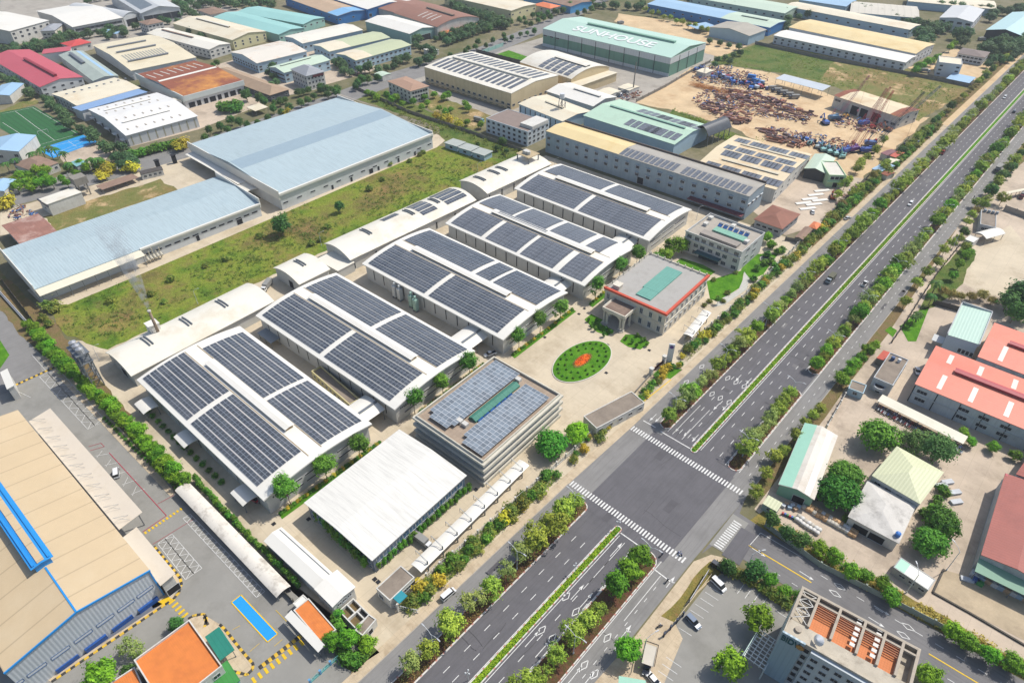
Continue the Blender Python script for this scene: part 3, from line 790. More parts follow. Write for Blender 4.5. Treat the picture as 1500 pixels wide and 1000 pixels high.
def flat_panel(b, x0, y0, x1, y1, z, mat, mods, tilt=0, name='solar_panel_array'):
    m = MB(); z1 = z+tilt
    m.face([(x0,y0,z),(x1,y0,z),(x1,y1,z1),(x0,y1,z1)], 0, [(0,0),(mods[0],0),(mods[0],mods[1]),(0,mods[1])])
    for p, q in (((x0,y0,z),(x1,y0,z)),((x1,y0,z),(x1,y1,z1)),((x1,y1,z1),(x0,y1,z1)),((x0,y1,z1),(x0,y0,z))): m.face([p,q,(q[0],q[1],q[2]-.08),(p[0],p[1],p[2]-.08)], 0)
    o = m.build(name, mat, b.T, fix=False); return o
L, W = of.L, of.W
flat_panel(of, L*.06, W*.12, L*.44, W*.97, S_+1.2, SOLL, (6, 20)); flat_panel(of, L*.13, W*.06, L*.40, W*.12-.05, S_+1.2, SOLL, (4, 2))
flat_panel(of, L*.6, W*.1, L*.95, W*.9, S_+1.2, SOLL, (6, 20)); flat_panel(of, L*.66, W*.03, L*.95, W*.1-.05, S_+1.2, SOLL, (5, 2))
m = MB(); x0, x1 = L*.455, L*.56
m.profile('y', W*.28, W*.86, [(x0,S_+.7),((x0+x1)/2,S_+1.5),(x1,S_+.7)], [(x0,S_-.05),((x0+x1)/2,S_-.05),(x1,S_-.05)]); m.build('glass_strip', M('green_skylight', '4f8f7c', .75, .12, .5, joint=(9,2.2,.12)), of.T)
for i in range(6): flat_panel(of, L*.565, W*(.3+i*.075), L*.6, W*(.3+i*.075)+2.2, S_+.5, glassm('water_heater_blue', '2f5f9c', .2), (1,1), .5, 'water_heater')
for x, y in ((.5,.2),(.48,.91),(.42,.2)): m = MB(); m.box(L*x-1, W*y-.8, S_, L*x+1, W*y+.8, S_+1.3); m.build('roof_unit', M('unit_white', 'e6e4dd', .5, .1), of.T)
# ---- white box hall
wh = shed('white_hall', 'plain wide white roofed hall beside the office block', (445,736),(545,821),(690,700), 7.2, .9, 'y', 'gable', M('bright_white', 'f0eee6', .5, .03, .04, streak='x', joint=(40, 1.9, .03)), M('blue_glass_wall', '6d7f96', .35, .2, .3, rib='x', ribp=3.2), ov=.6, cat='warehouse')
for f, n in (('r',14),('f',9)):
    wins(wh, f, n, 4.6, 2.2, 2.2, frame=FRAME, glass=glassm('hall_glass', '54708f')); wins(wh, f, n, 1.7, 2.2, 1.8, frame=FRAME, glass=glassm('hall_glass', '54708f'))
# ---- long white parking canopy with armed posts
def arm_posts(b, xs, ys, zt, n_ax='y'):
    for y in ys:
        m = MB(); x = xs
        m.box(x-.15, y-.15, 0, x+.15, y+.15, zt+1.6); m.bar((x,y,zt+1.5), (x-4.5,y,zt+2.6), .14); m.bar((x-4.5,y,zt+2.6), (x-4.5,y,zt+.4), .1); m.bar((x,y,zt+.4), (x-3,y,zt+2.1), .08)
        m.build('armed_post', STEEL, b.T)
pk = canopy('parking_canopy', 'long white parking canopy with armed posts along the front fence', (602,826),(617,838),(789,690), 3.6, .4, 'y', posts=False, roof=WHITE)
arm_posts(pk, pk.L-.4, [pk.W*(.06+.125*i) for i in range(8)], 3.6)
pk2 = canopy('parking_canopy', 'short white parking canopy beside the villa drive', (1001,489),(1014,494),(1050,461), 3.6, .4, 'y', posts=False, roof=WHITE)
arm_posts(pk2, pk2.L-.4, [pk2.W*(.12+.36*i) for i in range(3)], 3.6)
m = MB(); m.box(.2, 1, 0, .5, pk2.W-1, 2.4); m.build('back_wall', PLAST, pk2.T)
# ---- gate house with teal awning
FLATC = M('weathered_slab', '9c8f80', .9, .2, .3, stain='6d6257', samt=.5, sscale=.2)
g1 = shed('gate_house', 'flat roofed grey gate house with a teal awning at the southern gate', (551,861),(571,879),(612,849), 4.4, kind='flat', roof=FLATC, wall=PLAST, par=.25)
wins(g1, 'r', 3, 2.4, 1.4, 1.2, g1.W*.55, g1.W*.9); wins(g1, 'f', 1, 1.8, 1.6, 1.4, g1.L*.3, g1.L*.3); door(g1, 'r', g1.W*.48, 1, 2.2)
m = MB(); m.bar((g1.L+1.2, g1.W*.12, 4.1), (g1.L+1.2, g1.W*.45, 4.1), 2.6, 0, .3); m.build('awning', M('teal_awning', '2f9aa8', .5, .1), g1.T)
m = MB(); m.box(g1.L+1.8, g1.W*.05, 0, g1.L+2.2, g1.W*.1, 4); m.build('awning_post', PLAST, g1.T)
gt = thing('sliding_gate', 'pale ribbed sliding gate leaf lying open beside the teal awning', 'gate', (*at(592,893)[:2], .1), .5)
for i in range(11): m = MB(); m.box(-4+i*.75, -.1, 0, -3.75+i*.75, .1, 1.7); m.build('bar', FRAME, gt)
m = MB(); m.box(-4.2, -.06, .2, 4.2, .06, .35); m.box(-4.2, -.06, 1.5, 4.2, .06, 1.65); m.build('rail', FRAME, gt)
g2 = shed('gate_house', 'long flat roofed concrete gate house in front of the plaza', (855,609),(874,627),(925,573), 4.2, kind='flat', roof=FLATC, wall=PLAST, par=.25)
wins(g2, 'r', 5, 2.2, 1.6, 1.3)
# ---- low white building with two roofs, water tanks
p1 = shed('low_office', 'narrow white roofed building beside the hedge of the site corner', (386,792),(462,863),(489,840), 4.8, .8, 'x', 'gable', WHITE, PLAST, ov=.4)
strip(p1, 'roof_gutter', STEEL, .5, p1.S-.5, p1.D*.82, p1.D*.87, .06, .05)
p2 = shed('low_office', 'square white roofed block at the end of the narrow white building', (460,862),(487,889),(522,860), 6.2, .5, 'x', 'gable', WHITE, PLAST, ov=.4)
wins(p2, 'r', 3, 4.4, 1.2, 1.0, frame=FRAME); wins(p2, 'f', 3, 4.2, 1.2, 1.0)
tk = shed('water_tanks', 'open concrete water tanks below the square white block', (496,894),(520,919),(541,899), 3.2, kind='flat', roof=M('tank_mud', '7d6a45', .9, .25, .6), wall=PLAST, par=1.2)
m = MB(); z = 2.0; L, W = tk.L, tk.W
m.box(L*.5, .3, z, L*.5+.4, W-.3, 3.18); m.box(.3, W*.5, z, L*.5, W*.5+.35, 3.17); m.box(L*.5+.4, W*.62, z, L-.3, W*.62+.35, 3.16); m.build('partition', PLAST, tk.T)
m = MB(); m.box(L*.55, W*.66, z, L*.95, W*.92, 2.3); m.build('tank_water', DARK, tk.T)
tw = shed('annex', 'white walled annex with a ramp below the water tanks', (520,922),(531,930),(552,907), 3.5, kind='flat', roof=FLATC, wall=PLAST, par=.3)
door(tw, 'r', tw.W*.5, 1.4, 2)
# ---- villa
REDT = M('red_trim', 'd9583c', .6, .1, .4); CREAM = M('cream_stucco', 'ece4d2', .8, .06, .3, stain='b8a98c', samt=.3, sscale=.2, streak='z')
vi = shed('villa_office', 'cream villa office with red roof edge and an arched entrance porch', (887,421),(976,460),(1044,406), 11, kind='flat', roof=M('roof_screed', 'b9b6b0', .85, .1, .15, stain='98948c', samt=.5, sscale=.15), wall=CREAM, par=.5, walls=CREAM)
L, W = vi.L, vi.W
m = MB(); m.box(-.5, -.55, 10.4, L+.5, .6, 11.35); m.box(L-.6, .6, 10.4, L+.5, W+.5, 11.35); m.build('red_eave', REDT, vi.T)
m = MB(); m.box(-.25, -.25, 5.1, L+.25, 0, 5.6); m.box(L, 0, 5.1, L+.25, W, 5.6); m.box(-.3, -.3, 9.7, L+.3, 0, 10.3); m.box(L, 0, 9.7, L+.3, W, 10.3); m.build('cornice', CREAM, vi.T)
sl = MB(); 
sl.box(L*.42, W*.12, vi.zr+.05, L*.66, W*.3, vi.zr+.55); sl.box(L*.40, W*.3, vi.zr+.05, L*.66, W*.86, vi.zr+.6); sl.build('glass_skylight', M('villa_skylight', '6fae9f', .6, .1, .5, joint=(1.4,1.4,.06)), vi.T)
m = MB(); m.box(L*.08, W*.06, vi.zr, L*.18, W*.14, vi.zr+2.0); m.box(L*.07, W*.05, vi.zr+2, L*.19, W*.15, vi.zr+2.2); m.build('roof_hut', CREAM, vi.T)
m = MB()
for i in range(9): x = .8+(L-1.6)*i/8; m.box(x-.2, W-.5, vi.zr, x+.2, W-.1, vi.zr+1.6)
for i in range(9): y = .8+(W-1.6)*i/8; m.box(.1, y-.2, vi.zr, .5, y+.2, vi.zr+1.6)
m.box(.2, W-.38, vi.zr+.9, L, W-.25, vi.zr+1.05); m.box(.22, .2, vi.zr+.9, .36, W-.4, vi.zr+1.05); m.build('balustrade', CREAM, vi.T)
VG = glassm('villa_glass', '55606c')
for z in (2.4, 7.4):
    wins(vi, 'r', 9, z, 1.3, 2.4, glass=VG, hood=.25); wins(vi, 'f', 3, z, 1.3, 2.4, L*.62, L*.92, glass=VG, hood=.25); wins(vi, 'f', 1, z, 1.3, 2.4, L*.06, L*.06, glass=VG, hood=.25)
# porch
x0, x1, yb, zt = L*.17, L*.53, -8.6, 6.9
m = MB(); m.box(x0-.3, yb-.3, zt, x1+.3, 0, zt+.9); m.build('porch_entablature', CREAM, vi.T)
m = MB(); m.box(x0+.4, yb+.4, zt+.9, x1-.4, -.3, zt+.95); m.build('porch_roof', M('porch_roof_stain', '9a8474', .9, .35, .8, stain='5c4a42', samt=.7, sscale=.4), vi.T)
m = MB()
for q in ((x0-.3,yb-.3,x1+.3,yb+.1),(x0-.3,yb+.1,x0+.1,0),(x1-.1,yb+.1,x1+.3,0)): m.box(q[0],q[1],zt+.9,q[2],q[3],zt+1.35)
m.build('porch_parapet', CREAM, vi.T)
for x, y in ((x0+.6,yb+.6),(x0+2,yb+.6),(x1-.6,yb+.6),(x1-2,yb+.6),(x0+.6,-3),(x1-.6,-3)):
    m = MB(); m.tube((x,y,0), (x,y,zt), .55, .48, 12); m.box(x-.7,y-.7,0,x+.7,y+.7,.5); m.box(x-.65,y-.65,zt-.5,x+.65,y+.65,zt); m.build('porch_column', CREAM, vi.T)
def arch_panel(m, p0, p1, ax, c, zs, zt, r):
    """spandrel above a round arch between two columns; ax 'x': wall along x at y=c"""
    n = 14; mid = (p0+p1)/2
    for i in range(n):
        a0, a1 = PI*i/n, PI*(i+1)/n
        q0, q1 = mid+r*math.cos(a0), mid+r*math.cos(a1); z0, z1 = zs+r*math.sin(a0)*.8, zs+r*math.sin(a1)*.8
        for d in (-.25, .25):
            P = [(q0,zt),(q1,zt),(q1,z1),(q0,z0)]
            m.face([(t, c+d, z) if ax == 'x' else (c+d, t, z) for t, z in P])
        m.face([(t, c+d, z) if ax == 'x' else (c+d, t, z) for t, z, d in ((q0,z0,-.25),(q1,z1,-.25),(q1,z1,.25),(q0,z0,.25))])
m = MB(); arch_panel(m, x0+2, x1-2, 'x', yb+.6, 3.6, zt, (x1-x0)/2-2.2); arch_panel(m, yb+.8, -.3, 'y', x1-.4, 3.6, zt, 3.6); arch_panel(m, yb+.8, -.3, 'y', x0+.4, 3.6, zt, 3.6); m.build('porch_arch', CREAM, vi.T)
m = MB(); m.box(x0+1.5, -.2, 0, x1-1.5, .05, 4.4); m.build('entrance_door', glassm('entrance_glass', '4c5a86'), vi.T)
m = MB(); [m.box(x0+.5-i*.4, yb-1.5+i*.4, 0, x1-.5+i*.4, 0, .15*(3-i)) for i in range(3)]; m.build('entrance_steps', M('steps_stone', 'b8b0a4', .7, .1), vi.T)
# ---- white three-storey office with water heaters
wo = shed('white_office', 'three storey white office with a row of blue solar water heaters on the roof', (1005,338),(1087,369),(1120,340), 11.2, kind='flat', roof=M('roof_concrete', 'bdb5a8', .85, .15, .2, stain='8c857a', samt=.5, sscale=.2), wall=M('white_office_wall', 'd8d9d6', .75, .06, .3, stain='a5a29b', samt=.35, sscale=.2, streak='z'), par=1.2)
L, W = wo.L, wo.W
m = MB(); m.box(L*.2, W*.12, wo.zr, L*.86, W*.3, wo.zr+1.3); m.build('roof_step', M('roof_slab_grey', 'a9a198', .85, .15), wo.T)
m = MB(); m.box(L*.3, W*.42, wo.zr, L*.86, W*.6, wo.zr+.9); m.build('green_canopy', M('green_sheet', '8fc4ac', .4, .1, .4, joint=(1.4,9,.08)), wo.T)
for i in range(6):
    x = L*(.3+i*.095); flat_panel(wo, x, W*.62, x+2.1, W*.62+1.8, wo.zr+.9, glassm('water_heater_blue', '2f5f9c'), (1,1), .8, 'water_heater')
    m = MB(); m.tube((x,W*.62+2.1,wo.zr+2), (x+2.1,W*.62+2.1,wo.zr+2), .32, n=8); m.build('heater_tank', M('tank_white', 'e8eaec', .3, .05), wo.T)
for x, y in ((.08,.85),(.12,.55),(.9,.45),(.5,.85)): m = MB(); m.box(L*x-1, W*y-1.2, wo.zr, L*x+1, W*y+1.2, wo.zr+1.5); m.build('roof_unit', PLAST, wo.T)
m = MB(); m.box(-.3, -.5, 7.6, L+.3, 0, 8.1); m.box(-.3, -.35, 10.9, L+.3, 0, 11.5); m.build('ledge', PLAST, wo.T)
OG = glassm('office_window', '4a5560')
for z in (2.0, 5.6, 9.2):
    for a, c, n in ((.08,.22,2),(.34,.62,3),(.74,.92,2)):
        if not (z < 3 and n == 3): wins(wo, 'f', n, z, 2.2, 1.8, L*a, L*c, glass=OG, mull=2)
    wins(wo, 'r', 2, z, 3.2, 1.4, W*.3, W*.62, glass=OG, mull=4)
m = MB(); m.bar((L*.26,-1.7,3.7), (L*.7,-1.7,3.7), 3.2, 0, .25); m.build('awning', M('dark_teal_awning', '3f6a70', .4, .15), wo.T)
m = MB(); m.box(L*.3, -.08, 0, L*.66, .02, 3.3); m.build('glass_front', glassm('front_glass', '31404a'), wo.T)
# ---- sign pylon
p = at(979, 534)
T = thing('sign_pylon', 'tall white sign slab with a purple emblem above the site gate', 'sign', (p.x, p.y, 0), .5)
m = MB(); m.box(-1.1, -.3, 0, 1.1, .3, 10.4); m.build('slab', M('pylon_white', 'e6e8ec', .4, .04), T)
m = MB(); m.tube((0,-.32,9.1), (0,-.38,9.1), .75, n=20); m.tube((0,.32,9.1), (0,.38,9.1), .75, n=20); m.build('emblem', M('emblem_purple', '6a4a9c', .5, .05), T)
m = MB(); m.box(-1.6, -.7, 0, 1.6, .7, .3); m.build('plinth', CONC, T)
# ---- boundary fence of the site along the road, gate pillars
def wall_run(name, label, pts, h=2.0, post=4.5, mat=None, pm=None, panel=.12, cat='wall', group=None, grille=False, world=False):
    P = [Vector((*q,0)) if world else at(*q) for q in pts]; T = thing(name, label, cat, (P[0].x, P[0].y, 0), 0, group)
    o = Vector((P[0].x, P[0].y, 0)); wm, pp = MB(), []
    for a, c in zip(P, P[1:]):
        a, c = a-o, c-o; a.z = c.z = 0; L = (c-a).length
        if grille:
            wm.bar(a+Vector((0,0,.35)), c+Vector((0,0,.35)), .2, 0, .7); wm.bar(a+Vector((0,0,h-.1)), c+Vector((0,0,h-.1)), .1); wm.bar(a+Vector((0,0,h*.6)), c+Vector((0,0,h*.6)), .08)
            k = int(L/.9)
            for i in range(k): q = a.lerp(c, i/k); wm.box(q.x-.05, q.y-.05, .7, q.x+.05, q.y+.05, h)
        else: wm.bar(a+Vector((0,0,h/2)), c+Vector((0,0,h/2)), panel, 0, h)
        if post:
            k = max(1, round(L/post)); pp += [a.lerp(c, i/k) for i in range(k+1)]
    wm.build('panel', mat or PLAST, T, fix=False)
    if post:
        seen = []
        for q in pp[:95]:
            if any((q-s).length < .3 for s in seen): continue
            seen.append(q); m = MB(); m.box(q.x-.2, q.y-.2, 0, q.x+.2, q.y+.2, h+.25); m.box(q.x-.27, q.y-.27, h+.25, q.x+.27, q.y+.27, h+.38); m.build('post', pm or mat or PLAST, T)
    return T
wall_run('boundary_fence', 'white railing fence with pillars behind the shrubs along the parking canopy', [(625,846),(700,783),(772,720),(842,660),(872,630)], 2.2, 5, grille=True, cat='fence')
wall_run('boundary_fence', 'white railing fence with pillars in front of the villa gardens', [(1000,512),(1060,462),(1130,398),(1172,356)], 2.2, 5, grille=True, cat='fence')
wall_run('gate_wall', 'dark red lettered entrance wall beside the sign pylon', [(954,546),(976,528)], 1.8, 9, M('wall_maroon', '6a3038', .6, .15), PLAST)
wall_run('sliding_gate', 'long low grey sliding gate across the plaza entrance', [(931,575),(951,552)], 1.5, 0, M('gate_steel', 'a7a39c', .5, .15), cat='gate')
for q, l in (((953,549),'white gate pillar beside the maroon entrance wall'),((972,531),'white gate pillar beside the sign pylon')):
    p = at(*q); T = thing('gate_pillar', l, 'pillar', (p.x,p.y,0)); m = MB(); m.box(-.6,-.6,0,.6,.6,3.2); m.build('shaft', PLAST, T); m = MB(); m.box(-.8,-.8,3.2,.8,.8,3.6); m.build('cap', PLAST, T)
# oval bed
c = at(853, 529); ax = Vector((.676,.737,0))
E1 = (at(818,548)-at(888,508))/2; 
T = thing('flower_bed', 'oval lawn bed with red flowers in the middle of the plaza', 'flower bed', (c.x, c.y, 0))
def oval(a, b_, n=40, rot=0): return [(a*math.cos(2*PI*i/n)*math.cos(rot)-b_*math.sin(2*PI*i/n)*math.sin(rot), a*math.cos(2*PI*i/n)*math.sin(rot)+b_*math.sin(2*PI*i/n)*math.cos(rot)) for i in range(n)]
OA, OB, OR = 14.6, 8.6, PI/2-.02
m = MB(); m.prism(oval(OA+.4, OB+.4, 48, OR), 0, .3); m.build('kerb', M('kerb_white', 'dcd8cc', .8, .08), T)
m = MB(); m.prism(oval(OA, OB, 48, OR), .05, .42); m.build('turf', G_LAWN, T)
OVAL = (c, T)
# ------------------------------------------------------------------ west complex
TAN = M('tan_roof', 'd8c19c', .6, .06, .06, stain='e6d4b4', samt=.3, sscale=.04, joint=(7.2, 400, .22))
PTAN = M('pale_canopy_roof', 'e9dcc8', .6, .06, .1, stain='cdbb9e', samt=.4, sscale=.1)
BLUE = M('bright_blue_metal', '2f9be8', .45, .06, .3); CORR = M('pale_corrugated', 'd3dae0', .5, .05, .3, rib='y', ribp=.9)
br = shed('brown_roof_factory', 'huge tan roofed factory with a pale corrugated end wall and blue trim', (26,600),(220,835),(0,975), 12, 3.2, 'x', 'gable', TAN, CORR, ov=.12, th=.3, cat='factory')
vent(br, br.S*.3, br.S-19, 5.5, 2.2, BLUE, 'ridge_monitor', side=BLUE)
m = MB()
for s in (-1, 1): m.profile('x', br.S*.3, br.S-19.5, [(br.D/2+s*1.9-.25, br.zf(br.D/2)+2.35),(br.D/2+s*1.9+.25, br.zf(br.D/2)+2.35)], [(br.D/2+s*1.9-.25, br.zf(br.D/2)+1.4),(br.D/2+s*1.9+.25, br.zf(br.D/2)+1.4)])
m.build('monitor_rail', BLUE, br.T)
m = MB(); m.box(br.S*.3+.3, br.D/2-.85, br.zf(br.D/2)+2.0, br.S-19.6, br.D/2+.85, br.zf(br.D/2)+2.32); m.build('monitor_gap', TAN, br.T)
on_wall(br, 'r', 'edge_trim', BLUE, lambda q: [q.bar((i*br.W/2, -.15, br.zf(i*br.W/2)), ((i+1)*br.W/2, -.15, br.zf((i+1)*br.W/2)), .3, 0, .55) for i in range(2)])
on_wall(br, 'r', 'corner_trim', BLUE, lambda q: q.box(br.W-.5, -.2, 0, br.W-.1, .05, 12))
m = MB(); m.box(br.S-19, br.D/2-.22, br.zf(br.D/2-.5)-.1, br.S-.1, br.D/2+.22, br.zf(br.D/2)+.12); m.build('ridge_strip', BLUE, br.T)
_bo = Vector((br.T.location.x, br.T.location.y, 0)); _ba = br.T.rotation_euler[2]
for q in ((215,869),(186,888),(155,909),(122,931),(88,954),(53,978),(18,1001)):
    p = at(*q, 6.0)-_bo; s_ = -p.x*math.sin(_ba)+p.y*math.cos(_ba); wins(br, 'r', 1, 6.0, 4.2, .8, s_, s_, frame=M('blue_frame', '4a6a9a', .4, .05), glass=M('frosted', 'e4e8ea', .3, .04), mull=0)
on_wall(br, 'r', 'blue_plinth', M('dock_blue', '2a5fae', .5, .25, .6), lambda q: [q.box(br.W*.2+i*7, -.35-.3*(i%2), .1, br.W*.2+i*7+5.4, .05, 1.6) for i in range(9) if br.W*.2+i*7+5.4 < br.W-.5])
TRUSS = M('grey_strut', 'b4b4b0', .5, .1)
c1 = canopy('loading_canopy', 'long pale loading canopy hung along the tan factory', (75,600),(210,752),(170,770), 8.5, .8, 'x', 'mono', PTAN, posts=False)
for i in range(11):
    m = MB(); x = 3+(c1.L-6)*i/10
    m.bar((x, .4, c1.h+2.3), (x+.6, c1.W*.55, c1.zf(c1.W*.5)+.15), .09); m.bar((x, .4, c1.h+2.3), (x+2.6, c1.W*.5, c1.zf(c1.W*.5)+.15), .07); m.build('strut', TRUSS, c1.T)
for i in range(5): m = MB(); x = 4+(c1.L-8)*i/4; m.box(x-.15, c1.W-.9, 0, x+.15, c1.W-.6, c1.h+.5); m.build('post', STEEL, c1.T)
c2 = canopy('loading_canopy', 'shorter pale loading canopy above the white dock house corner', (201,773),(258,841),(232,854), 6.5, .6, 'x', 'mono', PTAN, posts=False)
m = MB(); m.box(c2.L*.45, .4, 0, c2.L-.6, c2.W-.8, 6.1); m.build('dock_house', PLAST, c2.T)
door(c2, 'r', c2.W*.5, 3.4, 2.6); wins(c2, 'b', 3, 2.6, 1.6, 1.2, c2.L*.1, c2.L*.4)
# white truck cab is elsewhere; orange roofed buildings
ORG = M('orange_tile', 'ee8c42', .75, .14, .5, stain='c9703a', samt=.5, sscale=.35, joint=(.5,.5,.03)); GREENR = M('green_canopy_sheet', '2f8a78', .45, .12, .3, joint=(60,1.1,.05))
o1 = shed('orange_block', 'flat orange roofed building with a white parapet at the lower edge', (196,966),(277,907),(333,968), 7, kind='flat', roof=ORG, wall=PLAST, par=.7)
wins(o1, 'r', 4, 4.6, 1.6, 1.3); wins(o1, 'f', 3, 4.6, 1.6, 1.3)
o1b = shed('orange_annex', 'lower orange roofed annex attached to the orange block', (160,1000),(197,976),(230,1010), 5, kind='flat', roof=ORG, wall=PLAST, par=.4)
gc = canopy('green_canopy', 'teal green sheet canopy beside the orange block', (300,932),(321,917),(349,949), 3.4, .5, 'y', 'mono', GREENR, sp=4)
gw = shed('green_side_room', 'green roofed side room below the teal canopy', (298,992),(333,966),(346,1002), 3.2, .5, 'y', 'mono', M('leaf_green_roof', '4a9a4c', .5, .1, .3, joint=(60,1,.05)), M('pale_blue_wall', '9fd0d8', .6, .1), ov=.2)
o2 = shed('guard_house', 'small orange roofed guard house with a white front canopy', (430,893),(470,940),(492,921), 4, kind='flat', roof=ORG, wall=PLAST, par=.3)
wins(o2, 'f', 4, 2.2, 1.5, 1.2)
c3 = canopy('gate_canopy', 'narrow white canopy in front of the small orange guard house', (417,903),(466,955),(475,944), 3.9, .5, 'x', 'mono', WHITE, sp=5)
ac = shed('plant_room', 'little white flat box behind the orange guard house', (429,883),(436,890),(450,876), 3, kind='flat', roof=WHITE, wall=PLAST, par=.2)
door(ac, 'f', 1.5, .9, 2)
c4 = canopy('parking_canopy', 'very long white curved canopy with rust patches in the western yard', (256,718),(405,875),(428,860), 2.7, .6, 'x', 'arch', M('old_white_roof', 'efe9dc', .6, .08, .1, stain='6b5a45', samt=.55, sscale=.22), sp=8)
m = MB(); m.box(.3, c4.W-.5, 0, c4.L-.3, c4.W-.35, 2.6); m.build('back_wall', M('navy_wall', '3c4658', .7, .1), c4.T)
wall_run('entrance_gate', 'turquoise steel gate across the western yard entrance', [(455,1000),(485,973),(513,950)], 1.6, 4, M('turquoise', '7fc8c4', .5, .1), M('post_blue', '6aa8d8', .5, .1), .2, 'gate', grille=True)
for px, lab in (((60,566),'white kiosk roof at the upper end of the tan factory'),):
    p = at(*px, 4); b = shed('kiosk', lab, (0,545),(10,570),(22,566), 6, .4, 'x', 'mono', WHITE, PLAST, ov=.3)
bm_ = MB()
def bump(name, label, a, b_, w):
    A, Bq = at(*a), at(*b_); d = (Bq-A); n = Vector((-d.y,d.x,0)).normalized()*w/2; L = d.length
    m = MB(); o = A
    for h0, k in ((.09, .5), (.0, 1)): pass
    P = [-n, -n*.4+Vector((0,0,.1)), n*.4+Vector((0,0,.1)), n]
    for i in range(3):
        m.face([P[i], P[i]+d, P[i+1]+d, P[i+1]], 0, [(0,0),(L,0),(L,1),(0,1)])
    q = m.build(name, stripem('bump_stripes', '2a2822', 'f0c21c', 1.7, duty=.5), None, fix=False); q.location = (o.x, o.y, .12); tag(q, label, 'speed bump')
bump('speed_bump', 'yellow and black speed bump at the upper end of the western yard', (12,569), (80,538), 1.1)
bump('speed_bump', 'yellow and black speed bump below the blue painted bay', (380,978), (441,931), 1.2)
# pipes and ditch beside the western road
for k, l in ((0,'silver pipe nearest the western road beside the hedge'),(1.6,'outer silver pipe along the ditch beside the hedge')):
    a, b_ = at(-8,420), at(44,478); a.x += k; b_.x += k
    m = MB(); m.tube((0,0,.8), (b_-a)+Vector((0,0,.8)), .45, n=10)
    for i in range(8): q = (b_-a)*(i/7); m.box(q.x-.3, q.y-.3, 0, q.x+.3, q.y+.3, .5)
    o = m.build('pipeline', M('pipe_silver', 'c8ccd4', .35, .1), None); o.location = (a.x, a.y, .05); tag(o, l, 'pipe', 'pipes beside the western road')
wall_run('compound_wall', 'long dark stained wall between the hedge and the grass field', [(2,410),(60,486),(100,530),(122,552)], 2.4, 5, M('dark_wall', '5a5348', .9, .3, .4, stain='2f2c28', samt=.6))
wall_run('compound_wall', 'low yard wall running between the factory drive and the western hedge', [(152,590),(200,640),(290,735),(350,800),(430,882)], 1.6, 6, M('wall_grey', '7d7a70', .85, .2))
# steel tank tower
p = at(140, 560)
T = thing('tank_tower', 'tall grey steel tower carrying three silver tanks beside the rear shed', 'tower', (p.x, p.y, 0), PI/2+.03)
hT = 16; a_, b2 = 1.7, 3.9
for x in (-a_, a_):
    for y in (-b2, 0, b2): m = MB(); m.box(x-.2, y-.2, 0, x+.2, y+.2, hT); m.build('leg', STEEL, T)
m = MB()
for x in (-a_, a_):
    for z in range(0, 16, 4):
        for y0, y1 in ((-b2,0),(0,b2)): m.bar((x,y0,z), (x,y1,z+4), .16); m.bar((x,y1,z), (x,y0,z+4), .16); m.bar((x,y0,z+4), (x,y1,z+4), .2)
for y in (-b2, b2):
    for z in range(0, 16, 4): m.bar((-a_,y,z), (a_,y,z+4), .16); m.bar((-a_,y,z+4), (a_,y,z+4), .2)
m.build('bracing', STEEL, T)
m = MB(); m.box(-a_-.6, -b2-.6, hT, a_+.6, b2+.6, hT+.3); m.box(-a_-.5, -b2-.5, 12, a_+.5, b2+.5, 12.2); m.build('platform', STEEL, T)
for y in (-2.9, 0, 2.9): m = MB(); m.tube((0,y,hT+.3), (0,y,hT+2.3), 1.25, n=14); m.tube((0,y,hT+2.3), (0,y,hT+2.8), 1.25, .3, 14); m.build('tank', M('tank_silver', 'c9ccd0', .3, .1, metal=.5), T)
# ------------------------------------------------------------------ pale blue roofed warehouses
PBLUE = M('pale_blue_roof', 'bdd0d6', .55, .07, .03, rib='y', ribp=1.2, stain='a4b9c1', samt=.5, sscale=.03, streak='x')
SL = M('slot_dark', '33373e', .7, .2)
b1 = shed('blue_warehouse', 'long pale blue roofed warehouse with a cream side canopy by the field', (50,424),(381,298),(319,258), 7.3, 2.2, 'y', 'gable', PBLUE, WALLW, ov=.4, th=.5, cat='warehouse')
wins(b1, 'r', 17, 3.6, 3.0, .8, b1.W*.28, b1.W-4, frame=WALLW, glass=SL, mull=0); door(b1, 'r', b1.W*.88, 3, 3); door(b1, 'r', b1.W*.67, 1.6, 3)
m = MB(); m.profile('x', b1.L-.3, b1.L+5, [(.2,6.9),(b1.W*.42,6.9)], [(.2,6.7),(b1.W*.42,6.7)]); m.v = [(x, y, z-(x-b1.L)*.16) for x, y, z in m.v]; m.build('side_canopy', M('cream_canopy', 'f3ead2', .5, .06), b1.T)
for i in range(9): m = MB(); y = 1+i*(b1.W*.42-2)/8; m.box(b1.L+4.5, y-.1, 0, b1.L+4.7, y+.1, 6); m.build('canopy_post', STEEL, b1.T)
m = MB(); m.box(b1.L-.6, b1.W*.42, 6.6, b1.L+.6, b1.W, 7.5); m.build('eave_gutter', WHITE, b1.T)
m = MB(); m.box(0, b1.W-.4, 5, b1.L, b1.W+.1, 10.2); m.build('gable_parapet', WHITE, b1.T)
m = MB(); m.box(0, -.15, 3, b1.L, .2, 9.6); m.build('front_parapet', WHITE, b1.T)
for i in range(5):
    m = MB(); y = b1.W*.43+i*1.6; m.tube((b1.L+1.5,y,0), (b1.L+1.5,y,4.6+(i%3)), .3, n=8); m.tube((b1.L+1.5,y,3), (b1.L+3.2,y,2), .6, n=8); m.build('duct', M('duct_pale', 'c9c2b0', .5, .1), b1.T)
b2_ = shed('blue_warehouse', 'widest pale blue roofed warehouse with two ridges behind the grass field', (408,285),(634,196),(500,141), 9.5, 3.6, 'y', 'gable', PBLUE, WALLW, ov=.4, th=.5, cat='warehouse')
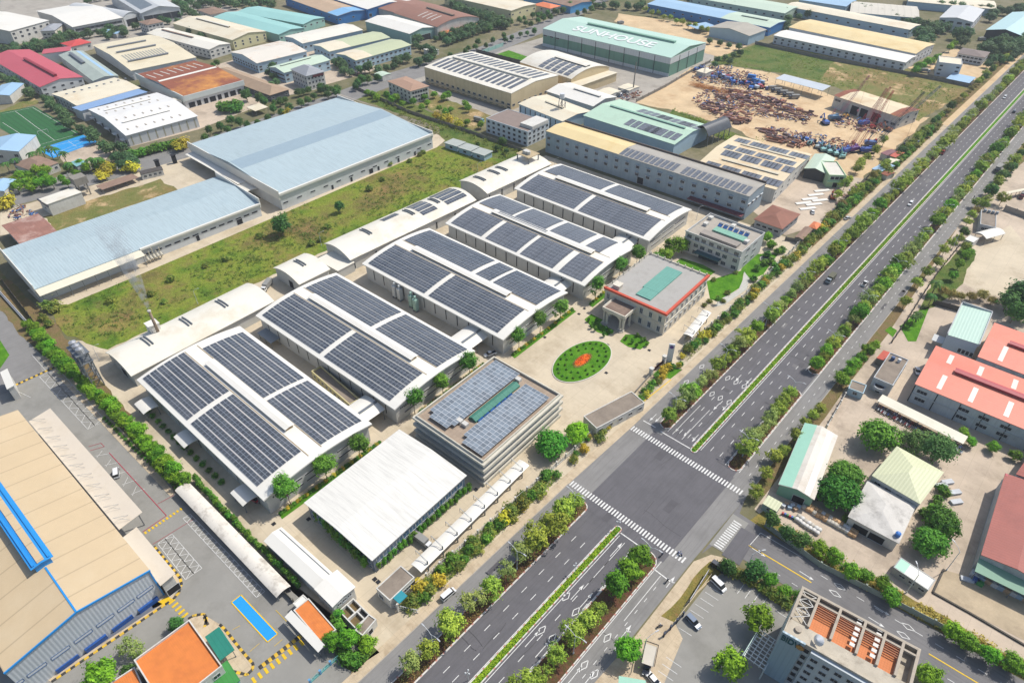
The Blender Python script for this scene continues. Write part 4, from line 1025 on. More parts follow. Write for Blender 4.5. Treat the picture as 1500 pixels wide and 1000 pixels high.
strip(b2_, 'roof_band', M('pale_blue_band', '9fb4c0', .5, .05), 1, b2_.S-1, b2_.D*.5, b2_.D*.62, .03, .02)
wins(b2_, 'r', 13, 3.6, 3.0, .8, None, None, frame=WALLW, glass=SL, mull=0)
for f in (.3,.42,.6,.74,.86): door(b2_, 'r', b2_.W*f, 1.4, 2.6)
door(b2_, 'r', b2_.W*.55, 2.8, 3)
m = MB(); m.box(-.2, -.2, 6.4, b2_.L+.2, .3, 11.4); m.build('front_parapet', WHITE, b2_.T)
m = MB(); m.box(0, b2_.W-.4, 7, b2_.L, b2_.W+.1, 11.2); m.build('gable_parapet', WHITE, b2_.T)
m = MB(); m.box(b2_.L-.7, 0, 8.6, b2_.L+.5, b2_.W, 9.8); m.build('eave_gutter', WHITE, b2_.T)
for i in range(8): door(b2_, 'f', 8+i*7, 4.2, 4.4)
m = MB(); m.bar((4,-2.5,6), (64,-2.5,6), 5, 0, .3); m.build('dock_awning', WHITE, b2_.T)
canopy('link_roof', 'white arched link roof between the two pale blue warehouses', (355,284),(383,276),(371,266), 5, .8, 'x', 'arch', ARW, sp=6)
# small buildings along the street beside them
BRN = M('faded_brown_tile', '9d8270', .85, .12, .25, stain='75604f', samt=.5, sscale=.1); RUSTR = M('rust_roof', '9c5a40', .8, .18, .1, streak='x', stain='dd9a4a', samt=.9, sscale=.035)
q = shed('yard_store', 'white store with a cream sloping roof beside the dry lawn', (55,292),(70,302),(113,279), 6, 1.0, 'y', 'mono', ARW, PLAST, ov=.3); wins(q, 'f', 1, 3, 2, 1)
m = MB(); m.box(-.2,-.2,5.3,q.L+.2,.3,6.4); m.build('fascia', M('navy_fascia','4a5060',.5,.1), q.T)
p = at(125, 285); T = thing('water_tower', 'grey concrete water tower beside the white store', 'tower', (p.x,p.y,0), .04)
for x in (-2.2,2.2):
    for y in (-2.2,2.2): m = MB(); m.box(x-.3,y-.3,0,x+.3,y+.3,7); m.build('leg', CONC, T)
m = MB(); m.box(-3.4,-3.4,7,3.4,3.4,11); m.build('tank', CONC, T); m = MB(); m.box(-2.8,-2.8,3.4,2.8,2.8,3.7); m.build('landing', CONC, T)
q = canopy('scooter_shelter', 'long low brown roofed shelter along the inner yard', (140,272),(150,279),(202,260), 2.6, .4, 'y', 'mono', BRN, sp=5)
q = shed('guard_house', 'black and white guard house with an arched dark roof by the street', (203,251),(206,256),(236,244), 3.6, .8, 'y', 'arch', M('dark_roof','55504c',.7,.15), PLAST, ov=.2); wins(q, 'r', 4, 1.9, 1.4, 1.2)
for dx, l in ((233,'black gate pier nearest the arched guard house'),(257,'black gate pier at the far side of the white gate')):
    p = at(dx, 247 if dx < 240 else 239); T = thing('gate_pier', l, 'pillar', (p.x,p.y,0)); m = MB(); m.box(-1,-1,0,1,1,5); m.build('shaft', DARK, T); m = MB(); m.box(-1.3,-1.3,5,1.3,1.3,5.4); m.build('cap', DARK, T)
q = shed('rust_pavilion', 'white framed pavilion with a rusty brown translucent roof', (2,330),(29,358),(83,338), 6, 1.0, 'y', 'gable', M('rust_slats', 'a8796a', .8, .2, .2, streak='x', stain='d9c4b8', samt=.6, sscale=.1), PLAST, ov=1.2); wins(q, 'r', 5, 3, 2, 1.6)
# ------------------------------------------------------------------ factories in the north-west
def fac(name, label, A, Bp, C, h, rise=2, ridge='x', kind='gable', roof=None, wall=None, wf=0, wr=0, wz=None, ww=2.2, whh=1.2, gl=None, **k):
    b = shed(name, label, A, Bp, C, h, rise, ridge, kind, roof, wall or (WALLY if False else WALLW), cat=k.pop('cat', 'factory'), **k)
    for z in (wz or (h*.55,)):
        if wf: wins(b, 'f', wf, z, ww, whh, glass=gl or SL, mull=0)
        if wr: wins(b, 'r', wr, z, ww, whh, glass=gl or SL, mull=0)
    return b
RED = M('red_metal_roof', 'd0606c', .55, .06, .1, rib='x', ribp=1, stain='b8505c', samt=.4, sscale=.05); REDD = M('red_vent', 'a83a48', .55, .1)
CREAMR = M('cream_roof', 'efe3c4', .6, .07, .08, rib='y', ribp=1.2, stain='c9b284', samt=.45, sscale=.05); CREAMX = M('cream_roof_x', 'f0e6cc', .6, .07, .08, stain='d8b888', samt=.5, sscale=.05)
OLIVE = M('olive_roof', 'ccd4ae', .6, .06, .06, rib='x', ribp=1.2); PGREEN = M('pale_green_roof', 'cfe2cc', .55, .05, .05, rib='x', ribp=1.2); TEALR = M('teal_roof', 'a2d6d0', .55, .06, .06, rib='x', ribp=1.2, stain='8cc0c0', samt=.4, sscale=.03); TEALW = M('teal_wall', 'a8d4c8', .65, .1)
GREYG = M('grey_green_roof', 'b3bfb6', .65, .08, .1, rib='x', ribp=1.2, stain='96a298', samt=.4); SLATE = M('slate_roof', 'a6aab0', .7, .1, .3); BLUEB = M('royal_blue_wall', '3d8fd8', .5, .08, .3, rib='y', ribp=1.2); SKYB = M('sky_blue_roof', 'a9cdea', .5, .06, .05, rib='x', ribp=1.2); LBW = M('light_blue_wall', 'b8d4e4', .6, .08, .2, rib='x', ribp=1); YELW = M('pale_yellow_wall', 'ece4b4', .7, .08, .3); YELR = M('yellow_roof', 'f3dca4', .6, .08, .06, rib='y', ribp=1.2, stain='dcb66a', samt=.5, sscale=.05)
b = fac('red_roof_factory', 'long red roofed factory with a dark red ridge vent beside the football pitch', (58,128),(122,113),(40,73), 8, 2.6, 'x', 'gable', RED, None, 14, 5, (5.5,2.2)); vent(b, b.S*.35, b.S*.93, 2.6, 1.6, REDD, side=REDD)
b = fac('red_roof_annex', 'small red roofed annex behind the long red factory', (62,82),(104,77),(84,70), 7, 1.5, 'y', 'mono', RED)
b = fac('grey_roof_factory', 'grey green roofed factory with a single long vent beside the red roof', (136,119),(174,111),(106,77), 7, 1.6, 'x', 'gable', GREYG); vent(b, b.S*.1, b.S*.5, 3, 1.5, STEEL, t=b.D*.4)
strip(b, 'blue_roof_strip', SKYB, 1, b.S-1, b.D*.72, b.D*.86, .06, .03)
b = fac('cream_roof_factory', 'faded cream roofed factory with a row of dots above the blue roof strip', (112,155),(206,129),(174,112), 7, 1.4, 'y', 'gable', CREAMX, None, 0, 0)
for i in range(12): m = MB(); m.box(b.L*.3, 5+i*5.4, b.zf(b.L*.3), b.L*.3+2, 6.2+i*5.4, b.zf(b.L*.3)+.5); m.build('roof_fan', STEEL, b.T)
wins(b, 'f', 8, 4.5, 1.6, 1.4, glass=SL); wins(b, 'f', 8, 2, 1.6, 1.4, glass=SL)
b = fac('blue_roof_hall', 'narrow pale blue roofed hall between the cream and the white factory', (119,164),(217,136),(207,129), 7, .6, 'y', 'mono', M('mid_blue_roof', '8fb0da', .55, .06))
b = fac('white_factory', 'white twin gabled factory in front of the street hedge', (184,199),(290,170),(220,138), 7.5, 3, 'y', 'gable', M('white_roof_twin', 'f4f3ef', .5, .05, .05, stain='d4d0c6', samt=.3), WALLW, 0, 0)
for t in (.24, .72): vent(b, b.S*.12, b.S*.78, 1.6, .9, t=b.D*t)
for t in (.12,.36,.62,.88):
    for i in range(7): m = MB(); y = b.S*(.1+.12*i); m.box(b.D*t-1.3, y-.4, b.zf(b.D*t)-.2, b.D*t+1.3, y+.4, b.zf(b.D*t)+.3); m.build('skylight', M('skylight_tan', 'c9bfae', .5, .1), b.T)
on_wall(b, 'r', 'column', M('column_olive', 'a8a888', .7, .1), lambda q: None) if False else None
me = win_mesh(.5, 5.4, M('column_olive','b8b498',.7,.1), M('column_olive','b8b498',.7,.1), 0, .1)
for i in range(9): l, r = face_xf(b, 'r', 3+i*(b.W-6)/8); link('wall_pier', me, b.T, (l[0],l[1],3.4), r)
for i in range(5): m = MB(); x = 6+i*(b.L-12)/4; m.bar((x-2,-1,3.6), (x+2,-1,3.6), 2.4, 0, .2); m.build('door_awning', WHITE, b.T); door(b, 'f', x, 3, 3)
b = fac('rusty_factory', 'large factory with a rust streaked roof and white ridge cap', (268,143),(357,119),(288,88), 8.5, 2.8, 'y', 'gable', RUSTR, None, 0, 0)
m = MB(); m.profile('y', 1, b.S-1, [(b.D/2-1.6,b.zf(b.D/2-1.6)+.15),(b.D/2,b.zf(b.D/2)+.3),(b.D/2+1.6,b.zf(b.D/2+1.6)+.15)], [(b.D/2-1.6,b.zf(b.D/2-1.6)),(b.D/2,b.zf(b.D/2)),(b.D/2+1.6,b.zf(b.D/2+1.6))]); m.build('ridge_cap', WHITE, b.T)
for i in range(8): strip(b, 'skylight_strip', M('skylight_white', 'ded6ca', .5, .1), 4+i*(b.S-10)/7, 5+i*(b.S-10)/7, b.D*.12, b.D*.34, .08, .05)
m = MB(); m.box(-.2, -.3, 5.2, b.L+.2, .4, 9.6); m.box(b.L-.3, .4, 5.6, b.L+.3, b.W, 9.2); m.build('fascia', M('fascia_grey', 'd4dcd8', .6, .06), b.T)
for i in range(8): door(b, 'r', 5+i*(b.W-10)/7, 3 if i % 3 else 4.6, 3.6)
wins(b, 'r', 8, 6.2, 3, .8, 5, b.W-5, glass=SL)
b = fac('white_lean_to', 'narrow cream lean-to between the rusty roof and the white factory', (266,147),(268,144),(190,110), 6, .5, 'x', 'mono', CREAMX)
b = fac('sawtooth_factory', 'wide cream factory with grey rooflights and three long ridge vents', (192,104),(288,84),(208,53), 7.5, 2.2, 'y', 'gable', CREAMR)
for t in (.25,.5,.78): vent(b, b.S*.1, b.S*.72, 2.4, 1.3, STEEL, t=b.D*t, side=STEEL)
for i in range(14): strip(b, 'skylight_strip', M('skylight_grey', 'a8a89c', .5, .15), b.S*(.12+.045*i), b.S*(.12+.045*i)+1.2, b.D*.58, b.D*.74, .06, .04)
b = fac('red_hip_house', 'small white house with a bright red hipped roof behind the cream factory', (104,69),(134,62),(120,56), 6, 2, 'x', 'hip', M('red_tile','d8524e',.7,.1,.4), PLAST, 3, 2, cat='house')
b = fac('white_hall_far', 'broad white hall with an open two storey glazed front in the far left', (106,40),(180,26),(120,5), 10, 3, 'y', 'gable', WHITE, PLAST, 0, 10, (6.8,3.2), 5, 2)
b = fac('white_factory_far', 'white windowed factory cut off by the left edge of the scene', (14,46),(72,30),(0,4), 12, 3, 'y', 'gable', WHITE, PLAST, 0, 6, (9,5.5), 2.4, 1.6)
b = fac('hip_office', 'small pale office with a grey hipped roof among dark trees', (58,46),(80,45),(62,36), 9, 1.8, 'x', 'hip', SLATE, CREAM, 3, 3, (6,3), cat='office')
b = fac('grey_hangar', 'grey roofed hangar with a wide arched opening', (180,26),(203,20),(150,0), 9, 3, 'x', 'arch', M('hangar_grey','d3d6d6',.5,.06), WALLW); door(b, 'r', b.W/2, b.W*.7, 6)
b = fac('grey_hangar', 'larger open fronted hangar with a dark grey roof band at the top edge', (206,20),(264,11),(196,-14), 11, 4, 'x', 'gable', M('hangar_grey','d3d6d6',.5,.06), WALLW, 0, 4, (5,), 9, 6); strip(b, 'roof_band', M('dark_roof_panels','7c8790',.5,.1), b.S*.3, b.S*.9, b.D*.1, b.D*.42, .08, .05)
b = fac('yellow_end_factory', 'long cream roofed factory with pale yellow end walls', (340,59),(390,46),(306,22), 8.5, 2.6, 'x', 'gable', CREAMX, YELW, 0, 5, (5.5,3), 1.6, 1.4); vent(b, b.S*.15, b.S*.7, 2.2, 1.2, ARW, side=RUST)
b = fac('white_long_factory', 'long white roofed factory with many small side windows', (306,73),(338,64),(262,37), 8, 1.6, 'x', 'gable', ARW, PLAST, 16, 4, (5.5,2.5)); vent(b, b.S*.1, b.S*.6, 2, 1, BRN)
b = fac('brown_hip_office', 'three storey office with a brown hipped roof behind the white factory', (215,37),(240,32),(222,28), 10, 1.8, 'x', 'hip', BRN, PLAST, 4, 4, (8,5,2.4), cat='office')
b = fac('teal_factory', 'long pale teal roofed factory with one long ridge', (408,51),(446,41),(362,14), 7.5, 1.8, 'x', 'gable', TEALR, TEALW, 0, 6)
b = fac('teal_factory', 'shorter teal roofed factory with small vent boxes along its side', (444,36),(476,26),(398,4), 7.5, 1.6, 'x', 'gable', TEALR, TEALW, 12, 4, (5,))
b = fac('brown_hip_house', 'small brown hipped house at the edge of the dark far wood', (308,22),(334,17),(320,9), 6, 1.8, 'x', 'hip', BRN, PLAST, 3, 3, cat='house')
b = fac('rust_patch_factory', 'white factory with faint rust patches on its wide roof', (376,93),(450,75),(414,59), 8, 2.6, 'y', 'gable', M('white_rust_roof','efe8da',.6,.06,.06,stain='cf9a62',samt=.6,sscale=.06), LBW, 10, 4, (4.5,2.4))
b = fac('cream_long_factory', 'cream roofed factory in front of the teal roofs', (443,64),(532,44),(511,33), 8, 1.6, 'y', 'gable', ARW, LBW, 6, 12)
b = fac('olive_factory', 'rear olive and cream roofed factory of a parallel pair', (482,76),(572,55),(552,45), 7.5, 1.6, 'y', 'gable', OLIVE, LBW, 5, 10); strip(b, 'cream_roof_panel', CREAMX, .5, b.S*.35, .2, b.D-.2, .05, .03, n=2)
b = fac('olive_factory', 'front olive and cream roofed factory with white awnings along its side', (521,89),(603,66),(585,54), 8, 1.6, 'y', 'gable', OLIVE, LBW, 4, 12, (5.6,2.2)); strip(b, 'cream_roof_panel', CREAMX, .5, b.S*.3, .2, b.D-.2, .05, .03, n=2)
b = fac('pale_green_factory', 'pale green roofed factory behind the hipped white office', (416,107),(484,88),(466,79), 8, 2, 'y', 'gable', PGREEN, LBW, 8, 6, (5.4,2.4)); vent(b, b.S*.1, b.S*.75, 2, 1, PGREEN)
b = fac('hip_white_office', 'white three storey office with a pale grey hipped roof', (448,112),(476,105),(452,95), 11, 3.6, 'x', 'hip', SLATE, PLAST, 6, 5, (8.6,5.4,2.3), 1.4, 1.4, cat='office')
on_wall(b, 'r', 'wall_emblem', M('sign_maroon','6a2c34',.6,.1), lambda q: q.box(b.W*.35,-.7,8.9,b.W*.9,-.05,10.4))
b = fac('brown_long_house', 'long low house with a faded brown hipped roof by the rusty factory', (395,140),(424,131),(322,101), 5, 3, 'x', 'hip', M('tan_tile','b39a80',.8,.12,.3), M('dark_glazed','5a6068',.6,.2), 10, 2, (2.4,), cat='house')
b = fac('blue_end_factory', 'tan roofed factory with a bright blue hipped end', (494,24),(540,15),(430,-6), 8, 2, 'x', 'gable', M('tan_sheet','c9ae90',.7,.1,.1), BLUEB, 8, 3); strip(b, 'blue_roof_panel', M('azure_roof','8cc2ec',.5,.06), b.S*.82, b.S-.1, .1, b.D-.1, .05, .03, n=2)
b = fac('royal_blue_factory', 'large white roofed factory with royal blue walls at the top edge', (538,14),(602,1),(520,-22), 10, 2.4, 'x', 'gable', WHITE, BLUEB, 0, 4, (4,), 3, 3)
b = fac('white_teal_factory', 'white gabled factory with ribbed teal side wall beside the brown roofs', (600,50),(638,40),(565,24), 9, 2.4, 'x', 'gable', WHITE, M('teal_ribbed','9cc0b8',.6,.08,.2,rib='x',ribp=2.5), 0, 0); door(b, 'r', b.W*.55, b.W*.5, 5)
b = fac('brown_arch_factory', 'brown roofed factory with a curved white front gable', (640,40),(703,26),(622,10), 10, 4, 'x', 'arch', M('brown_sheet','a07462',.7,.1,.15), PLAST, 0, 0); vent(b, b.S*.3, b.S*.9, 3, 1.6, BRN)
for i in range(4): strip(b, 'skylight_strip', M('skylight_white','ded6ca',.5,.1), b.S*(.45+.1*i), b.S*(.45+.1*i)+1.6, b.D*.12, b.D*.36, .08, .05, n=3)
b = fac('brown_arch_factory', 'smaller brown roofed factory with a white front at the top edge', (586,21),(642,8),(600,-4), 9, 2.6, 'x', 'gable', M('brown_sheet','a07462',.7,.1,.15), PLAST, 0, 4)
b = fac('orange_lean_to', 'low orange roofed lean-to with blue posts before the curved gable', (655,50),(708,34),(700,31), 5, .8, 'y', 'mono', M('orange_sheet','f0935e',.6,.06), LBW, 0, 8)
b = fac('yellow_hall', 'cream roofed hall with pale yellow walls across the street', (749,16),(786,6),(700,-18), 9, 1, 'x', 'gable', CREAMX, YELW, 4, 4, (5,))
b = fac('orange_hip_house', 'pale yellow house with an orange hipped tile roof by the street', (806,13),(822,9),(800,2), 7, 2.2, 'x', 'hip', M('orange_tiles','f08a5a',.7,.08,.4), CREAM, 3, 3, (4.6,2), cat='house')
b = fac('brown_blue_factory', 'brown roofed factory with a blue eave behind the orange hipped house', (836,10),(868,2),(800,-14), 7, 1.5, 'x', 'gable', BRN, M('eave_blue','5ab0e8',.5,.06))
# ------------------------------------------------------------------ the green-walled hall with the roof lettering
MINT = M('mint_roof', 'c6e6d6', .5, .04, .03, rib='y', ribp=1.2); GRW = M('green_wall', '7aa893', .6, .07, .1, rib='x', ribp=7.5)
sn = shed('green_hall', 'huge mint roofed hall with green walls and white lettering on the roof', (795,42),(983,85),(1036,63), 14.5, 3.2, 'x', 'gable', MINT, GRW, ov=.3, th=.4, cat='warehouse')
vent(sn, sn.S*.22, sn.S*.9, 3.4, 1.6, M('mint_dark','9fcab4',.5,.06), side=M('mint_dark','9fcab4',.5,.06))
m = MB(); L, W = sn.L, sn.W
m.box(.1,.05,9.6,L-.1,.29,14.2); m.box(L-.29,.3,9.6,L-.05,W-.3,14.2); m.box(.2,.1,0,L-.1,.28,2.4); m.build('white_cladding_band', M('band_white','dfe6e6',.6,.05,.2,rib='x',ribp=2.5), sn.T)
for f, n in (('f',9),('r',4)): 
    for i in range(1, n): l, r = face_xf(sn, f, (L if f == 'f' else W)*i/n); link('joint_strip', win_mesh(.35, 13.5, SL, SL, 0, .05), sn.T, (l[0]+(.3 if f=='r' else 0), l[1]-(.3 if f=='f' else 0), 7), r)
wins(sn, 'f', 3, 9, 3.4, 1.2, 3, 17, glass=SL)
t = text_mesh('SUNHOUSE', 15.5, M('letter_white','fbfdfb',.5,.03), 'roof_lettering', sn.T, .05, .25)
sl_ = math.atan2(3.2, W/2); t.location = (L*.5, W*.25, sn.zf(W*.25)+.25); t.rotation_euler = (sl_, 0, 0); t.scale = (1.02, .98, 1)
# beige factory group
BEI = M('beige_wall', 'e8d3a8', .7, .06, .2, rib='x', ribp=4.2, stain='bfa678', samt=.3)
bg_ = shed('beige_factory', 'beige walled factory with fifteen grey solar strips on each roof slope', (621,98),(749,137),(825,112), 12, 2.2, 'x', 'gable', ARW, BEI, ov=.2, th=.3, cat='factory')
vent(bg_, bg_.S*.06, bg_.S*.94, 3.4, 1.4, ARW, side=ARW)
for i in range(15):
    a = .035+.062*i
    for t0, t1 in ((.1,.44),(.57,.93)): strip(bg_, 'solar_panel_row', SOLD, a*bg_.S, (a+.036)*bg_.S, t0*bg_.D, t1*bg_.D, .14, .05, (3,14))
wins(bg_, 'f', 16, 3.6, 2.6, 1.4, glass=SL); wins(bg_, 'f', 16, 1.4, 2.6, 1.4, glass=SL); wins(bg_, 'r', 9, 3.2, 2.6, 1.4, glass=SL)
m = MB(); m.box(4,-2.6,2.5,bg_.L-4,0,2.75); m.build('awning', M('awning_beige','d9c49a',.6,.1), bg_.T)
b2b = shed('beige_annex', 'beige annex with a domed white roof and square solar blocks', (837,116),(893,98),(800,80), 9, 4, 'x', 'arch', ARW, BEI, ov=.3, cat='factory')
for i in range(5):
    for j in range(4): strip(b2b, 'solar_panel_block', SOLG, b2b.S*(.34+.12*i), b2b.S*(.34+.12*i)+5, b2b.D*(.04+.095*j), b2b.D*(.04+.095*j)+b2b.D*.08, .14, .05, (5,3), n=2)
vent(b2b, b2b.S*.35, b2b.S*.95, 6, 1.2, ARW, t=b2b.D*.5)
b = fac('beige_low_store', 'low cream roofed store beside the domed beige annex', (846,129),(905,108),(886,101), 6, .8, 'y', 'mono', CREAMX, BEI)
b = fac('white_shed', 'upper white gabled shed with one roof vent beside the water tower', (869,156),(904,142),(838,120), 7.5, 2.2, 'x', 'gable', WHITE, M('grey_wall','c9ccc8',.6,.06,.2,rib='x',ribp=3), 0, 4); vent(b, b.S*.35, b.S*.9, 2.4, 1, WHITE)
b = fac('white_shed', 'lower white gabled shed with grey posts below the water tower', (824,178),(867,163),(800,139), 7, 1.6, 'x', 'gable', CREAMX, LBW, 0, 0); vent(b, b.S*.3, b.S*.7, 2, .9, CREAMX); wins(b, 'f', 9, 3, .5, 5, glass=SL, frame=SL)
p = at(822, 176); T = thing('lattice_tower', 'grey lattice water tower between the white sheds', 'tower', (p.x,p.y,0))
for x in (-1.6,1.6):
    for y in (-1.6,1.6): m = MB(); m.bar((x*1.4,y*1.4,0),(x*.8,y*.8,15),.4); m.build('leg', STEEL, T)
m = MB(); [m.bar((s*1.9,-1.9+.1*z,z),(s*1.9,1.9,z+4),.22) for s in (-1,1) for z in (0,4,8)]; [m.bar((-1.9,s*1.9,z),(1.9,s*1.9,z+4),.22) for s in (-1,1) for z in (0,4,8)]; m.build('bracing', STEEL, T)
m = MB(); m.tube((0,0,15),(0,0,18),1.7,n=12); m.build('tank', M('tank_white','e8eaec',.3,.05), T)
p = at(927, 136); T = thing('radio_mast', 'tall thin concrete mast beside the green hall', 'mast', (p.x,p.y,0)); m = MB(); m.tube((0,0,0),(0,0,22),.55,.3,8); m.build('pole', CONC, T); m = MB(); m.tube((0,0,0),(0,0,.6),1,1,8); m.build('footing', CONC, T)
b = fac('brown_roof_office', 'white three storey office with a brown grey flat roof beside the lattice tower', (712,173),(773,193),(803,178), 9.8, kind='flat', roof=M('brown_grey_roof','95857c',.85,.1,.3), wall=M('office_white_blue','d6dfe4',.7,.06), wf=8, wr=5, wz=(8,4.9,1.9), ww=2, whh=1.5, par=.25, cat='office')
m = MB(); m.box(b.L*.72,b.W*.2,b.zr,b.L+.3,b.W*.95,b.zr+2.2); m.build('stair_tower', PLAST, b.T)
b = fac('brown_hip_office', 'white three storey office with a low brown hipped roof beside the garden', (567,119),(601,134),(631,127), 9.5, 1.4, 'x', 'hip', M('rose_brown_tile','b5937c',.8,.08,.3), PLAST, 6, 6, (7.4,4.6,1.8), 1.8, 1.5, cat='office')
for i, l in enumerate(('left of the three joined grey site cabins','middle one of the three joined grey site cabins','right of the three joined grey site cabins')):
    t = i/3
    A = (650+t*60, 209+t*20); b = fac('site_cabin', l+' at the field edge', A, (A[0]+19.5, A[1]+6.5), (A[0]+35, A[1]+.5), 3.6, .3, 'y', 'mono', M('cabin_roof','b9bfb8',.6,.1), LBW, group='joined grey site cabins', cat='cabin', wf=1, wz=(1.8,))
# ------------------------------------------------------------------ long grey factory and neighbours
GREYW = M('blue_grey_wall', 'a3b6c2', .65, .06, .15, rib='x', ribp=6, stain='8798a2', samt=.3)
gf = shed('long_grey_factory', 'very long blue grey factory with two rows of windows and a half yellow roof', (799,192),(1098,288),(1127,270), 13.5, 1.2, 'x', 'gable', M('grey_sheet','b5b0a6',.65,.1,.1,stain='8e887c',samt=.4), GREYW, ov=.3, cat='factory')
strip(gf, 'yellow_roof_panel', YELR, .3, gf.S*.4, .15, gf.D-.2, .06, .04, n=2)
m = MB(); m.box(0, gf.W-.5, 12.6, gf.L, gf.W+.1, 14.6); m.build('rear_parapet', M('parapet_dark','6b6058',.7,.1), gf.T)
k = 0
for i in range(24):
    a = .4+.0245*i
    if i == 11: continue
    strip(gf, 'solar_panel_row', SOLG, a*gf.S, (a+.019)*gf.S, gf.D*.04, gf.D*.44, .13, .05, (2,6))
for z, g in ((9.6,2.2),(5.4,2.2)):
    wins(gf, 'f', 19, z, 2.2, 1.7, glass=SL, mull=2, hood=.8)
wins(gf, 'r', 4, 7.6, 2.2, 1.4, glass=SL, hood=.6); door(gf, 'f', gf.L*.52, 4, 4)
on_wall(gf, 'f', 'low_awning', M('maroon_awning','7a4048',.7,.2), lambda q: q.bar((gf.L*.76,-2,3.2),(gf.L-.5,-2,3.2),4,0,.25))
MINT2 = M('mint_old_roof','c3e2ca',.6,.08,.06,stain='a3b8a4',samt=.5,sscale=.06)
b = fac('mint_solar_factory', 'mint roofed factory with scattered grey solar panels behind the grey factory', (988,212),(1040,184),(898,150), 9, 2.4, 'x', 'gable', MINT2, LBW); vent(b, b.S*.1, b.S*.92, 2, 1, M('mint_dark','9fcab4',.5,.06), t=b.D*.5)
for s0, t0, n in ((.42,.1,5),(.62,.1,5),(.34,.62,5),(.56,.62,5),(.8,.62,3)):
    for i in range(n): strip(b, 'solar_panel_row', SOLG, b.S*s0+i*5, b.S*s0+i*5+4.2, b.D*t0, b.D*(t0+.22), .13, .05, (4,5))
b = fac('arched_frame_shed', 'half covered shed with an open arched steel frame', (1038,200),(1072,186),(1050,178), 7, 5, 'y', 'arch', M('arch_panels','4f555c',.4,.2,.4,joint=(2.4,2,.12)), None, open_=True)
for i in range(5): m = MB(); y = b.W*(i+.1)/4.3; m.box(.2,y-.2,0,.6,y+.2,7); m.box(b.L-.6,y-.2,0,b.L-.2,y+.2,7); m.build('frame_post', STEEL, b.T)
TANR = M('tan_patched_roof','eedcb8',.6,.08,.08,stain='c89a5c',samt=.6,sscale=.06)
ts_ = fac('tan_solar_factory', 'tan roofed factory with patches of grey solar panels near the crane yard', (1137,278),(1190,226),(1078,197), 8.5, 2, 'x', 'gable', TANR, PLAST, 0, 6, (5,2)); 
for q in (.28,.75): vent(ts_, ts_.S*.2, ts_.S*.9, 2, .9, CREAMX, t=ts_.D*q)
for t0 in (.05,.36,.52,.8):
    for i in range(18):
        if (i*7+int(t0*100)) % 5 in (1,): continue
        strip(ts_, 'solar_panel_row', SOLG, ts_.S*(.08+.05*i), ts_.S*(.08+.05*i)+3.4, ts_.D*t0, ts_.D*(t0+.13), .13, .05, (3,4))
b = fac('pale_green_lean_to', 'pale green roofed lean-to joined to the light green office', (1209,254),(1224,232),(1193,226), 6, 1.6, 'y', 'gable', PGREEN, M('open_dark','4a4c4c',.7,.2))
LG = M('light_green_wall','c8e8b8',.7,.06,.2)
lg = fac('light_green_office', 'two storey light green office with a white flat roof by the crane yard', (1215,256),(1240,257),(1268,238), 7.5, kind='flat', roof=M('white_terrace','e6e2d4',.8,.1), wall=LG, wf=3, wr=5, wz=(5.6,), ww=2, whh=1.7, par=.6, cat='office'); door(lg, 'f', lg.L*.5, 2.4, 3); wins(lg, 'r', 4, 2, 2, 1.6)
m = MB(); m.box(-.2,-1.2,3.4,lg.L+.2,0,3.7); m.build('balcony', LG, lg.T)
RB = M('red_brown_tile','9c6a58',.8,.12,.3,stain='6e4a3e',samt=.4)
b = fac('red_brown_hip_house', 'grey house with a sagging red brown hipped roof behind the white office', (1104,321),(1146,336),(1174,314), 5, 2.6, 'x', 'hip', RB, M('house_grey','a8aeb2',.7,.1), 4, 4, (2.6,), cat='house')
b = fac('tan_hut', 'small tan roofed hut against the fence beside the red brown house', (1164,347),(1176,351),(1190,335), 3, .6, 'y', 'gable', BRN, CONC)
b = fac('orange_hut', 'little orange tiled hut above the tan hut', (1184,332),(1196,336),(1204,328), 3.4, 1.2, 'x', 'hip', M('orange_tiles','e08a5a',.7,.08,.4), CREAM)
cy = fac('crane_yard_workshop', 'white workshop with tall bay doors and a cream roof in the crane yard', (1221,140),(1318,172),(1339,158), 8.5, 1.2, 'x', 'gable', TANR, PLAST, 0, 3, (6,2.6))
for f in (.22,.36,.5,.68): door(cy, 'f', cy.L*f, cy.L*.11, 6, M('shutter','b8bcbc',.6,.1) if f < .3 else DARK)
wins(cy, 'f', 2, 6, 2.4, 1.4, cy.L*.06, cy.L*.1); wins(cy, 'f', 2, 3, 3.4, 1.4, cy.L*.84, cy.L*.94)
for a, l in ((0,.1),(.86,1)): strip(cy, 'rust_roof_panel', RUSTR, cy.S*a+.1, cy.S*l-.1, .1, cy.D-.1, .06, .04, n=2)
vc = canopy('vehicle_shelter', 'open steel vehicle shelter with a pale blue roof in the crane yard', (1136,115),(1205,133),(1216,127), 6.5, .6, 'x', 'mono', M('shelter_pale','cdd6de',.55,.08,.1), sp=8)
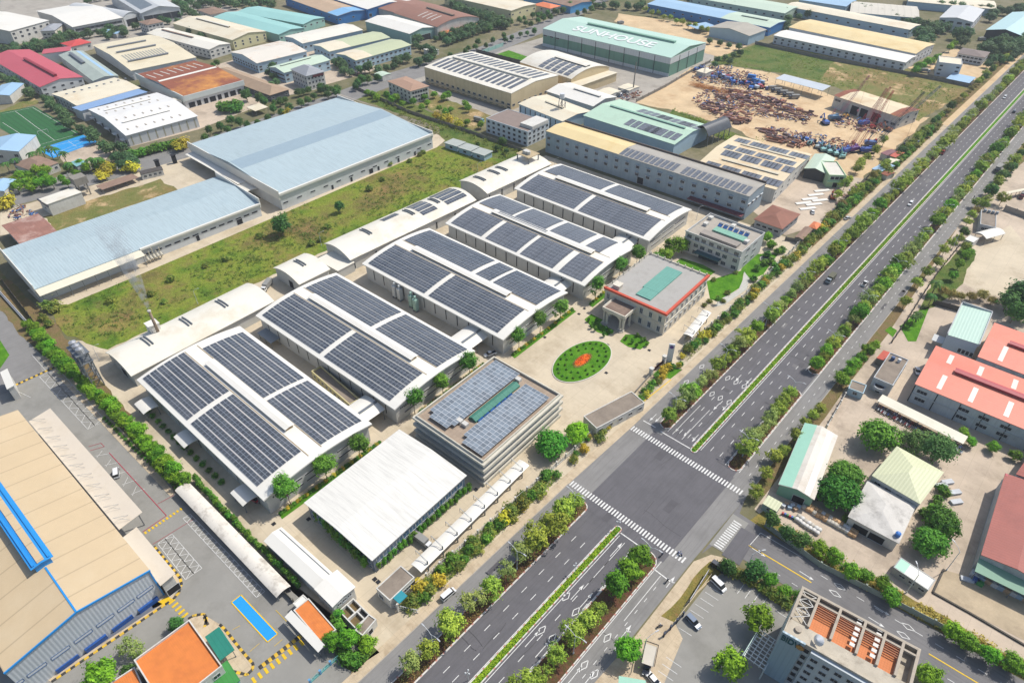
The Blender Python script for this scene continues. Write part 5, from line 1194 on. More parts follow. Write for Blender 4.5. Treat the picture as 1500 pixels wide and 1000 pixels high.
# ------------------------------------------------------------------ northern row
WW2 = M('white_bay_wall','dfe3e6',.65,.05,.2)
b = fac('white_row_factory', 'long white roofed factory with a row of small bays above the dry field', (1133,52),(1327,92),(1343,82), 7, 1.2, 'x', 'gable', WHITE, WW2, 18, 3, (4.6,), 2.2, 1.2); wins(b, 'f', 18, 1.8, 1.6, 1.6, glass=SL)
b = fac('yellow_row_factory', 'long pale yellow roofed factory right behind the white row factory', (1155,40),(1342,79),(1367,64), 8.5, 1.6, 'x', 'gable', YELR, WW2, 0, 6, (5,2))
b = fac('white_back_factory', 'long white factory with a thin cream roof beyond the yellow roof', (1149,9),(1333,44),(1347,36), 8, 1.2, 'x', 'gable', CREAMX, LBW, 12, 2, (4,))
b = fac('blue_office_factory', 'long blue factory with pale blue and cream roof behind the bare lot', (948,6),(1128,41),(1148,30), 7.5, 1.4, 'x', 'gable', SKYB, BLUEB, 14, 2, (4,)); vent(b, b.S*.72, b.S*.92, 3, 1.2, PGREEN); strip(b, 'cream_roof_panel', PGREEN, b.S*.62, b.S-.4, .2, b.D-.2, .05, .03, n=2)
b = fac('blue_gable_store', 'light blue store with a grey patched gable roof', (1039,40),(1098,53),(1120,43), 8, 2.6, 'y', 'gable', M('patched_grey','b8b2a4',.7,.12,.1), LBW)
b = canopy('open_shelter', 'small pale blue shelter roof beside the light blue store', (1007,37),(1022,43),(1040,36), 4, .6, 'x', 'mono', SKYB, sp=8)
b = fac('white_box_office', 'white four storey box office with a cream roof near the highway', (1376,91),(1410,95),(1422,87), 10.5, kind='flat', roof=CREAMX, wall=WW2, wf=2, wr=4, wz=(8,5,2), par=.4, cat='office')
b = fac('grey_hip_office', 'long low office with a grey brown hipped roof near the highway', (1402,78),(1443,85),(1459,78), 6.5, 2, 'x', 'hip', M('grey_brown_tile','8a7c76',.8,.1,.3), WW2, 6, 4, (4.6,2), cat='office')
b = fac('corner_lean_to', 'low blue roofed lean-to in the wall corner below the white box office', (1386,115),(1420,122),(1428,114), 3, .4, 'x', 'mono', SKYB, CONCG)
b = fac('white_solar_office', 'white factory with a ribbed grey roof and four dark windows near the top right', (1376,26),(1426,33),(1448,15), 10, 2, 'y', 'gable', M('ribbed_grey','dadcdc',.5,.06,.1,rib='y',ribp=3), WW2, 4, 5, (7.5,3), 4, 1.8)
b = fac('teal_edge_factory', 'broad pale teal roofed hall at the right edge beyond the highway trees', (1444,44),(1498,53),(1530,25), 8, 3, 'y', 'gable', M('teal_pale','bfe2e4',.5,.05), SL)
b = fac('beige_multi_factory', 'wide beige ribbed factory with a blue corner beyond the far trees', (1245,18),(1347,27),(1368,12), 7, 1.6, 'x', 'gable', M('beige_ribbed','dcd6c6',.6,.06,.06,rib='x',ribp=6), LBW)
b = fac('beige_multi_factory', 'farthest cream roofed factory touching the top edge', (1330,2),(1460,14),(1480,4), 7, 1.4, 'x', 'gable', CREAMX, LBW)
b = fac('mint_far_factory', 'pale green factory behind a tree row at the top edge', (1010,-4),(1150,20),(1165,8), 8, 1.4, 'x', 'gable', PGREEN, PGREEN, 12, 0)
b = fac('sky_roof_factory', 'pale blue roofed factory beyond the far trees at the top edge', (1170,0),(1240,10),(1255,0), 7, 1.4, 'x', 'gable', SKYB, LBW)
# walls between the plots
WD = M('weathered_wall','8f8a82',.9,.2,.3,stain='5e5a54',samt=.5)
wall_run('plot_wall', 'grey wall between the grass strip and the office garden', [(520,130),(600,166),(690,196),(768,224)], 2.2, 9, WD)
wall_run('plot_wall', 'tall dark railing wall beside the beige factory lawn', [(698,80),(760,96),(838,122)], 4.5, 9, M('wall_dark','5f5c58',.9,.2))
wall_run('plot_wall', 'long grey wall of the dry field below the white row factory', [(1106,65),(1200,86),(1320,108),(1420,128),(1440,113)], 2.6, 12, WD)
wall_run('plot_wall', 'wall between the green hall and the crane yard', [(932,150),(975,128),(1005,110),(1040,92)], 2.2, 9, WD)
wall_run('plot_wall', 'wall along the highway verge beside the red brown house', [(1150,352),(1172,356),(1200,334),(1250,280),(1330,205)], 2, 8, WD)
wall_run('street_fence', 'pale fence along the street hedge of the white factory', [(0,292),(60,272),(140,246)], 1.8, 7, PLAST, cat='fence')
wall_run('green_fence', 'turquoise sheet fence beside the office lawn', [(704,80),(737,68)], 3, 9, TEALW, cat='fence')
# ------------------------------------------------------------------ east side of the boulevard
SALM = M('salmon_roof','f08d74',.55,.06,.06,rib='y',ribp=1.1,stain='dc7660',samt=.5,sscale=.04); SALD = M('salmon_vent','c05058',.55,.08)
GREYP = M('grey_plaster','c9cdcf',.75,.1,.25,stain='8e8c88',samt=.5,sscale=.2,streak='z')
rb = shed('salmon_roof_factory', 'front salmon roofed factory with two rows of dark windows in its white wall', (1560,653),(1340,562),(1374,507), 8.5, 1.6, 'x', 'gable', SALM, M('factory_white_blue','d0d9de',.7,.08,.2,stain='9aa0a2',samt=.4,streak='z'), ov=.35, cat='factory')
_o, _a = Vector((rb.T.location.x, rb.T.location.y, 0)), rb.T.rotation_euler[2]
for z, pxs in ((6.0, ((1352,572),(1413,597),(1442,610),(1474,624))), (2.6, ((1346,587),(1407,613),(1436,626),(1466,640)))):
    for q in pxs:
        p = at(*q, z)-_o; s_ = p.x*math.cos(_a)+p.y*math.sin(_a); wins(rb, 'f', 1, z, 3.2, 1.3, s_, s_, glass=SL, mull=2)
for i in range(8): l, r = face_xf(rb, 'f', .4+i*7.4); link('downpipe', win_mesh(.25,7.6,SL,SL,0,.04), rb.T, (l[0],l[1],4), r)
on_wall(rb, 'f', 'ledge', FRAME, lambda q: q.box(.4,-.25,4.2,rb.L-.4,.02,4.4))
vent(rb, 9, rb.L-6, 2.6, 1.3, SALD, side=SALD)
TRL = M('translucent_sheet','f6e8da',.4,.06,.3)
for i, s in enumerate((.14,.36,.6,.82)):
    strip(rb, 'skylight_strip', TRL, rb.S*s, rb.S*s+1.6, rb.D*.08, rb.D*.36, .06, .03); strip(rb, 'skylight_strip', TRL, rb.S*(s-.02), rb.S*(s-.02)+1.6, rb.D*.64, rb.D*.9, .06, .03)
rb2 = shed('salmon_roof_factory', 'rear salmon roofed factory beside the mint roof', (1560,571),(1432,522),(1456,472), 9, 1.4, 'x', 'gable', SALM, GREYP, ov=.3, cat='factory')
vent(rb2, 7, rb2.L-3, 2.4, 1.3, SALD, side=SALD); strip(rb2, 'skylight_strip', TRL, 6, 7.6, rb2.D*.08, rb2.D*.42, .06, .03)
mg = shed('mint_roof_building', 'mint roofed building with a tall pale front wall and four slit windows', (1433,506),(1388,490),(1415,447), 9.5, .6, 'y', 'mono', M('mint_sheet','c5e2d2',.55,.05,.06,rib='x',ribp=1.1), M('blue_grey_plaster','c2ced6',.7,.06,.3), ov=.1)
wins(mg, 'f', 4, 4.6, 1, 1.8, mg.L*.56, mg.L*.95, glass=SL, mull=0)
m = MB(); m.box(-.3,-.2,9,.1,mg.W,10.3); m.box(-.3,mg.W-.1,9,mg.L+.2,mg.W+.3,10.6); m.box(mg.L-.1,-.2,9.2,mg.L+.3,mg.W,10.5); m.build('parapet', GREYP, mg.T)
m = MB(); m.box(-4,2,3.4,0,7,3.6); m.build('side_awning', FRAME, mg.T)
sb = shed('shabby_house', 'shabby grey two storey house with a round balcony and clutter on its flat roof', (1280,552),(1308,564),(1334,528), 6, kind='flat', roof=FLATC, wall=GREYP, par=.4)
m = MB(); m.tube((sb.L*.45,-.4,2.6),(sb.L*.45,-.4,3.7),2,n=20); m.build('round_balcony', GREYP, sb.T); m = MB(); m.tube((sb.L*.45,-.4,3.7),(sb.L*.45,-.4,3.75),1.6,n=20); m.build('balcony_floor', DARK, sb.T)
door(sb, 'f', sb.L*.45, 1.4, 2.2); wins(sb, 'r', 4, 4.2, 1.2, 1.2)
m = MB(); m.tube((2,sb.W*.8,sb.zr+.1),(2,sb.W*.8,sb.zr+1.6),.7,n=10); m.build('roof_tank', M('tank_blue','3a5a8a',.4,.1), sb.T)
m = MB(); m.tube((4.2,sb.W*.82,sb.zr+.1),(4.2,sb.W*.82,sb.zr+1.5),.6,n=10); m.build('roof_tank', M('tank_white','e8eaec',.3,.05), sb.T)
b = shed('red_awning_shed', 'small shed with a red tin roof beside the shabby house', (1284,524),(1297,530),(1306,518), 3, .5, 'y', 'mono', M('red_tin','d0604a',.6,.15,.5), CONC, ov=.1)
b = shed('gate_hut', 'small grey gate hut with a blue wall at the motorbike yard', (1243,568),(1265,576),(1273,565), 3.2, kind='flat', roof=FLATC, wall=M('hut_blue','b4d0dc',.7,.08), par=.3); wins(b, 'f', 1, 1.8, 1.4, 1.1)
mc = canopy('motorbike_shelter', 'long cream shelter roof over a dense row of parked motorbikes', (1285,587),(1411,650),(1417,640), 2.7, .4, 'x', 'mono', M('cream_shelter','ece6d2',.55,.06,.1,stain='b9c8b0',samt=.4), sp=7)
ph = shed('hip_roof_house', 'pale green hipped roof house between the big trees', (1277,696),(1348,738),(1377,688), 6.5, 2.2, 'x', 'hip', M('pale_lime_roof','dcdfb8',.55,.05,.06,rib='x',ribp=1), GREYP, ov=.3); wins(ph, 'f', 4, 4.2, 1.8, 1.4)
cw = shed('corroded_shed', 'shed with a blotchy corroded white hipped roof', (1242,756),(1317,796),(1345,740), 4.6, 1.5, 'y', 'hip', M('corroded_roof','dedad2',.75,.15,.2,stain='8f8a84',samt=.65,sscale=.22), PLAST, ov=.4)
for f in (.3,.62): door(cw, 'f', cw.L*f, 4.2, 2.8)
p = at(1318,790,5); T = thing('water_drum', 'blue plastic water drum at the corner of the corroded roof', 'tank', (p.x-1,p.y+1,4.62)); m = MB(); m.tube((0,0,0),(0,0,1.5),.75,n=12); m.build('drum', M('drum_blue','3f7fd0',.4,.05), T); m = MB(); m.tube((0,0,1.5),(0,0,1.75),.75,.3,12); m.build('lid', M('drum_blue','3f7fd0',.4,.05), T)
gl = shed('long_store', 'long store with a mint edge and a rusty white patched roof by the boulevard', (1140,709),(1193,732),(1259,650), 5, 1.4, 'y', 'gable', M('patched_white','e6e0d4',.65,.1,.1,stain='b9a890',samt=.5,sscale=.12), M('mint_wall','8fc0a4',.65,.1), ov=.4)
strip(gl, 'mint_roof_strip', M('mint_sheet2','a8dcc4',.5,.06), .1, gl.S-.1, .1, gl.D*.36, .06, .04); strip(gl, 'white_roof_strip', M('white_new','f4f4f2',.5,.04), .2, gl.S-.4, gl.D*.7, gl.D*.86, .06, .04)
door(gl, 'f', gl.L*.62, 3.4, 3)
b = shed('corner_hut', 'tiny pale green roofed hut at the street corner', (1117,737),(1138,749),(1145,737), 3, .4, 'x', 'mono', M('pale_lime_roof','dcdfb8',.55,.05,.06,rib='x',ribp=1), M('sea_grey','a8bcb4',.7,.08), ov=.15); wins(b, 'f', 1, 1.7, 1.4, 1)
tr = shed('site_trailer', 'long white roofed site trailer behind the street wall', (1309,830),(1360,864),(1369,848), 3.3, kind='flat', roof=M('trailer_white','eceadf',.5,.06), wall=M('trailer_grey','b4b6b4',.6,.06,.2,rib='x',ribp=.6), par=.12); strip(tr, 'mint_roof_panel', M('mint_sheet2','a8dcc4',.5,.06), .2, tr.L*.3, .3, tr.W-.3, .04, .03); wins(tr, 'f', 3, 1.9, 1.5, .8, tr.L*.3, tr.L*.85, glass=SL)
RBR = M('brick_red_roof','b06458',.6,.1,.1,rib='y',ribp=1.0,stain='8c4c44',samt=.4)
rr = shed('brick_red_hall', 'brick red ribbed roof hall with a green side canopy at the right edge', (1540,863),(1437,812),(1485,698), 7, 1.2, 'y', 'gable', RBR, GREYP, ov=.3, cat='warehouse')
strip(rr, 'red_roof_trim', SALD, rr.S-1.2, rr.S-.1, .1, rr.D-.1, .1, .25)
rr2 = shed('brick_red_hall', 'second brick red roof hall further up behind the first', (1540,722),(1488,694),(1512,640), 7.6, 1.2, 'y', 'gable', RBR, GREYP, ov=.3, cat='warehouse')
gcan = canopy('green_side_canopy', 'long dull green sheet canopy below the brick red hall', (1428,836),(1545,893),(1556,868), 4.4, 1.4, 'x', 'mono', M('dull_green_sheet','86b096',.6,.06,.1), sp=9)
wall_run('street_wall', 'long grey green wall with posts along the cross street', [(1120,771),(1200,830),(1300,880),(1400,932),(1530,1004)], 2.2, 6, M('wall_grey_green','a4afa2',.8,.15,.2,stain='6f776c',samt=.4))
kerb_loop([at(*p) for p in ((1382,834),(1366,868),(1420,898),(1495,942),(1560,978))], .5, .5, M('kerb_dark','5d5850',.9,.15), False)
wall_run('yard_railing', 'dark metal railing beside the palm strip and the concrete yard', [(1306,502),(1328,470),(1348,438),(1372,402),(1404,362)], 1.6, 5, M('rail_dark','4a4642',.7,.1), grille=True, cat='fence')
wall_run('yard_wall', 'shaded wall behind the bamboo between the two concrete yards', [(1366,446),(1410,458)], 2.6, 6, M('wall_dark','5f5c58',.9,.2))
wall_run('yard_wall', 'low pale wall below the shed at the motorbike yard corner', [(1210,628),(1243,570)], 1.8, 5, PLAST)
wall_run('yard_wall', 'grey wall of the yard at the far right edge', [(1470,308),(1520,326)], 3, 6, CONCG)
b = shed('grey_flat_house', 'grey flat roofed house with water tanks at the far right yard', (1436,328),(1459,333),(1471,314), 4.5, kind='flat', roof=FLATC, wall=GREYP, par=.3); wins(b, 'f', 3, 2.4, 1.4, 1.2)
for i in range(4): m = MB(); m.tube((1.6+i*1.8,b.W-1.4,b.zr+.1),(1.6+i*1.8,b.W-1.4,b.zr+1.5),.7,n=10); m.build('roof_tank', M('tank_grey','9aa2aa',.4,.1), b.T)
b = canopy('arched_shelter', 'small white arched shelter beside the grey flat house', (1428,341),(1445,350),(1457,334), 3.6, 1.1, 'y', 'arch', WHITE, sp=5)
b = shed('white_kiosk', 'white gate kiosk with a dark window at the far right yard', (1413,350),(1426,355),(1430,347), 3.4, kind='flat', roof=WHITE, wall=PLAST, par=.2); wins(b, 'f', 1, 1.8, 1.8, 1.4)
b = canopy('narrow_shelter', 'long narrow cream shelter at the right edge near the highway', (1464,283),(1470,286),(1500,250), 3.2, .4, 'y', 'mono', CREAMX, sp=4)
b = shed('white_store', 'cream roofed store with a brown wall cut by the right edge', (1520,435),(1486,413),(1497,392), 5.5, .8, 'x', 'gable', CREAMX, M('brown_wall','8a6a5c',.8,.12), ov=.3)
# ------------------------------------------------------------------ tall block at the lower right corner
TERR = M('dirty_terrace','cfc5b2',.9,.16,.4,stain='8c8070',samt=.6,sscale=.3); REDF = M('red_floor_tile','e8925e',.85,.12,.4,joint=(.6,.6,.04)); SLAT = M('rust_slat','b87a58',.8,.15,.5); BFAC = M('blue_panel','a4bcc8',.45,.05,.1,rib='x',ribp=1.2)
ta = shed('bank_tower', 'tall block with blue front, teal lettering and open red tiled roof bays', (1148,924),(1330,1028),(1367,960), 20, kind='flat', roof=TERR, wall=M('tower_wall','d2d8da',.7,.08,.3,stain='8f9496',samt=.4,streak='z'), par=2.9, walls=TERR, cat='building')
L, W, zr = ta.L, ta.W, ta.zr
m = MB(); m.box(-.2, -.5, 0, L*.19, 0, 20.3); m.build('blue_front', BFAC, ta.T)
m = MB(); m.box(L*.25, -.9, 0, L+.1, 0, 19.2); m.build('side_front', M('pale_front','ccd6dc',.6,.06,.2,stain='a9b2b6',samt=.3), ta.T)
wm = win_mesh(1.1, 1.6, FRAME, SL, 0, .08)
for i in range(6):
    link('window', wm, ta.T, (L*.22, -.02, 17.6-i*2.9), 0)
    for j in range(6): link('window', win_mesh(1.5,1.2,FRAME,SL,1,.08), ta.T, (L*(.3+.1*j), -.93, 17-i*2.9), 0)
TEALT = M('dark_teal_letters','0f5a64',.5,.05)
t = text_mesh('BIDV', 2.0, TEALT, 'lettering', ta.T, .06, .06); t.location = (L*.078, -.56, 18.3); t.rotation_euler = (PI/2, 0, 0); t.scale = (.95, 1.5, 1)
m = MB(); m.tube((0,0,0),(0,-.14,0),.95,n=16); e = m.build('emblem', M('emblem_brown','a8763a',.6,.1), ta.T); e.location = (L*.165, -.5, 18.3)
m = MB()
for i in range(5): a = 2*PI*i/5; m.tube((.5*math.cos(a),-.15,.5*math.sin(a)),(.5*math.cos(a),-.2,.5*math.sin(a)),.32,n=8)
m.build('emblem_petal', M('emblem_ochre','c99a52',.6,.1), ta.T).location = (L*.165, -.5, 18.3)
y0 = W*.34; bays = (.0,.16,.345,.355,.555,.72,.73,.87,1.0)
fr = MB(); fr.box(.3, .3, zr+.05, L-.3, y0-.3, zr+2.3); fr.build('front_terrace', TERR, ta.T)
fl = MB(); fl.box(L*.16, y0, zr+.06, L*.87, W-2.2, zr+1.5); fl.build('red_floor', REDF, ta.T)
BEAM = M('beam_concrete','c2b6a4',.85,.15,.4,stain='857a6c',samt=.5,sscale=.4)
for f in (0,.16,.35,.56,.725,.87,1): m = MB(); x = min(max(L*f,.3),L-.3); m.box(x-.3, y0-.3, zr+.06, x+.3, W-.3, zr+2.96); m.build('cross_beam', BEAM, ta.T)
for y in (W-2.2, W-.35): m = MB(); m.box(.3, y-.25, zr+2.3, L-.3, y+.25, zr+2.91); m.build('long_beam', BEAM, ta.T)
m = MB(); m.box(L*.16, W-2.0, zr+.05, L*.87, W-.6, zr+1.7); m.build('planter_box', BEAM, ta.T)
for a, c in ((.165,.345),(.355,.555),(.565,.72),(.73,.865)):
    k = 5
    for i in range(k): m = MB(); y = W-2.6-i*.62; m.box(L*a+.3, y-.1, zr+2.5, L*c-.3, y+.1, zr+2.7); m.build('slat', SLAT, ta.T)
m = MB()
for i in range(3):
    x0_, x1_ = .4, L*.16-.4; ya, yb_ = y0+(W-y0-1)*i/3, y0+(W-y0-1)*(i+1)/3
    m.bar((x0_,ya,zr+2.6),(x1_,yb_,zr+2.6),.14); m.bar((x1_,ya,zr+2.6),(x0_,yb_,zr+2.6),.14); m.bar((x0_,yb_,zr+2.6),(x1_,yb_,zr+2.6),.14)
m.build('white_truss', M('truss_white','e4e2da',.6,.06), ta.T)
for x in (.55,.715):
    m = MB()
    for i in range(6): m.box(L*x-1.5, y0+1+i*1.5, zr+2.6, L*x-.4, y0+1.9+i*1.5, zr+2.75)
    m.build('ladder_frame', M('truss_white','e4e2da',.6,.06), ta.T)
m = MB(); m.tube((L*.1,y0*.55,zr+2.25),(L*.1,y0*.55,zr+2.9),.8,n=14); m.build('round_vent', BEAM, ta.T)
m = MB(); m.tube((L*.27,y0*.45,zr+2.2),(L*.27,y0*.45,zr+3.6),.1,n=6); m.tube((L*.27,y0*.45,zr+3.6),(L*.27-.5,y0*.45-.6,zr+4.1),1.3,.2,16); m.build('satellite_dish', M('dish_white','e8eaec',.4,.05), ta.T)
# pergola, gate shelter, teal roof at the bottom edge
pg = shed('pergola', 'white steel grid pergola beside the blue fronted tower', (1089,960),(1120,982),(1138,938), 5, kind='flat', roof=WHITE, wall=WHITE, par=.1)
for ch in list(pg.T.children): bpy.data.objects.remove(ch)
L, W = pg.L, pg.W; PW = M('pergola_white','d4dcd8',.5,.06)
for i in range(5): m = MB(); x = .15+(L-.3)*i/4; m.box(x-.12,0,4.6,x+.12,W,5); m.build('rafter', PW, pg.T)
for i in range(9): m = MB(); y = .15+(W-.3)*i/8; m.box(0,y-.1,5.0,L,y+.1,5.16); m.build('purlin', PW, pg.T)
for x in (.2,L-.2):
    for y in (.2,W/2,W-.2): m = MB(); m.box(x-.15,y-.15,0,x+.15,y+.15,4.6); m.build('post', PW, pg.T)
m = MB(); m.box(-.1,0,3.6,-.3,W,5); m.build('side_fascia', M('fascia_pale_teal','b8d4cc',.5,.06), pg.T)
b = canopy('gate_shelter', 'small pale shelter over a dark parked car beside the round tree', (940,970),(957,976),(974,952), 3.2, .3, 'x', 'mono', M('shelter_cream','ded6c6',.7,.12), sp=4)
m = MB(); [m.bar((x,-.1,3.7),(x,b.W+.4,3.9),.16) for x in (-.2,b.L+.2)]; m.bar((-.2,b.W+.4,3.9),(b.L+.2,b.W+.4,3.9),.16); m.build('dark_frame', DARK, b.T)
b = shed('teal_roof_kiosk', 'mint roofed kiosk cut by the bottom edge below the gate shelter', (905,1012),(945,1020),(962,1000), 4, .3, 'y', 'mono', M('mint_sheet2','a8dcc4',.5,.06), PLAST, ov=.2)
wall_run('parking_wall', 'pale low wall of the car park along its flower bed', [(972,932),(1042,842)], .8, 0, M('wall_cream','e6d6b0',.8,.08))
p, q = at(1009,884), at(1036,841)
T = thing('banner_frame', 'long white banner with dark lettering on the car park verge', 'banner', (p.x,p.y,0)); d = q-p
m = MB(); m.bar(Vector((0,0,1.6)), d+Vector((0,0,1.6)), .08, 0, 1.9); m.build('banner', M('banner_white','ebe9ee',.6,.05), T)
m = MB(); n_ = Vector((d.y,-d.x,0)).normalized()*.06; RR = random.Random(3)
for s_ in (n_, -n_):
    for i in range(22):
        a = .06+.04*i; P = d*a+s_; m.bar(P+Vector((0,0,1.3)), P+d*.022+Vector((0,0,1.3)), .03, 0, .3+.5*RR.random())
m.build('banner_text', M('banner_ink','4a4658',.6,.05), T)
for f in (0,.5,1): m = MB(); P = d*f; m.box(P.x-.08,P.y-.08,0,P.x+.08,P.y+.08,2.7); m.build('post', STEEL, T)
wall_run('boundary_fence', 'dark gate fence of the car park below the orange plant', [(972,932),(1000,902)], 1.8, 3, M('navy_wall','3c4658',.7,.1), cat='fence')
# football pitch
T = at(40,190)
patch('football_pitch', [(0,165),(50,156),(122,198),(55,218),(20,200),(0,188)], M('artificial_turf','2b6a36',.85,.1,.3,joint=(400,3.2,.4)), .09)
patch('court', [(55,219),(122,198),(143,208),(78,232)], M('court_blue','2fa0e6',.6,.05,.4), .1)
pl(mw, [(0,0),(0,0.001)], .01) if False else None
wm_ = MB()
for pts in ([(4,167),(48,158),(114,197),(56,213),(4,180)], [(22,163),(80,206)], [(84,224),(130,204)], [(70,216),(128,203),(138,208),(80,228),(70,216)], [(100,207),(112,215)]): pl(wm_, pts, .22, .13)
struct(wm_.build('pitch_lines', PAINTW, fix=False))
for q, l in (((64,196),'white football goal at the near end of the green pitch'),):
    p = at(*q); T = thing('football_goal', l, 'goal', (p.x,p.y,.1), PI/2); m = MB()
    for x in (-3,3): m.box(x-.1,-.1,0,x+.1,.1,2.2); m.bar((x,0,2.2),(x,1.6,0),.1)
    m.box(-3,-.1,2.1,3,.1,2.3); m.build('frame', FRAME, T); 
b = shed('brown_hip_house', 'white house with a wide brown hipped roof below the blue court', (18,240),(50,252),(85,238), 5, 2.2, 'x', 'hip', BRN, PLAST, ov=.3, cat='house'); wins(b, 'r', 3, 2.8, 1.6, 1.3); wins(b, 'f', 3, 2.8, 1.6, 1.3)
b = shed('teal_roof_hut', 'small hut with a teal roof on the sandy lot below the court', (102,238),(112,244),(124,237), 4.5, .5, 'x', 'mono', M('teal_tin','8cc0c4',.55,.08), GREYP, ov=.2)
b = shed('white_blue_shed', 'white gabled shed with a pale blue roof at the left edge', (-30,225),(27,222),(12,200), 7, 1.8, 'x', 'gable', SKYB, PLAST, ov=.2, cat='shed'); wins(b, 'r', 3, 4.4, 2, 1.6)
b = shed('white_blue_shed', 'small pale blue roofed shed above the football pitch at the left edge', (-20,142),(14,140),(2,124), 6, 1.2, 'x', 'gable', SKYB, PLAST, ov=.2, cat='shed')
b = shed('white_blue_shed', 'pale blue roofed shed half hidden by trees at the left edge', (-30,282),(6,280),(-2,264), 5, 1.2, 'x', 'gable', SKYB, PLAST, ov=.2, cat='shed')
b = canopy('gate_canopy', 'cream flat canopy between the street trees of the rusty factory', (361,157),(374,163),(390,156), 4, .3, 'x', 'mono', CREAMX, sp=5)
# ------------------------------------------------------------------ vegetation
F_STREET = foliage('leaves_street', '62802a', 'b2c44a'); F_AIRY = foliage('leaves_airy', '748c44', 'b2c06a'); F_DARK = foliage('leaves_dark', '2c5226', '5f8c3c'); F_ROUND = foliage('leaves_round', '3f7018', '8cc02e'); F_BROAD = foliage('leaves_broad', '2f6a1c', '72ab36'); F_COL = foliage('leaves_column', '35681e', '7cb23a'); F_SHRUB = foliage('leaves_shrub', '4f7028', 'a3a548'); F_YEL = foliage('leaves_yellow', 'a8a034', 'dccb3e'); F_FAR = foliage('leaves_far', '3a5c3a', '648650'); F_OLIVE = foliage('leaves_olive','6c6c30','a8984e')
F_RED = foliage('petals_red', 'd0421e', 'ee7a2a'); F_FIELD = foliage('leaves_field', '5f8030', '94a444')
BARK = M('bark', '8a7a66', .9, .25, 1.5)
def leaf_quad(V, Fc, c, n, s, rr):
    t = n.cross(Vector((rr.uniform(-1,1), rr.uniform(-1,1), rr.uniform(-1,1))))
    if t.length < 1e-3: t = Vector((1,0,0))
    t.normalize(); b = n.cross(t); i = len(V)
    V += [c-t*s, c-b*s*.6+n*s*.15, c+t*s, c+b*s*.6+n*s*.15]; Fc.append((i, i+1, i+2, i+3))
def rdir(rr, lo=-.4):
    while True:
        v = Vector((rr.uniform(-1,1), rr.uniform(-1,1), rr.uniform(lo,1)))
        if .1 < v.length < 1: return v.normalized()
def mesh_of(name, V, Fc, mat):
    me = bpy.data.meshes.new(name); me.from_pydata([tuple(v) for v in V], [], Fc); me.materials.append(mat); return me
def crown(seed, mat, rx, rz, zc, nc, nl, leaf, cr, lo=-.5, inner=.45, sq=1.0):
    """leaf clumps scattered through an uneven crown volume"""
    rr = random.Random(seed); V, Fc, cs = [], [], []
    lob = [(rdir(rr, -1), rr.uniform(.55, 1.4)) for _ in range(8)]
    for k in range(nc):
        u = rdir(rr, lo); w = 1.0
        for l, s in lob: w *= 1+(s-1)*max(0, u.dot(l))**2
        r = (inner+(1-inner)*rr.random()**.6)*w
        c = Vector((rx*u.x*r, rx*u.y*r*sq, zc+rz*u.z*r)); cs.append(c)
        q = cr*rr.uniform(.7, 1.25)
        for j in range(nl):
            d = Vector((rr.gauss(0,.5), rr.gauss(0,.5), rr.gauss(0,.36)))*q
            n = (d.normalized()*.6+u*.5+Vector((rr.uniform(-.6,.6), rr.uniform(-.6,.6), rr.uniform(.1,1)))).normalized()
            leaf_quad(V, Fc, c+d, n, leaf*rr.uniform(.6,1.25), rr)
    return mesh_of('crown', V, Fc, mat), cs
def trunk(seed, cs, h0, r0, zt, nlimb=6):
    rr = random.Random(seed); m = MB(); p = Vector((0,0,0)); k = 4; prev = p
    for i in range(k):
        q = Vector((rr.uniform(-.12,.12), rr.uniform(-.12,.12), h0*(i+1)/k)); m.tube(prev, q, r0*(1-.12*i), r0*(1-.12*(i+1)), 7, cap=False); prev = q
    m.tube(prev, (0,0,zt), r0*.5, r0*.15, 6)
    for c in rr.sample(cs, min(nlimb, len(cs))):
        s = Vector((0,0,h0*rr.uniform(.75,1.0)+ (zt-h0)*rr.uniform(0,.3))); mid = s.lerp(c, .5)+Vector((0,0,.2)); m.tube(s, mid, r0*.38, r0*.24, 5, cap=False); m.tube(mid, c, r0*.24, r0*.07, 5)
    o = m.build('trunk', BARK); me = o.data; bpy.data.objects.remove(o); return me
TP = {}
def kind(name, n, mat, rx, rz, zc, nc, nl, leaf, cr, h0, r0, lo=-.5, inner=.45, sq=1.0, limbs=6):
    TP[name] = []
    for i in range(n):
        sd = sum(map(ord, name))*13+i*7
        c, cs = crown(sd, mat, rx, rz, zc, nc, nl, leaf, cr, lo, inner, sq); TP[name].append((c, trunk(sd+1, cs, h0, r0, zc+rz*.5, limbs) if h0 else None))
kind('street', 6, F_STREET, 2.9, 2.4, 4.6, 50, 32, .34, .95, 2.6, .2, inner=.3, limbs=10)
kind('airy', 5, F_AIRY, 2.9, 2.6, 4.8, 40, 26, .3, 1.0, 2.6, .2, inner=.3, limbs=14)
kind('round', 5, F_ROUND, 2.9, 2.5, 4.4, 70, 34, .34, .95, 2.2, .22, inner=.38)
kind('dark', 4, F_DARK, 2.8, 2.8, 4.6, 60, 30, .4, 1.1, 2.2, .22)
kind('broad', 3, F_BROAD, 4.6, 3.0, 4.6, 130, 36, .42, 1.3, 2.4, .34)
kind('column', 3, F_COL, 2.8, 3.3, 8.2, 84, 36, .34, 1.15, 5.0, .18)
kind('shrub', 4, F_SHRUB, 1.3, .9, .9, 26, 24, .26, .7, 0, 0, -.2, .2)
kind('green_shrub', 3, F_COL, 1.2, 1.1, 1.0, 26, 24, .26, .6, 0, 0, -.2, .2)
kind('yellow', 2, F_YEL, 1.2, 1.0, 1.1, 22, 22, .26, .6, 0, 0, -.2, .2)
kind('cone', 2, F_COL, .62, 1.5, 1.6, 30, 22, .22, .45, 0, 0, -1, .1)
kind('far', 3, F_FAR, 3.2, 2.8, 4.4, 44, 22, .6, 1.4, 2.0, .25)
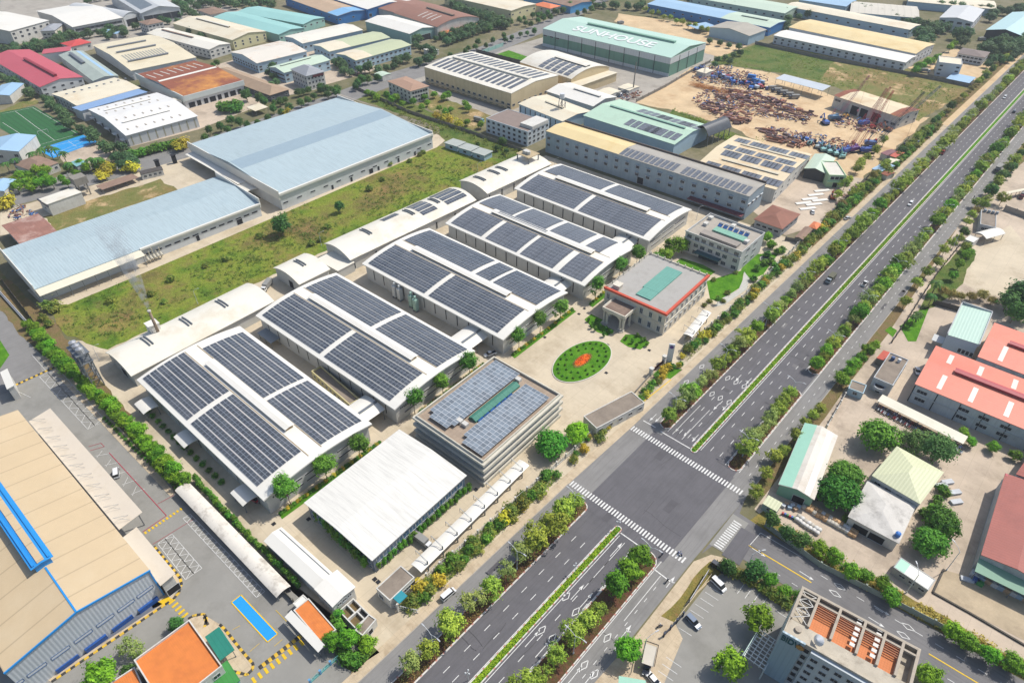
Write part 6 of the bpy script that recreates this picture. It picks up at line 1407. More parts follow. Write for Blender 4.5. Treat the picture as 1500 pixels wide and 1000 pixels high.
kind('dome', 1, foliage('leaves_dome','4a8a18','92cf2c'), 3.8, 2.9, 4.0, 150, 36, .32, .9, 1.8, .24, -.3, .7)
kind('olive', 2, F_OLIVE, 2.6, 2.0, 3.6, 50, 28, .32, 1.1, 2.0, .18)
kind('feather', 2, foliage('leaves_feather','3f6a30','6f9650'), 4.0, 2.6, 4.6, 110, 30, .34, 1.3, 2.4, .3)
def palm_mesh(seed):
    rr = random.Random(seed); V, Fc = [], []
    for k in range(16):
        a = 2*PI*k/16+rr.uniform(-.2,.2); el = rr.uniform(-.1,.9); d = Vector((math.cos(a), math.sin(a), 0)); s = Vector((-d.y,d.x,0)); pts = []
        for i in range(6): t = i/5; pts.append(Vector((0,0,6))+d*(2.7*t)+Vector((0,0,el*1.4*t-1.9*t*t)))
        for i in range(5):
            w0, w1 = .5*(1-abs(i/5-.4)), .5*(1-abs((i+1)/5-.4))
            for sg in (-1, 1):
                j = len(V); V += [pts[i], pts[i+1], pts[i+1]+s*sg*w1-Vector((0,0,.22)), pts[i]+s*sg*w0-Vector((0,0,.22))]; Fc.append((j,j+1,j+2,j+3))
    c = mesh_of('fronds', V, Fc, F_DARK); m = MB(); p = Vector((0,0,0))
    for i in range(5): q = Vector((.06*i*i*.4, 0, 1.2*(i+1))); m.tube(p, q, .2-.015*i, .19-.015*i, 7, cap=i==4); p = q
    o = m.build('trunk', BARK); t = o.data; bpy.data.objects.remove(o); return c, t
TP['palm'] = [palm_mesh(i) for i in range(2)]
TV = random.Random(21)
def tree(kd, x, y, s=1.0, label='', group=None, cat=None, z=0.0, sz=None):
    c, t = TV.choice(TP[kd]); a = TV.uniform(0, 2*PI); zs = s*(sz or TV.uniform(.9, 1.12))
    if t is None:
        o = link({'cone': 'column_shrub', 'yellow': 'yellow_shrub'}.get(kd, 'shrub'), c, None, (x, y, z), a, (s, s, zs)); return tag(o, label, cat or 'shrub', group)
    nm = {'palm': 'palm_tree', 'column': 'slender_tree', 'broad': 'broad_tree', 'street': 'street_tree', 'airy': 'pale_tree', 'round': 'round_tree', 'dark': 'dark_tree', 'far': 'wood_tree', 'dome': 'dome_tree', 'olive': 'bamboo', 'feather': 'feathery_tree'}[kd]
    T = thing(nm, label, cat or 'tree', (x, y, z), a, group); T.scale = (s, s, zs)
    link('trunk', t, T); link('fronds' if kd == 'palm' else 'crown', c, T); return T
def trees(kd, pxs, s, label, group, z=None, jit=.12, cat=None, hz=None):
    """trees at surveyed crown positions; z is the height of the crown centre used for locating"""
    zz = {'shrub': 1, 'green_shrub': 1, 'yellow': 1, 'cone': 1.5, 'palm': 5}.get(kd, 4)*1.0 if z is None else z
    for q in pxs:
        p = at(q[0], q[1], zz*s); k = (q[2] if len(q) > 2 else 1)*s*TV.uniform(1-jit, 1+jit); tree(kd, p.x, p.y, k, label, group, cat)
# boulevard rows, labelled by what they stand next to
LM = [(40,'near the southern gate house'),(72,'opposite the long white parking canopy'),(100,'close to the southern crosswalk'),(165,'just beyond the northern crosswalk'),(205,'opposite the sign pylon'),(250,'opposite the villa office'),(300,'opposite the white three storey office'),(360,'opposite the red brown hipped house'),(430,'opposite the light green office'),(520,'opposite the crane yard workshop'),(620,'opposite the dry field'),(9999,'at the far end of the highway')]
def lm(y):
    for a, t in LM:
        if y < a: return t
def row(x, y0, y1, step, kinds, base, group, s=1.0, jx=.5):
    y = y0
    while y < y1:
        if step > 4.5 and TV.random() < .07: y += step*.8; continue
        kd = TV.choice(kinds); yy = y+TV.uniform(-1.2, 1.2)
        adj = {'street': 'bushy yellow green', 'airy': 'sparse pale', 'round': 'dense bright green', 'dark': 'dark green', 'shrub': 'low olive', 'green_shrub': 'low green', 'yellow': 'yellow flowering', 'olive': 'dull olive', 'broad': 'broad'}[kd]
        tree(kd, bend(x, yy)+TV.uniform(-jx, jx), yy, s*TV.uniform(.7, 1.2), f'{adj} {base} {lm(yy)}', group, z=.15)
        y += step*TV.uniform(.8, 1.2)
WG, EG = 'trees of the western planter strip', 'trees of the eastern planter strip'
row(-69.4, 20, 108, 6.8, ['street','street','airy'], 'tree in the western planter', WG, 1.1)
row(-69.2, 157, 420, 5.2, ['street','airy','street','round'], 'tree in the western planter', WG, 1.02)
row(-69.2, 420, 800, 7.0, ['street','airy','street'], 'tree in the western planter', WG, 1.1)
row(-43.9, 52, 107, 6.0, ['street','round','street'], 'tree in the eastern planter', EG, .98)
row(-42.2, 156, 201, 5.2, ['street','street','airy'], 'tree in the eastern planter', EG, 1.02)
row(-42.2, 219, 420, 5.1, ['street','round','airy'], 'tree in the eastern planter', EG, 1.0)
row(-42.2, 420, 800, 7.0, ['street','round','street'], 'tree in the eastern planter', EG, 1.08)
# shrubs along the site fence
SG = 'shrubs of the western roadside strip'
for (y0, y1, st, ks, s) in ((52,112,1.9,['shrub','shrub','green_shrub','shrub','green_shrub','yellow'],1.35),(120,150,2.4,['shrub','yellow','green_shrub'],1.1),(158,190,2.2,['shrub','green_shrub','yellow'],1.1),(196,330,2.1,['shrub','green_shrub','shrub','green_shrub','shrub','yellow'],1.35),(330,520,4.2,['shrub','green_shrub'],1.9)):
    row(-83.2, y0, y1, st, ks, 'shrub between fence and roadside path', SG, s, 1.7)
row(-85, 330, 800, 6.5, ['dark','street','olive'], 'tree along the western roadside wall', 'trees of the western roadside wall', .75, 1)
row(-30, 350, 800, 8, ['street','olive','dark'], 'tree along the eastern roadside', 'trees of the eastern roadside', .8, 1.5)
trees('street', [(1136,668,1.1),(1124,693),(1148,660),(1166,640),(1180,622,1.1),(1108,722),(1192,606,.9),(1200,598,.8)], .72, 'bushy tree in front of the long store by the boulevard', 'trees in front of the long store')
trees('round', [(1234,555),(1245,545),(1250,534,1.1),(1262,522),(1271,512,1.1),(1282,505)], .78, 'leafy tree in front of the shabby house', 'trees in front of the shabby house')
trees('street', [(1326,442),(1343,412,1.1),(1358,398),(1374,384),(1384,366)], .85, 'leafy tree on the strip beside the dark metal railing', 'trees beside the dark railing')
trees('palm', [(1371,418,1.3),(1366,434),(1347,458),(1340,464,.8)], 1.0, 'palm tree beside the dark metal railing', 'palms beside the railing')
trees('round', [(1414,372),(1422,368),(1406,386,.9),(1396,402,.9)], .8, 'bright tree on the grass wedge of the concrete yard', 'trees on the grass wedge')
trees('olive', [(1382,424),(1394,430),(1408,432),(1424,432),(1440,430),(1455,438)], .8, 'dull bamboo clump behind the mint roofed building', 'bamboo clumps')
trees('dark', [(1476,444,1.5),(1492,438,1.6),(1486,462,1.4),(1500,458,1.3)], 1.0, 'dark heavy tree beside the rear salmon roof', 'dark trees at the right edge')
trees('street', [(1416,360,.8),(1432,296,.9),(1452,278),(1444,292),(1462,264),(1468,292,1.1),(1486,236),(1478,246)], .9, 'roadside tree by the grey flat house', 'trees by the grey flat house')
# big trees on the east side
trees('broad', [(1284,640,1.05)], 1.12, 'large broad tree above the pale hipped roof house', 'broad trees of the east yards')
trees('broad', [(1238,693,.95)], 1.1, 'broad tree upper of the two covering the long store', 'broad trees of the east yards')
trees('broad', [(1228,725,1.15)], 1.1, 'broad tree lower of the two covering the long store', 'broad trees of the east yards')
trees('broad', [(1383,765,1.0)], 1.05, 'broad tree behind the site trailer, the upper of a pair', 'broad trees of the east yards')
trees('broad', [(1362,792,1.0)], 1.1, 'broad tree behind the site trailer, the lower of a pair', 'broad trees of the east yards')
trees('feather', [(1372,662,1.1),(1350,648,.9),(1330,640,.8)], 1.05, 'feathery dark green tree beside the pale hipped roof house', 'feathery trees')
trees('round', [(1415,630,.6),(1425,642,.7),(1458,650,.6),(1490,662,.6)], .9, 'small tree beside the end of the motorbike shelter', 'small trees by the salmon factory')
trees('green_shrub', [(1380,716),(1386,722),(1366,746),(1354,752),(1242,760),(1258,768),(1373,733)], 1.2, 'garden shrub beside the corroded shed', 'garden shrubs')
# cross street trees
CS = 'trees along the cross street'
trees('dark', [(1132,762),(1154,778,.9),(1176,790,.8)], .9, 'dark round tree on the north verge near the tiny corner hut', CS)
trees('round', [(1200,802,1.1),(1222,814)], .8, 'round tree on the north verge before the big bag rows', CS)
trees('round', [(1246,836),(1268,841,.85),(1294,856,1.0),(1304,872,1.05)], .8, 'round tree on the north verge before the site trailer', CS)
trees('round', [(1393,925),(1420,940),(1452,960),(1484,972,1.05)], .82, 'small round tree in the dry straw verge', CS)
trees('dark', [(1066,832),(1107,836)], .85, 'dark tree at the corner of the car park hedge', CS)
trees('round', [(1130,848),(1150,864,.8),(1174,871,.85)], .74, 'bright tree in the car park hedge beside the cross street', CS)
trees('shrub', [(1090,842),(1100,848),(1116,858),(1126,866),(1140,872),(1152,880),(1162,886),(1076,836)], 1.3, 'hedge shrub between the car park and the cross street', 'car park hedge')
for q, l in (((1110,907,1.15),'round tree in the car park beside the pergola'),((1070,972,1.15),'round tree at the bottom edge of the car park'),((922,953,1.05),'round tree beside the pale gate shelter'),((1364,990,.95),'round tree beside the tall block at the bottom edge'),((150,988,1.2),'bright round tree at the bottom edge below the tan factory')):
    trees('round', [q], 1.05, l, None, jit=0)
trees('airy', [(192,950,1.0)], .95, 'sparse tree beside the orange block', None); trees('dark', [(257,912,.8),(186,982,.8)], .8, 'dark small tree beside the orange block wall', 'dark trees by the orange block')
trees('round', [(487,938,1.0),(512,936,1.0),(538,942,.9),(526,918,.6)], .78, 'bright tree behind the orange guard house', 'trees behind the orange guard house')
trees('cone', [(490,905),(494,912),(499,918),(504,926),(497,900)], 1.5, 'slim conifer behind the orange guard house', 'conifers behind the orange guard house')
trees('green_shrub', [(506,962),(514,966),(522,966),(530,960),(500,954)], 1.3, 'hedge shrub at the rounded corner lawn', 'corner hedge')
# trees in front of the solar halls
CL = ['in front of the nearest solar warehouse','in front of the second solar warehouse','in front of the middle solar warehouse','in front of the fourth solar warehouse']
for i, grp in enumerate((((427,741),(480,704),(529,673)),((608,606),(649,577),(688,553)),((760,512),(791,488),(820,470)),((872,438),(907,406),(932,390)))):
    for q in grp: p = at(*q); tree('column', p.x, p.y, TV.uniform(.86,.98), f'slender round crowned tree {CL[i]}', 'trees in front of the solar warehouses')
trees('broad', [(806,648,1.0)], 1.15, 'spreading mid green tree beside the office block', None)
trees('dome', [(849,632,1.0)], 1.0, 'bright dome shaped tree beside the flat concrete gate house', None)
trees('round', [(986,362,1.1),(975,372),(1000,360),(962,378,.9)], 1.05, 'dense tree between the villa and the white office', 'trees by the white office')
trees('round', [(1124,346,1.0),(1130,355,.8)], .9, 'bright tree behind the white office', 'trees behind the white office')
trees('green_shrub', [(1130,360),(1138,368),(1124,372),(1146,366),(1130,382),(1136,390),(1120,384),(1110,392),(1104,408)], 1.5, 'garden shrub around the round pond', 'pond garden shrubs')
trees('shrub', [(1046,409),(1066,428),(1078,398),(1053,436),(1060,440),(1040,440),(1032,446)], .9, 'small garden shrub on the villa lawn', 'villa lawn shrubs')
trees('column', [(1052,440,.7)], .55, 'small dark topiary tree beside the garden path', None)
for pts in (((862,468),(868,474),(874,470),(880,478),(888,482),(884,490),(872,482),(896,486),(866,478)),((926,500),(934,490),(940,498),(948,504),(932,506),(918,494),(944,496))):
    trees('cone', pts, .8, 'clipped conical shrub in the beds beside the porch', 'porch bed shrubs')
patch('lawn', [(856,468),(866,460),(886,470),(900,484),(890,492),(874,486)], G_LAWN, .1); patch('lawn', [(908,500),(916,490),(936,490),(952,502),(938,512),(920,508)], G_LAWN, .1)
# pond
p = at(1124,381); T = thing('round_pond', 'round dark garden pond with a stone rim behind the white office', 'pond', (p.x,p.y,0))
m = MB(); m.prism(oval(3.6,3.6,28),0,.4); m.build('rim', M('stone_rim','b0aca2',.8,.15), T); m = MB(); m.prism(oval(3.1,3.1,28),.05,.42); m.build('pond_water', glassm('pond_dark','3c4648',.08), T)
# oval bed planting
c, T = OVAL
rr = random.Random(5); V, Fc = [], []
for i in range(700):
    a, r = rr.uniform(0,2*PI), math.sqrt(rr.random()); x, y = 1.9*r*math.cos(a), 4.4*r*math.sin(a)
    leaf_quad(V, Fc, Vector((x,y,.45+.5*rr.random())), Vector((rr.uniform(-.5,.5),rr.uniform(-.5,.5),1)).normalized(), .24, rr)
o = link('red_flowers', mesh_of('red_flowers', V, Fc, F_RED), T, (0,0,0), 0)
V, Fc = [], []
for i in range(500):
    a, r = rr.uniform(0,2*PI), rr.uniform(.9,1.15); x, y = 2.1*r*math.cos(a), 4.7*r*math.sin(a)
    leaf_quad(V, Fc, Vector((x,y,.45+.25*rr.random())), Vector((rr.uniform(-.5,.5),rr.uniform(-.5,.5),1)).normalized(), .22, rr)
link('flower_border', mesh_of('flower_border', V, Fc, F_OLIVE), T)
for k, (a_, b_, n) in enumerate(((5.2,8.6,14),(7.2,12.4,22))):
    for i in range(n):
        t = 2*PI*(i+.5*k)/n; tree('green_shrub', c.x+a_*math.cos(t), c.y+b_*math.sin(t), .36, 'small clipped ball shrub ringing the red flowers', 'ball shrubs of the oval bed', z=.4)
# hedge trees of the west boundary
def along(pts, n): 
    P = [at(*p) for p in pts]; ls = [(b-a).length for a, b in zip(P, P[1:])]; tot = sum(ls)
    for i in range(n):
        d = tot*(i+.5)/n; k = 0
        while d > ls[k]: d -= ls[k]; k += 1
        yield P[k].lerp(P[k+1], d/ls[k])
for i, p in enumerate(along([(48,480),(70,512),(105,548),(150,590),(205,640),(268,712)], 58)):
    d = (1.3 if i % 2 else -1.3)+TV.uniform(-.5,.5); tree('round', p.x+d, p.y+d*.6, TV.uniform(.5,.78)*(1.3 if i > 52 else 1), 'bushy hedge tree between the western yard and the dark wall' if i > 14 else 'bushy hedge tree beside the silver pipes', 'western hedge trees', sz=None)
for p in along([(287,704),(340,762),(388,811),(442,862)], 46): tree('cone', p.x+TV.uniform(-.3,.3), p.y+TV.uniform(-.3,.3), TV.uniform(.9,1.25), 'slim hedge shrub behind the long curved parking canopy', 'slim hedge behind the western canopy')
for p in along([(152,612),(200,660),(250,706),(330,786)], 40): tree('green_shrub', p.x, p.y, .5, 'low clipped shrub along the factory drive', 'low shrubs of the factory drive')
# climbers at the white hall
for p in along([(466,760),(500,796),(540,834)], 12): tree('cone', p.x, p.y, 1.35, 'green climber column on the shaded side of the white hall', 'climbers of the white hall', z=0, sz=1.6)
for p in along([(552,836),(600,796),(690,716)], 20): tree('cone', p.x, p.y, 1.05, 'green climber column on the road side of the white hall', 'climbers of the white hall', sz=1.3)
# front strips of the halls
for pts, n, l in (([(408,752),(470,708),(556,646)],34,'nearest'),([(612,604),(650,576),(708,532)],26,'second'),([(748,520),(790,490),(838,452)],26,'middle'),([(862,446),(900,414),(940,384)],22,'fourth')):
    w_ = [at(*p) for p in pts]
    o = Vector((.9,-.6,0)); poly_sheet('lawn', [w_[0],w_[-1],w_[-1]+Vector((2.6,-.4,0)),w_[0]+Vector((2.6,-.4,0))], G_LAWN, .1)
    for i, p in enumerate(along(pts, n)): tree('yellow' if i % 3 == 2 else 'green_shrub', p.x+.7, p.y, .55, f'low clipped shrub at the foot of the {l} solar warehouse front', 'front bed shrubs of the halls')
for p in along([(214,600),(250,636),(330,712)], 14): tree('green_shrub', p.x, p.y, .8, 'dark shrub along the shaded wall of the nearest solar warehouse', 'side bed shrubs')
# field
p = at(415,345); tree('dark', p.x, p.y, 1.5, 'big dark round tree standing alone in the grass field')
p = at(498,312); tree('dark', p.x, p.y, .95, 'smaller dark tree in the grass field behind the big one')
trees('shrub', [(200,380),(80,452,1.6),(72,448,1.6),(64,465),(70,474),(450,268),(540,276),(560,262),(570,240),(600,235),(480,330),(300,388),(330,378),(250,408),(470,350),(455,356),(220,430),(160,440),(240,440),(380,345),(620,222),(615,226)], 1.3, 'weedy bush in the grass field', 'weedy bushes of the grass field')
trees('dark', [(736,208,.9),(728,214,.7),(742,218,.7),(700,208,.5)], .9, 'dark bush beside the grey site cabins', 'bushes by the site cabins')
def inpoly(x, y, P):
    r = False; n = len(P)
    for i in range(n):
        a, b_ = P[i], P[i-1]
        if (a.y > y) != (b_.y > y) and x < (b_.x-a.x)*(y-a.y)/(b_.y-a.y)+a.x: r = not r
    return r
def scatter(name, px, n, mat, s, nl, seed, label=None, h=.5):
    P = [at(*p) for p in px]; rr = random.Random(seed); V, Fc = [], []; xs = [p.x for p in P]; ys = [p.y for p in P]; k = 0; att = 0
    while k < n and att < n*20:
        att += 1; x, y = rr.uniform(min(xs),max(xs)), rr.uniform(min(ys),max(ys))
        if not inpoly(x, y, P): continue
        if (math.sin(x*.11)+math.sin(y*.13+1)+math.sin((x+y)*.07)) < rr.uniform(-1.6,1.6): continue
        k += 1; q = s*rr.uniform(.5,1.5)
        for j in range(nl): leaf_quad(V, Fc, Vector((x+rr.gauss(0,.5)*q, y+rr.gauss(0,.5)*q, .1+abs(rr.gauss(0,h))*q)), Vector((rr.uniform(-1,1),rr.uniform(-1,1),rr.uniform(.3,1))).normalized(), .34*q, rr)
    return stuff(link(name, mesh_of(name, V, Fc, mat)), label, 'plants' if label else None)
scatter('field_weeds', [(100,490),(75,455),(210,404),(380,328),(640,222),(735,240),(690,268),(400,396),(160,500)], 1500, F_FIELD, .75, 12, 1, 'tufts of weeds scattered over the big grass field')
scatter('field_weeds', [(1042,92),(1110,66),(1320,100),(1415,131),(1346,174),(1225,128)], 700, F_FIELD, .9, 10, 2, 'tufts of weeds on the dry field beside the highway')
scatter('field_weeds', [(985,160),(1060,188),(1140,218),(1120,230),(1060,205)], 140, F_FIELD, 1.3, 14, 3, 'weeds between the pipe heaps of the crane yard')
scatter('field_weeds', [(520,135),(600,160),(690,196),(780,228),(735,238),(650,205)], 200, F_FIELD, 1.2, 14, 4, 'weeds on the grass strip behind the site cabins')
def band(name, x0, x1, y0, y1, n, mat, s, h, seed, label):
    rr = random.Random(seed); V, Fc = [], []
    for i in range(n):
        y = rr.uniform(y0, y1); leaf_quad(V, Fc, Vector((bend(rr.uniform(x0,x1),y), y, .2+h*rr.random())), Vector((rr.uniform(-.8,.8),rr.uniform(-.8,.8),1)).normalized(), s*rr.uniform(.6,1.3), rr)
    return stuff(link(name, mesh_of(name, V, Fc, mat)), label, 'hedge')
F_MED = foliage('leaves_median','6a8a1c','a4bc2a')
band('median_hedge', -56.3, -54.9, 20, 108.5, 4200, F_MED, .2, .55, 1, 'low clipped hedge in the median before the junction')
band('median_hedge', -56.3, -54.9, 151.5, 420, 9000, F_MED, .24, .5, 2, 'low clipped hedge in the median beyond the junction')
F_UND = foliage('leaves_undergrowth','6a6a30','a08a4a')
band('planter_plants', -70.6, -67.3, 20, 108, 1600, F_UND, .22, .5, 3, 'ground plants under the western planter trees')
band('planter_plants', -43.9, -40.4, 154, 202, 900, F_UND, .22, .5, 4, 'ground plants under the eastern planter trees by the junction')
band('verge_plants', -85.5, -80.8, 48, 112, 5200, F_SHRUB, .24, .9, 5, 'tangled undergrowth along the parking canopy fence')
band('verge_plants', -85.5, -81, 190, 420, 6000, F_SHRUB, .26, .8, 6, 'tangled undergrowth along the villa fence')
scatter('verge_plants', [(1160,776),(1360,890),(1530,985),(1530,1005),(1300,880),(1200,826)], 260, foliage('leaves_straw','a08c48','cdb468'), .8, 12, 7, 'dry straw grass on the cross street verge')
# north-west and far trees
def T_(kd, pts, s, lab, grp): trees(kd, pts, s, lab, grp)
T_('dark', [(306,190),(318,205),(334,190),(322,186),(350,180),(338,176),(377,180),(392,172),(412,165),(424,158),(440,150),(460,140),(480,138),(492,135),(470,132),(450,146),(400,160),(362,184),(300,200)], .95, 'dark street tree behind the widest pale blue roof', 'street trees by the blue roof')
T_('green_shrub', [(196+i*6,226-i*1.6) for i in range(11)], 2.4, 'clipped hedge bush in front of the white twin factory', 'hedge of the white factory')
T_('far', [(178,218),(186,230),(194,238),(170,228),(160,218),(150,212),(182,240)], 1.0, 'dark tree beside the football court', 'trees beside the court')
T_('palm', [(46,226),(62,222),(72,220),(80,220),(92,226),(8,240),(22,236),(132,236),(142,236),(98,240)], 1.25, 'palm tree around the brown hipped house', 'palms of the brown house')
T_('round', [(20,262),(30,258),(42,255),(54,252),(64,258),(36,268),(50,266),(70,262),(76,268),(24,274),(58,270),(44,274),(12,268),(66,250)], 1.0, 'round tree in the grove below the brown hipped house', 'grove below the brown house')
T_('yellow', [(156,250),(162,246),(184,246),(196,246),(150,258),(5,300),(12,296),(262,216),(268,212),(420,168)], 2.6, 'yellow flowering bush beside the street', 'yellow bushes by the street')
T_('round', [(100,245),(110,252),(126,246),(140,242),(148,238),(90,262),(98,268),(118,240)], .8, 'small tree beside the concrete water tower', 'trees by the water tower')
T_('dark', [(360,140),(380,144),(386,148)], 1.15, 'dark tree beside the rusty factory doors', 'trees by the rusty factory'); T_('green_shrub', [(324+i*5,156-i*.4+(i%2)*4) for i in range(6)], 3.0, 'big hedge bush on the round island before the rusty factory', 'round island hedge')
T_('dark', [(436,136),(444,134),(452,132),(470,128),(478,133),(486,132),(494,130),(410,150),(402,152),(418,146)], .8, 'small dark tree before the hipped white office', 'trees by the hipped office')
T_('dark', [(524,122),(530,118),(538,116),(553,114),(318,92),(312,96),(520,126)], 1.0, 'dark roadside tree beside the factory gate', 'trees by the factory gate')
T_('round', [(538,134),(546,138),(552,142),(574,146),(580,144),(566,140),(622,142),(626,150),(636,138),(650,142),(655,140),(682,152),(686,158),(618,156),(606,150),(644,158),(660,160),(652,166),(704,182),(684,178),(590,152)], .8, 'garden tree between the brown roofed office and the beige factory', 'garden trees of the beige factory')
T_('yellow', [(650,174),(658,176),(672,182),(640,170)], 2.2, 'yellow garden bush behind the brown roofed office', 'yellow garden bushes')
T_('far', [(655+i*7.5,60-i*2.6) for i in range(10)]+[(660+i*7.5,52-i*2.4) for i in range(9)], 1.0, 'dark tree in the row before the curved white gable', 'tree row by the curved gable')
T_('far', [(662+i*8,6+i*2.6) for i in range(11)]+[(668+i*8,14+i*2.4) for i in range(10)]+[(676,0),(690,4),(705,8)], 1.1, 'dark tree in the wood behind the pale yellow hall', 'wood behind the yellow hall')
T_('dark', [(740,58),(738,52),(750,55),(762,50),(772,48),(783,46),(700,62),(682,76),(712,66),(660,84),(686,70),(696,68),(722,60),(770,34),(778,36),(792,20),(782,10),(796,28),(806,26),(788,30),(816,18),(826,16),(866,14),(872,10),(884,8),(856,18),(846,20)], .85, 'street tree beside the long street of the north', 'street trees of the north')
T_('far', [(40+i*9,70-i*.8) for i in range(8)]+[(52,64),(62,66),(86,50),(94,54),(104,52),(112,46),(84,56),(76,60),(158,52),(164,48),(170,46),(176,44),(182,48),(160,42),(10,74),(0,70),(20,68)], 1.0, 'dark tree beneath the white far hall', 'trees by the white far hall')
T_('far', [(300+i*9,1+(i%3)*3) for i in range(12)]+[(260+i*9,4+(i%2)*5) for i in range(5)]+[(310+i*10,-4) for i in range(10)]+[(270,14),(280,18),(288,24),(262,20)], 1.25, 'tree of the dark far wood at the top edge', 'dark far wood')
T_('far', [(1260+i*7,12+(i%2)*4+i*.6) for i in range(4)]+[(1228+i*7,6+i*1.5) for i in range(5)]+[(1010+i*15,-1+i*2.1) for i in range(10)]+[(1152,20),(1160,18),(1170,14),(1180,16),(1155,26),(1185,22),(1290+0,20),(1295,24),(1303,25),(1312,27),(1322,29),(1330,31),(1340,33)], 1.0, 'dark tree along the far white back factory', 'trees by the far back factory')
T_('far', [(1346,50),(1352,56),(1358,48),(1364,42),(1370,38),(1376,44),(1384,40),(1356,40),(1350,62),(1362,54),(1404,50),(1412,52),(1420,48),(1410,60),(1456,18),(1452,24),(1440,70),(1448,66),(1456,62),(1464,64),(1472,68),(1478,62),(1470,72),(1452,74),(1480,70),(1486,66),(1470,58),(1494,62),(1500,56)], 1.35, 'dark tree around the grey hipped office near the highway', 'trees near the highway office')
T_('round', [(1392,70),(1398,64),(1346,98),(1352,96),(1358,92),(1365,90),(1372,86),(1342,104)], 1.0, 'bright tree beside the white box office', 'trees by the box office')
T_('street', [(946+i*9,14+i*3+(i%2)*2) for i in range(11)], .9, 'light tree along the front of the long blue factory', 'trees by the blue factory')
T_('far', [(1040+i*14,60+i*3) for i in range(4)]+[(1052,88),(1062,84),(1074,80),(1085,78),(1048,94),(1070,90)], .7, 'bush at the edge of the green wedge', 'bushes of the green wedge')
T_('far', [(1380+i*14,8+i*1.2) for i in range(9)]+[(1490+i*6,12) for i in range(3)], 1.2, 'dark tree at the top right edge', 'trees of the top right edge')
T_('street', [(1262,238),(1270,230),(1256,246),(1244,262),(1238,270),(1282,222),(1228,284),(1295,206)], .9, 'roadside tree beside the light green office', 'trees by the light green office')

# tree belts and low buildings between the far factories
def belt(kd, pts, n, s, lab, grp, w=3):
    for p in along(pts, n): tree(kd, p.x+TV.uniform(-w,w), p.y+TV.uniform(-w,w), s*TV.uniform(.75,1.2), lab, grp)
for pts, n, lab in (([(0,118),(60,150),(110,190),(150,212)],16,'dark tree along the road beside the football pitch'),([(64,34),(100,28),(104,44),(130,60)],9,'dark tree between the two white far halls'),([(258,38),(300,66),(330,74)],8,'dark tree behind the white long factory'),([(392,98),(404,120),(398,136)],6,'dark tree between the pale green and the rust patched factory'),([(486,96),(512,112),(560,106),(600,90)],14,'dark tree along the olive factory yard'),([(606,66),(640,88),(610,100)],9,'dark tree in the strip below the curved white gable'),([(560,50),(600,58),(618,62)],7,'dark tree between the olive and the teal sided factory'),([(640,62),(712,40)],14,'dark tree in front of the orange lean-to'),([(700,50),(830,18),(905,-4)],22,'street tree on the far side of the north street'),([(870,12),(930,16),(948,12)],9,'dark tree at the corner of the bare lot'),([(1150,52),(1150,36),(1170,28)],5,'dark tree at the end of the white row factory'),([(1236,12),(1330,34),(1350,44)],16,'dark tree behind the yellow row factory'),([(1440,100),(1470,92),(1500,74),(1520,60)],14,'dark tree on the corner by the highway'),([(1000,2),(1100,22),(1140,28)],14,'dark tree behind the long blue factory'),([(380,8),(392,2),(402,-4)],5,'dark tree behind the teal factories'),([(120,8),(150,2),(190,-6)],8,'dark tree above the broad white hall'),([(20,82),(60,68),(110,60),(180,48),(255,34)],18,'dark tree in the belt behind the red roofs')):
    belt('far' if n != 22 else 'dark', pts, n, .95, lab, lab.replace('dark tree','trees').replace('street tree','trees'))
# ------------------------------------------------------------------ vehicles
TYRE = M('tyre', '26262a', .8, .1); CGLASS = glassm('car_glass', '20262e', .08); LAMPW = M('headlight', 'e8eaec', .2, .02)
PM = {}
def paint(name, hx):
    if name in PM: return PM[name]
    m, nt, p, L = newmat('paint_'+name); p.inputs['Base Color'].default_value = H(hx, .75); p.inputs['Roughness'].default_value = .3; p.inputs['Coat Weight'].default_value = .5
    PM[name] = m; return m
VMESH = {}
def side_body(m, prof, w0, w1=None, mi=0):
    """prof: (x, z) outline; w given per point as third value or constant half width"""
    n = len(prof); Lp = [(p[0], -(p[2] if len(p) > 2 else w0), p[1]) for p in prof]; Rp = [(x, -y, z) for x, y, z in Lp]
    for i in range(n): j = (i+1) % n; m.face([Lp[i], Lp[j], Rp[j], Rp[i]], mi)
    m.face(Lp[::-1], mi); m.face(Rp, mi)
def wheels_of(T, xs, hw, r=.34, w=.24):
    key = ('wheel', r, w)
    if key not in VMESH:
        m = MB(); m.tube((0,-w/2,0),(0,w/2,0), r, n=14); m.tube((0,-w/2-.01,0),(0,w/2+.01,0), r*.55, n=10, mi=1); o = m.build('wheel', [TYRE, STEEL]); VMESH[key] = o.data; bpy.data.objects.remove(o)
    for x in xs:
        for s in (-1, 1): link('wheel', VMESH[key], T, (x, s*(hw-w/2), r))
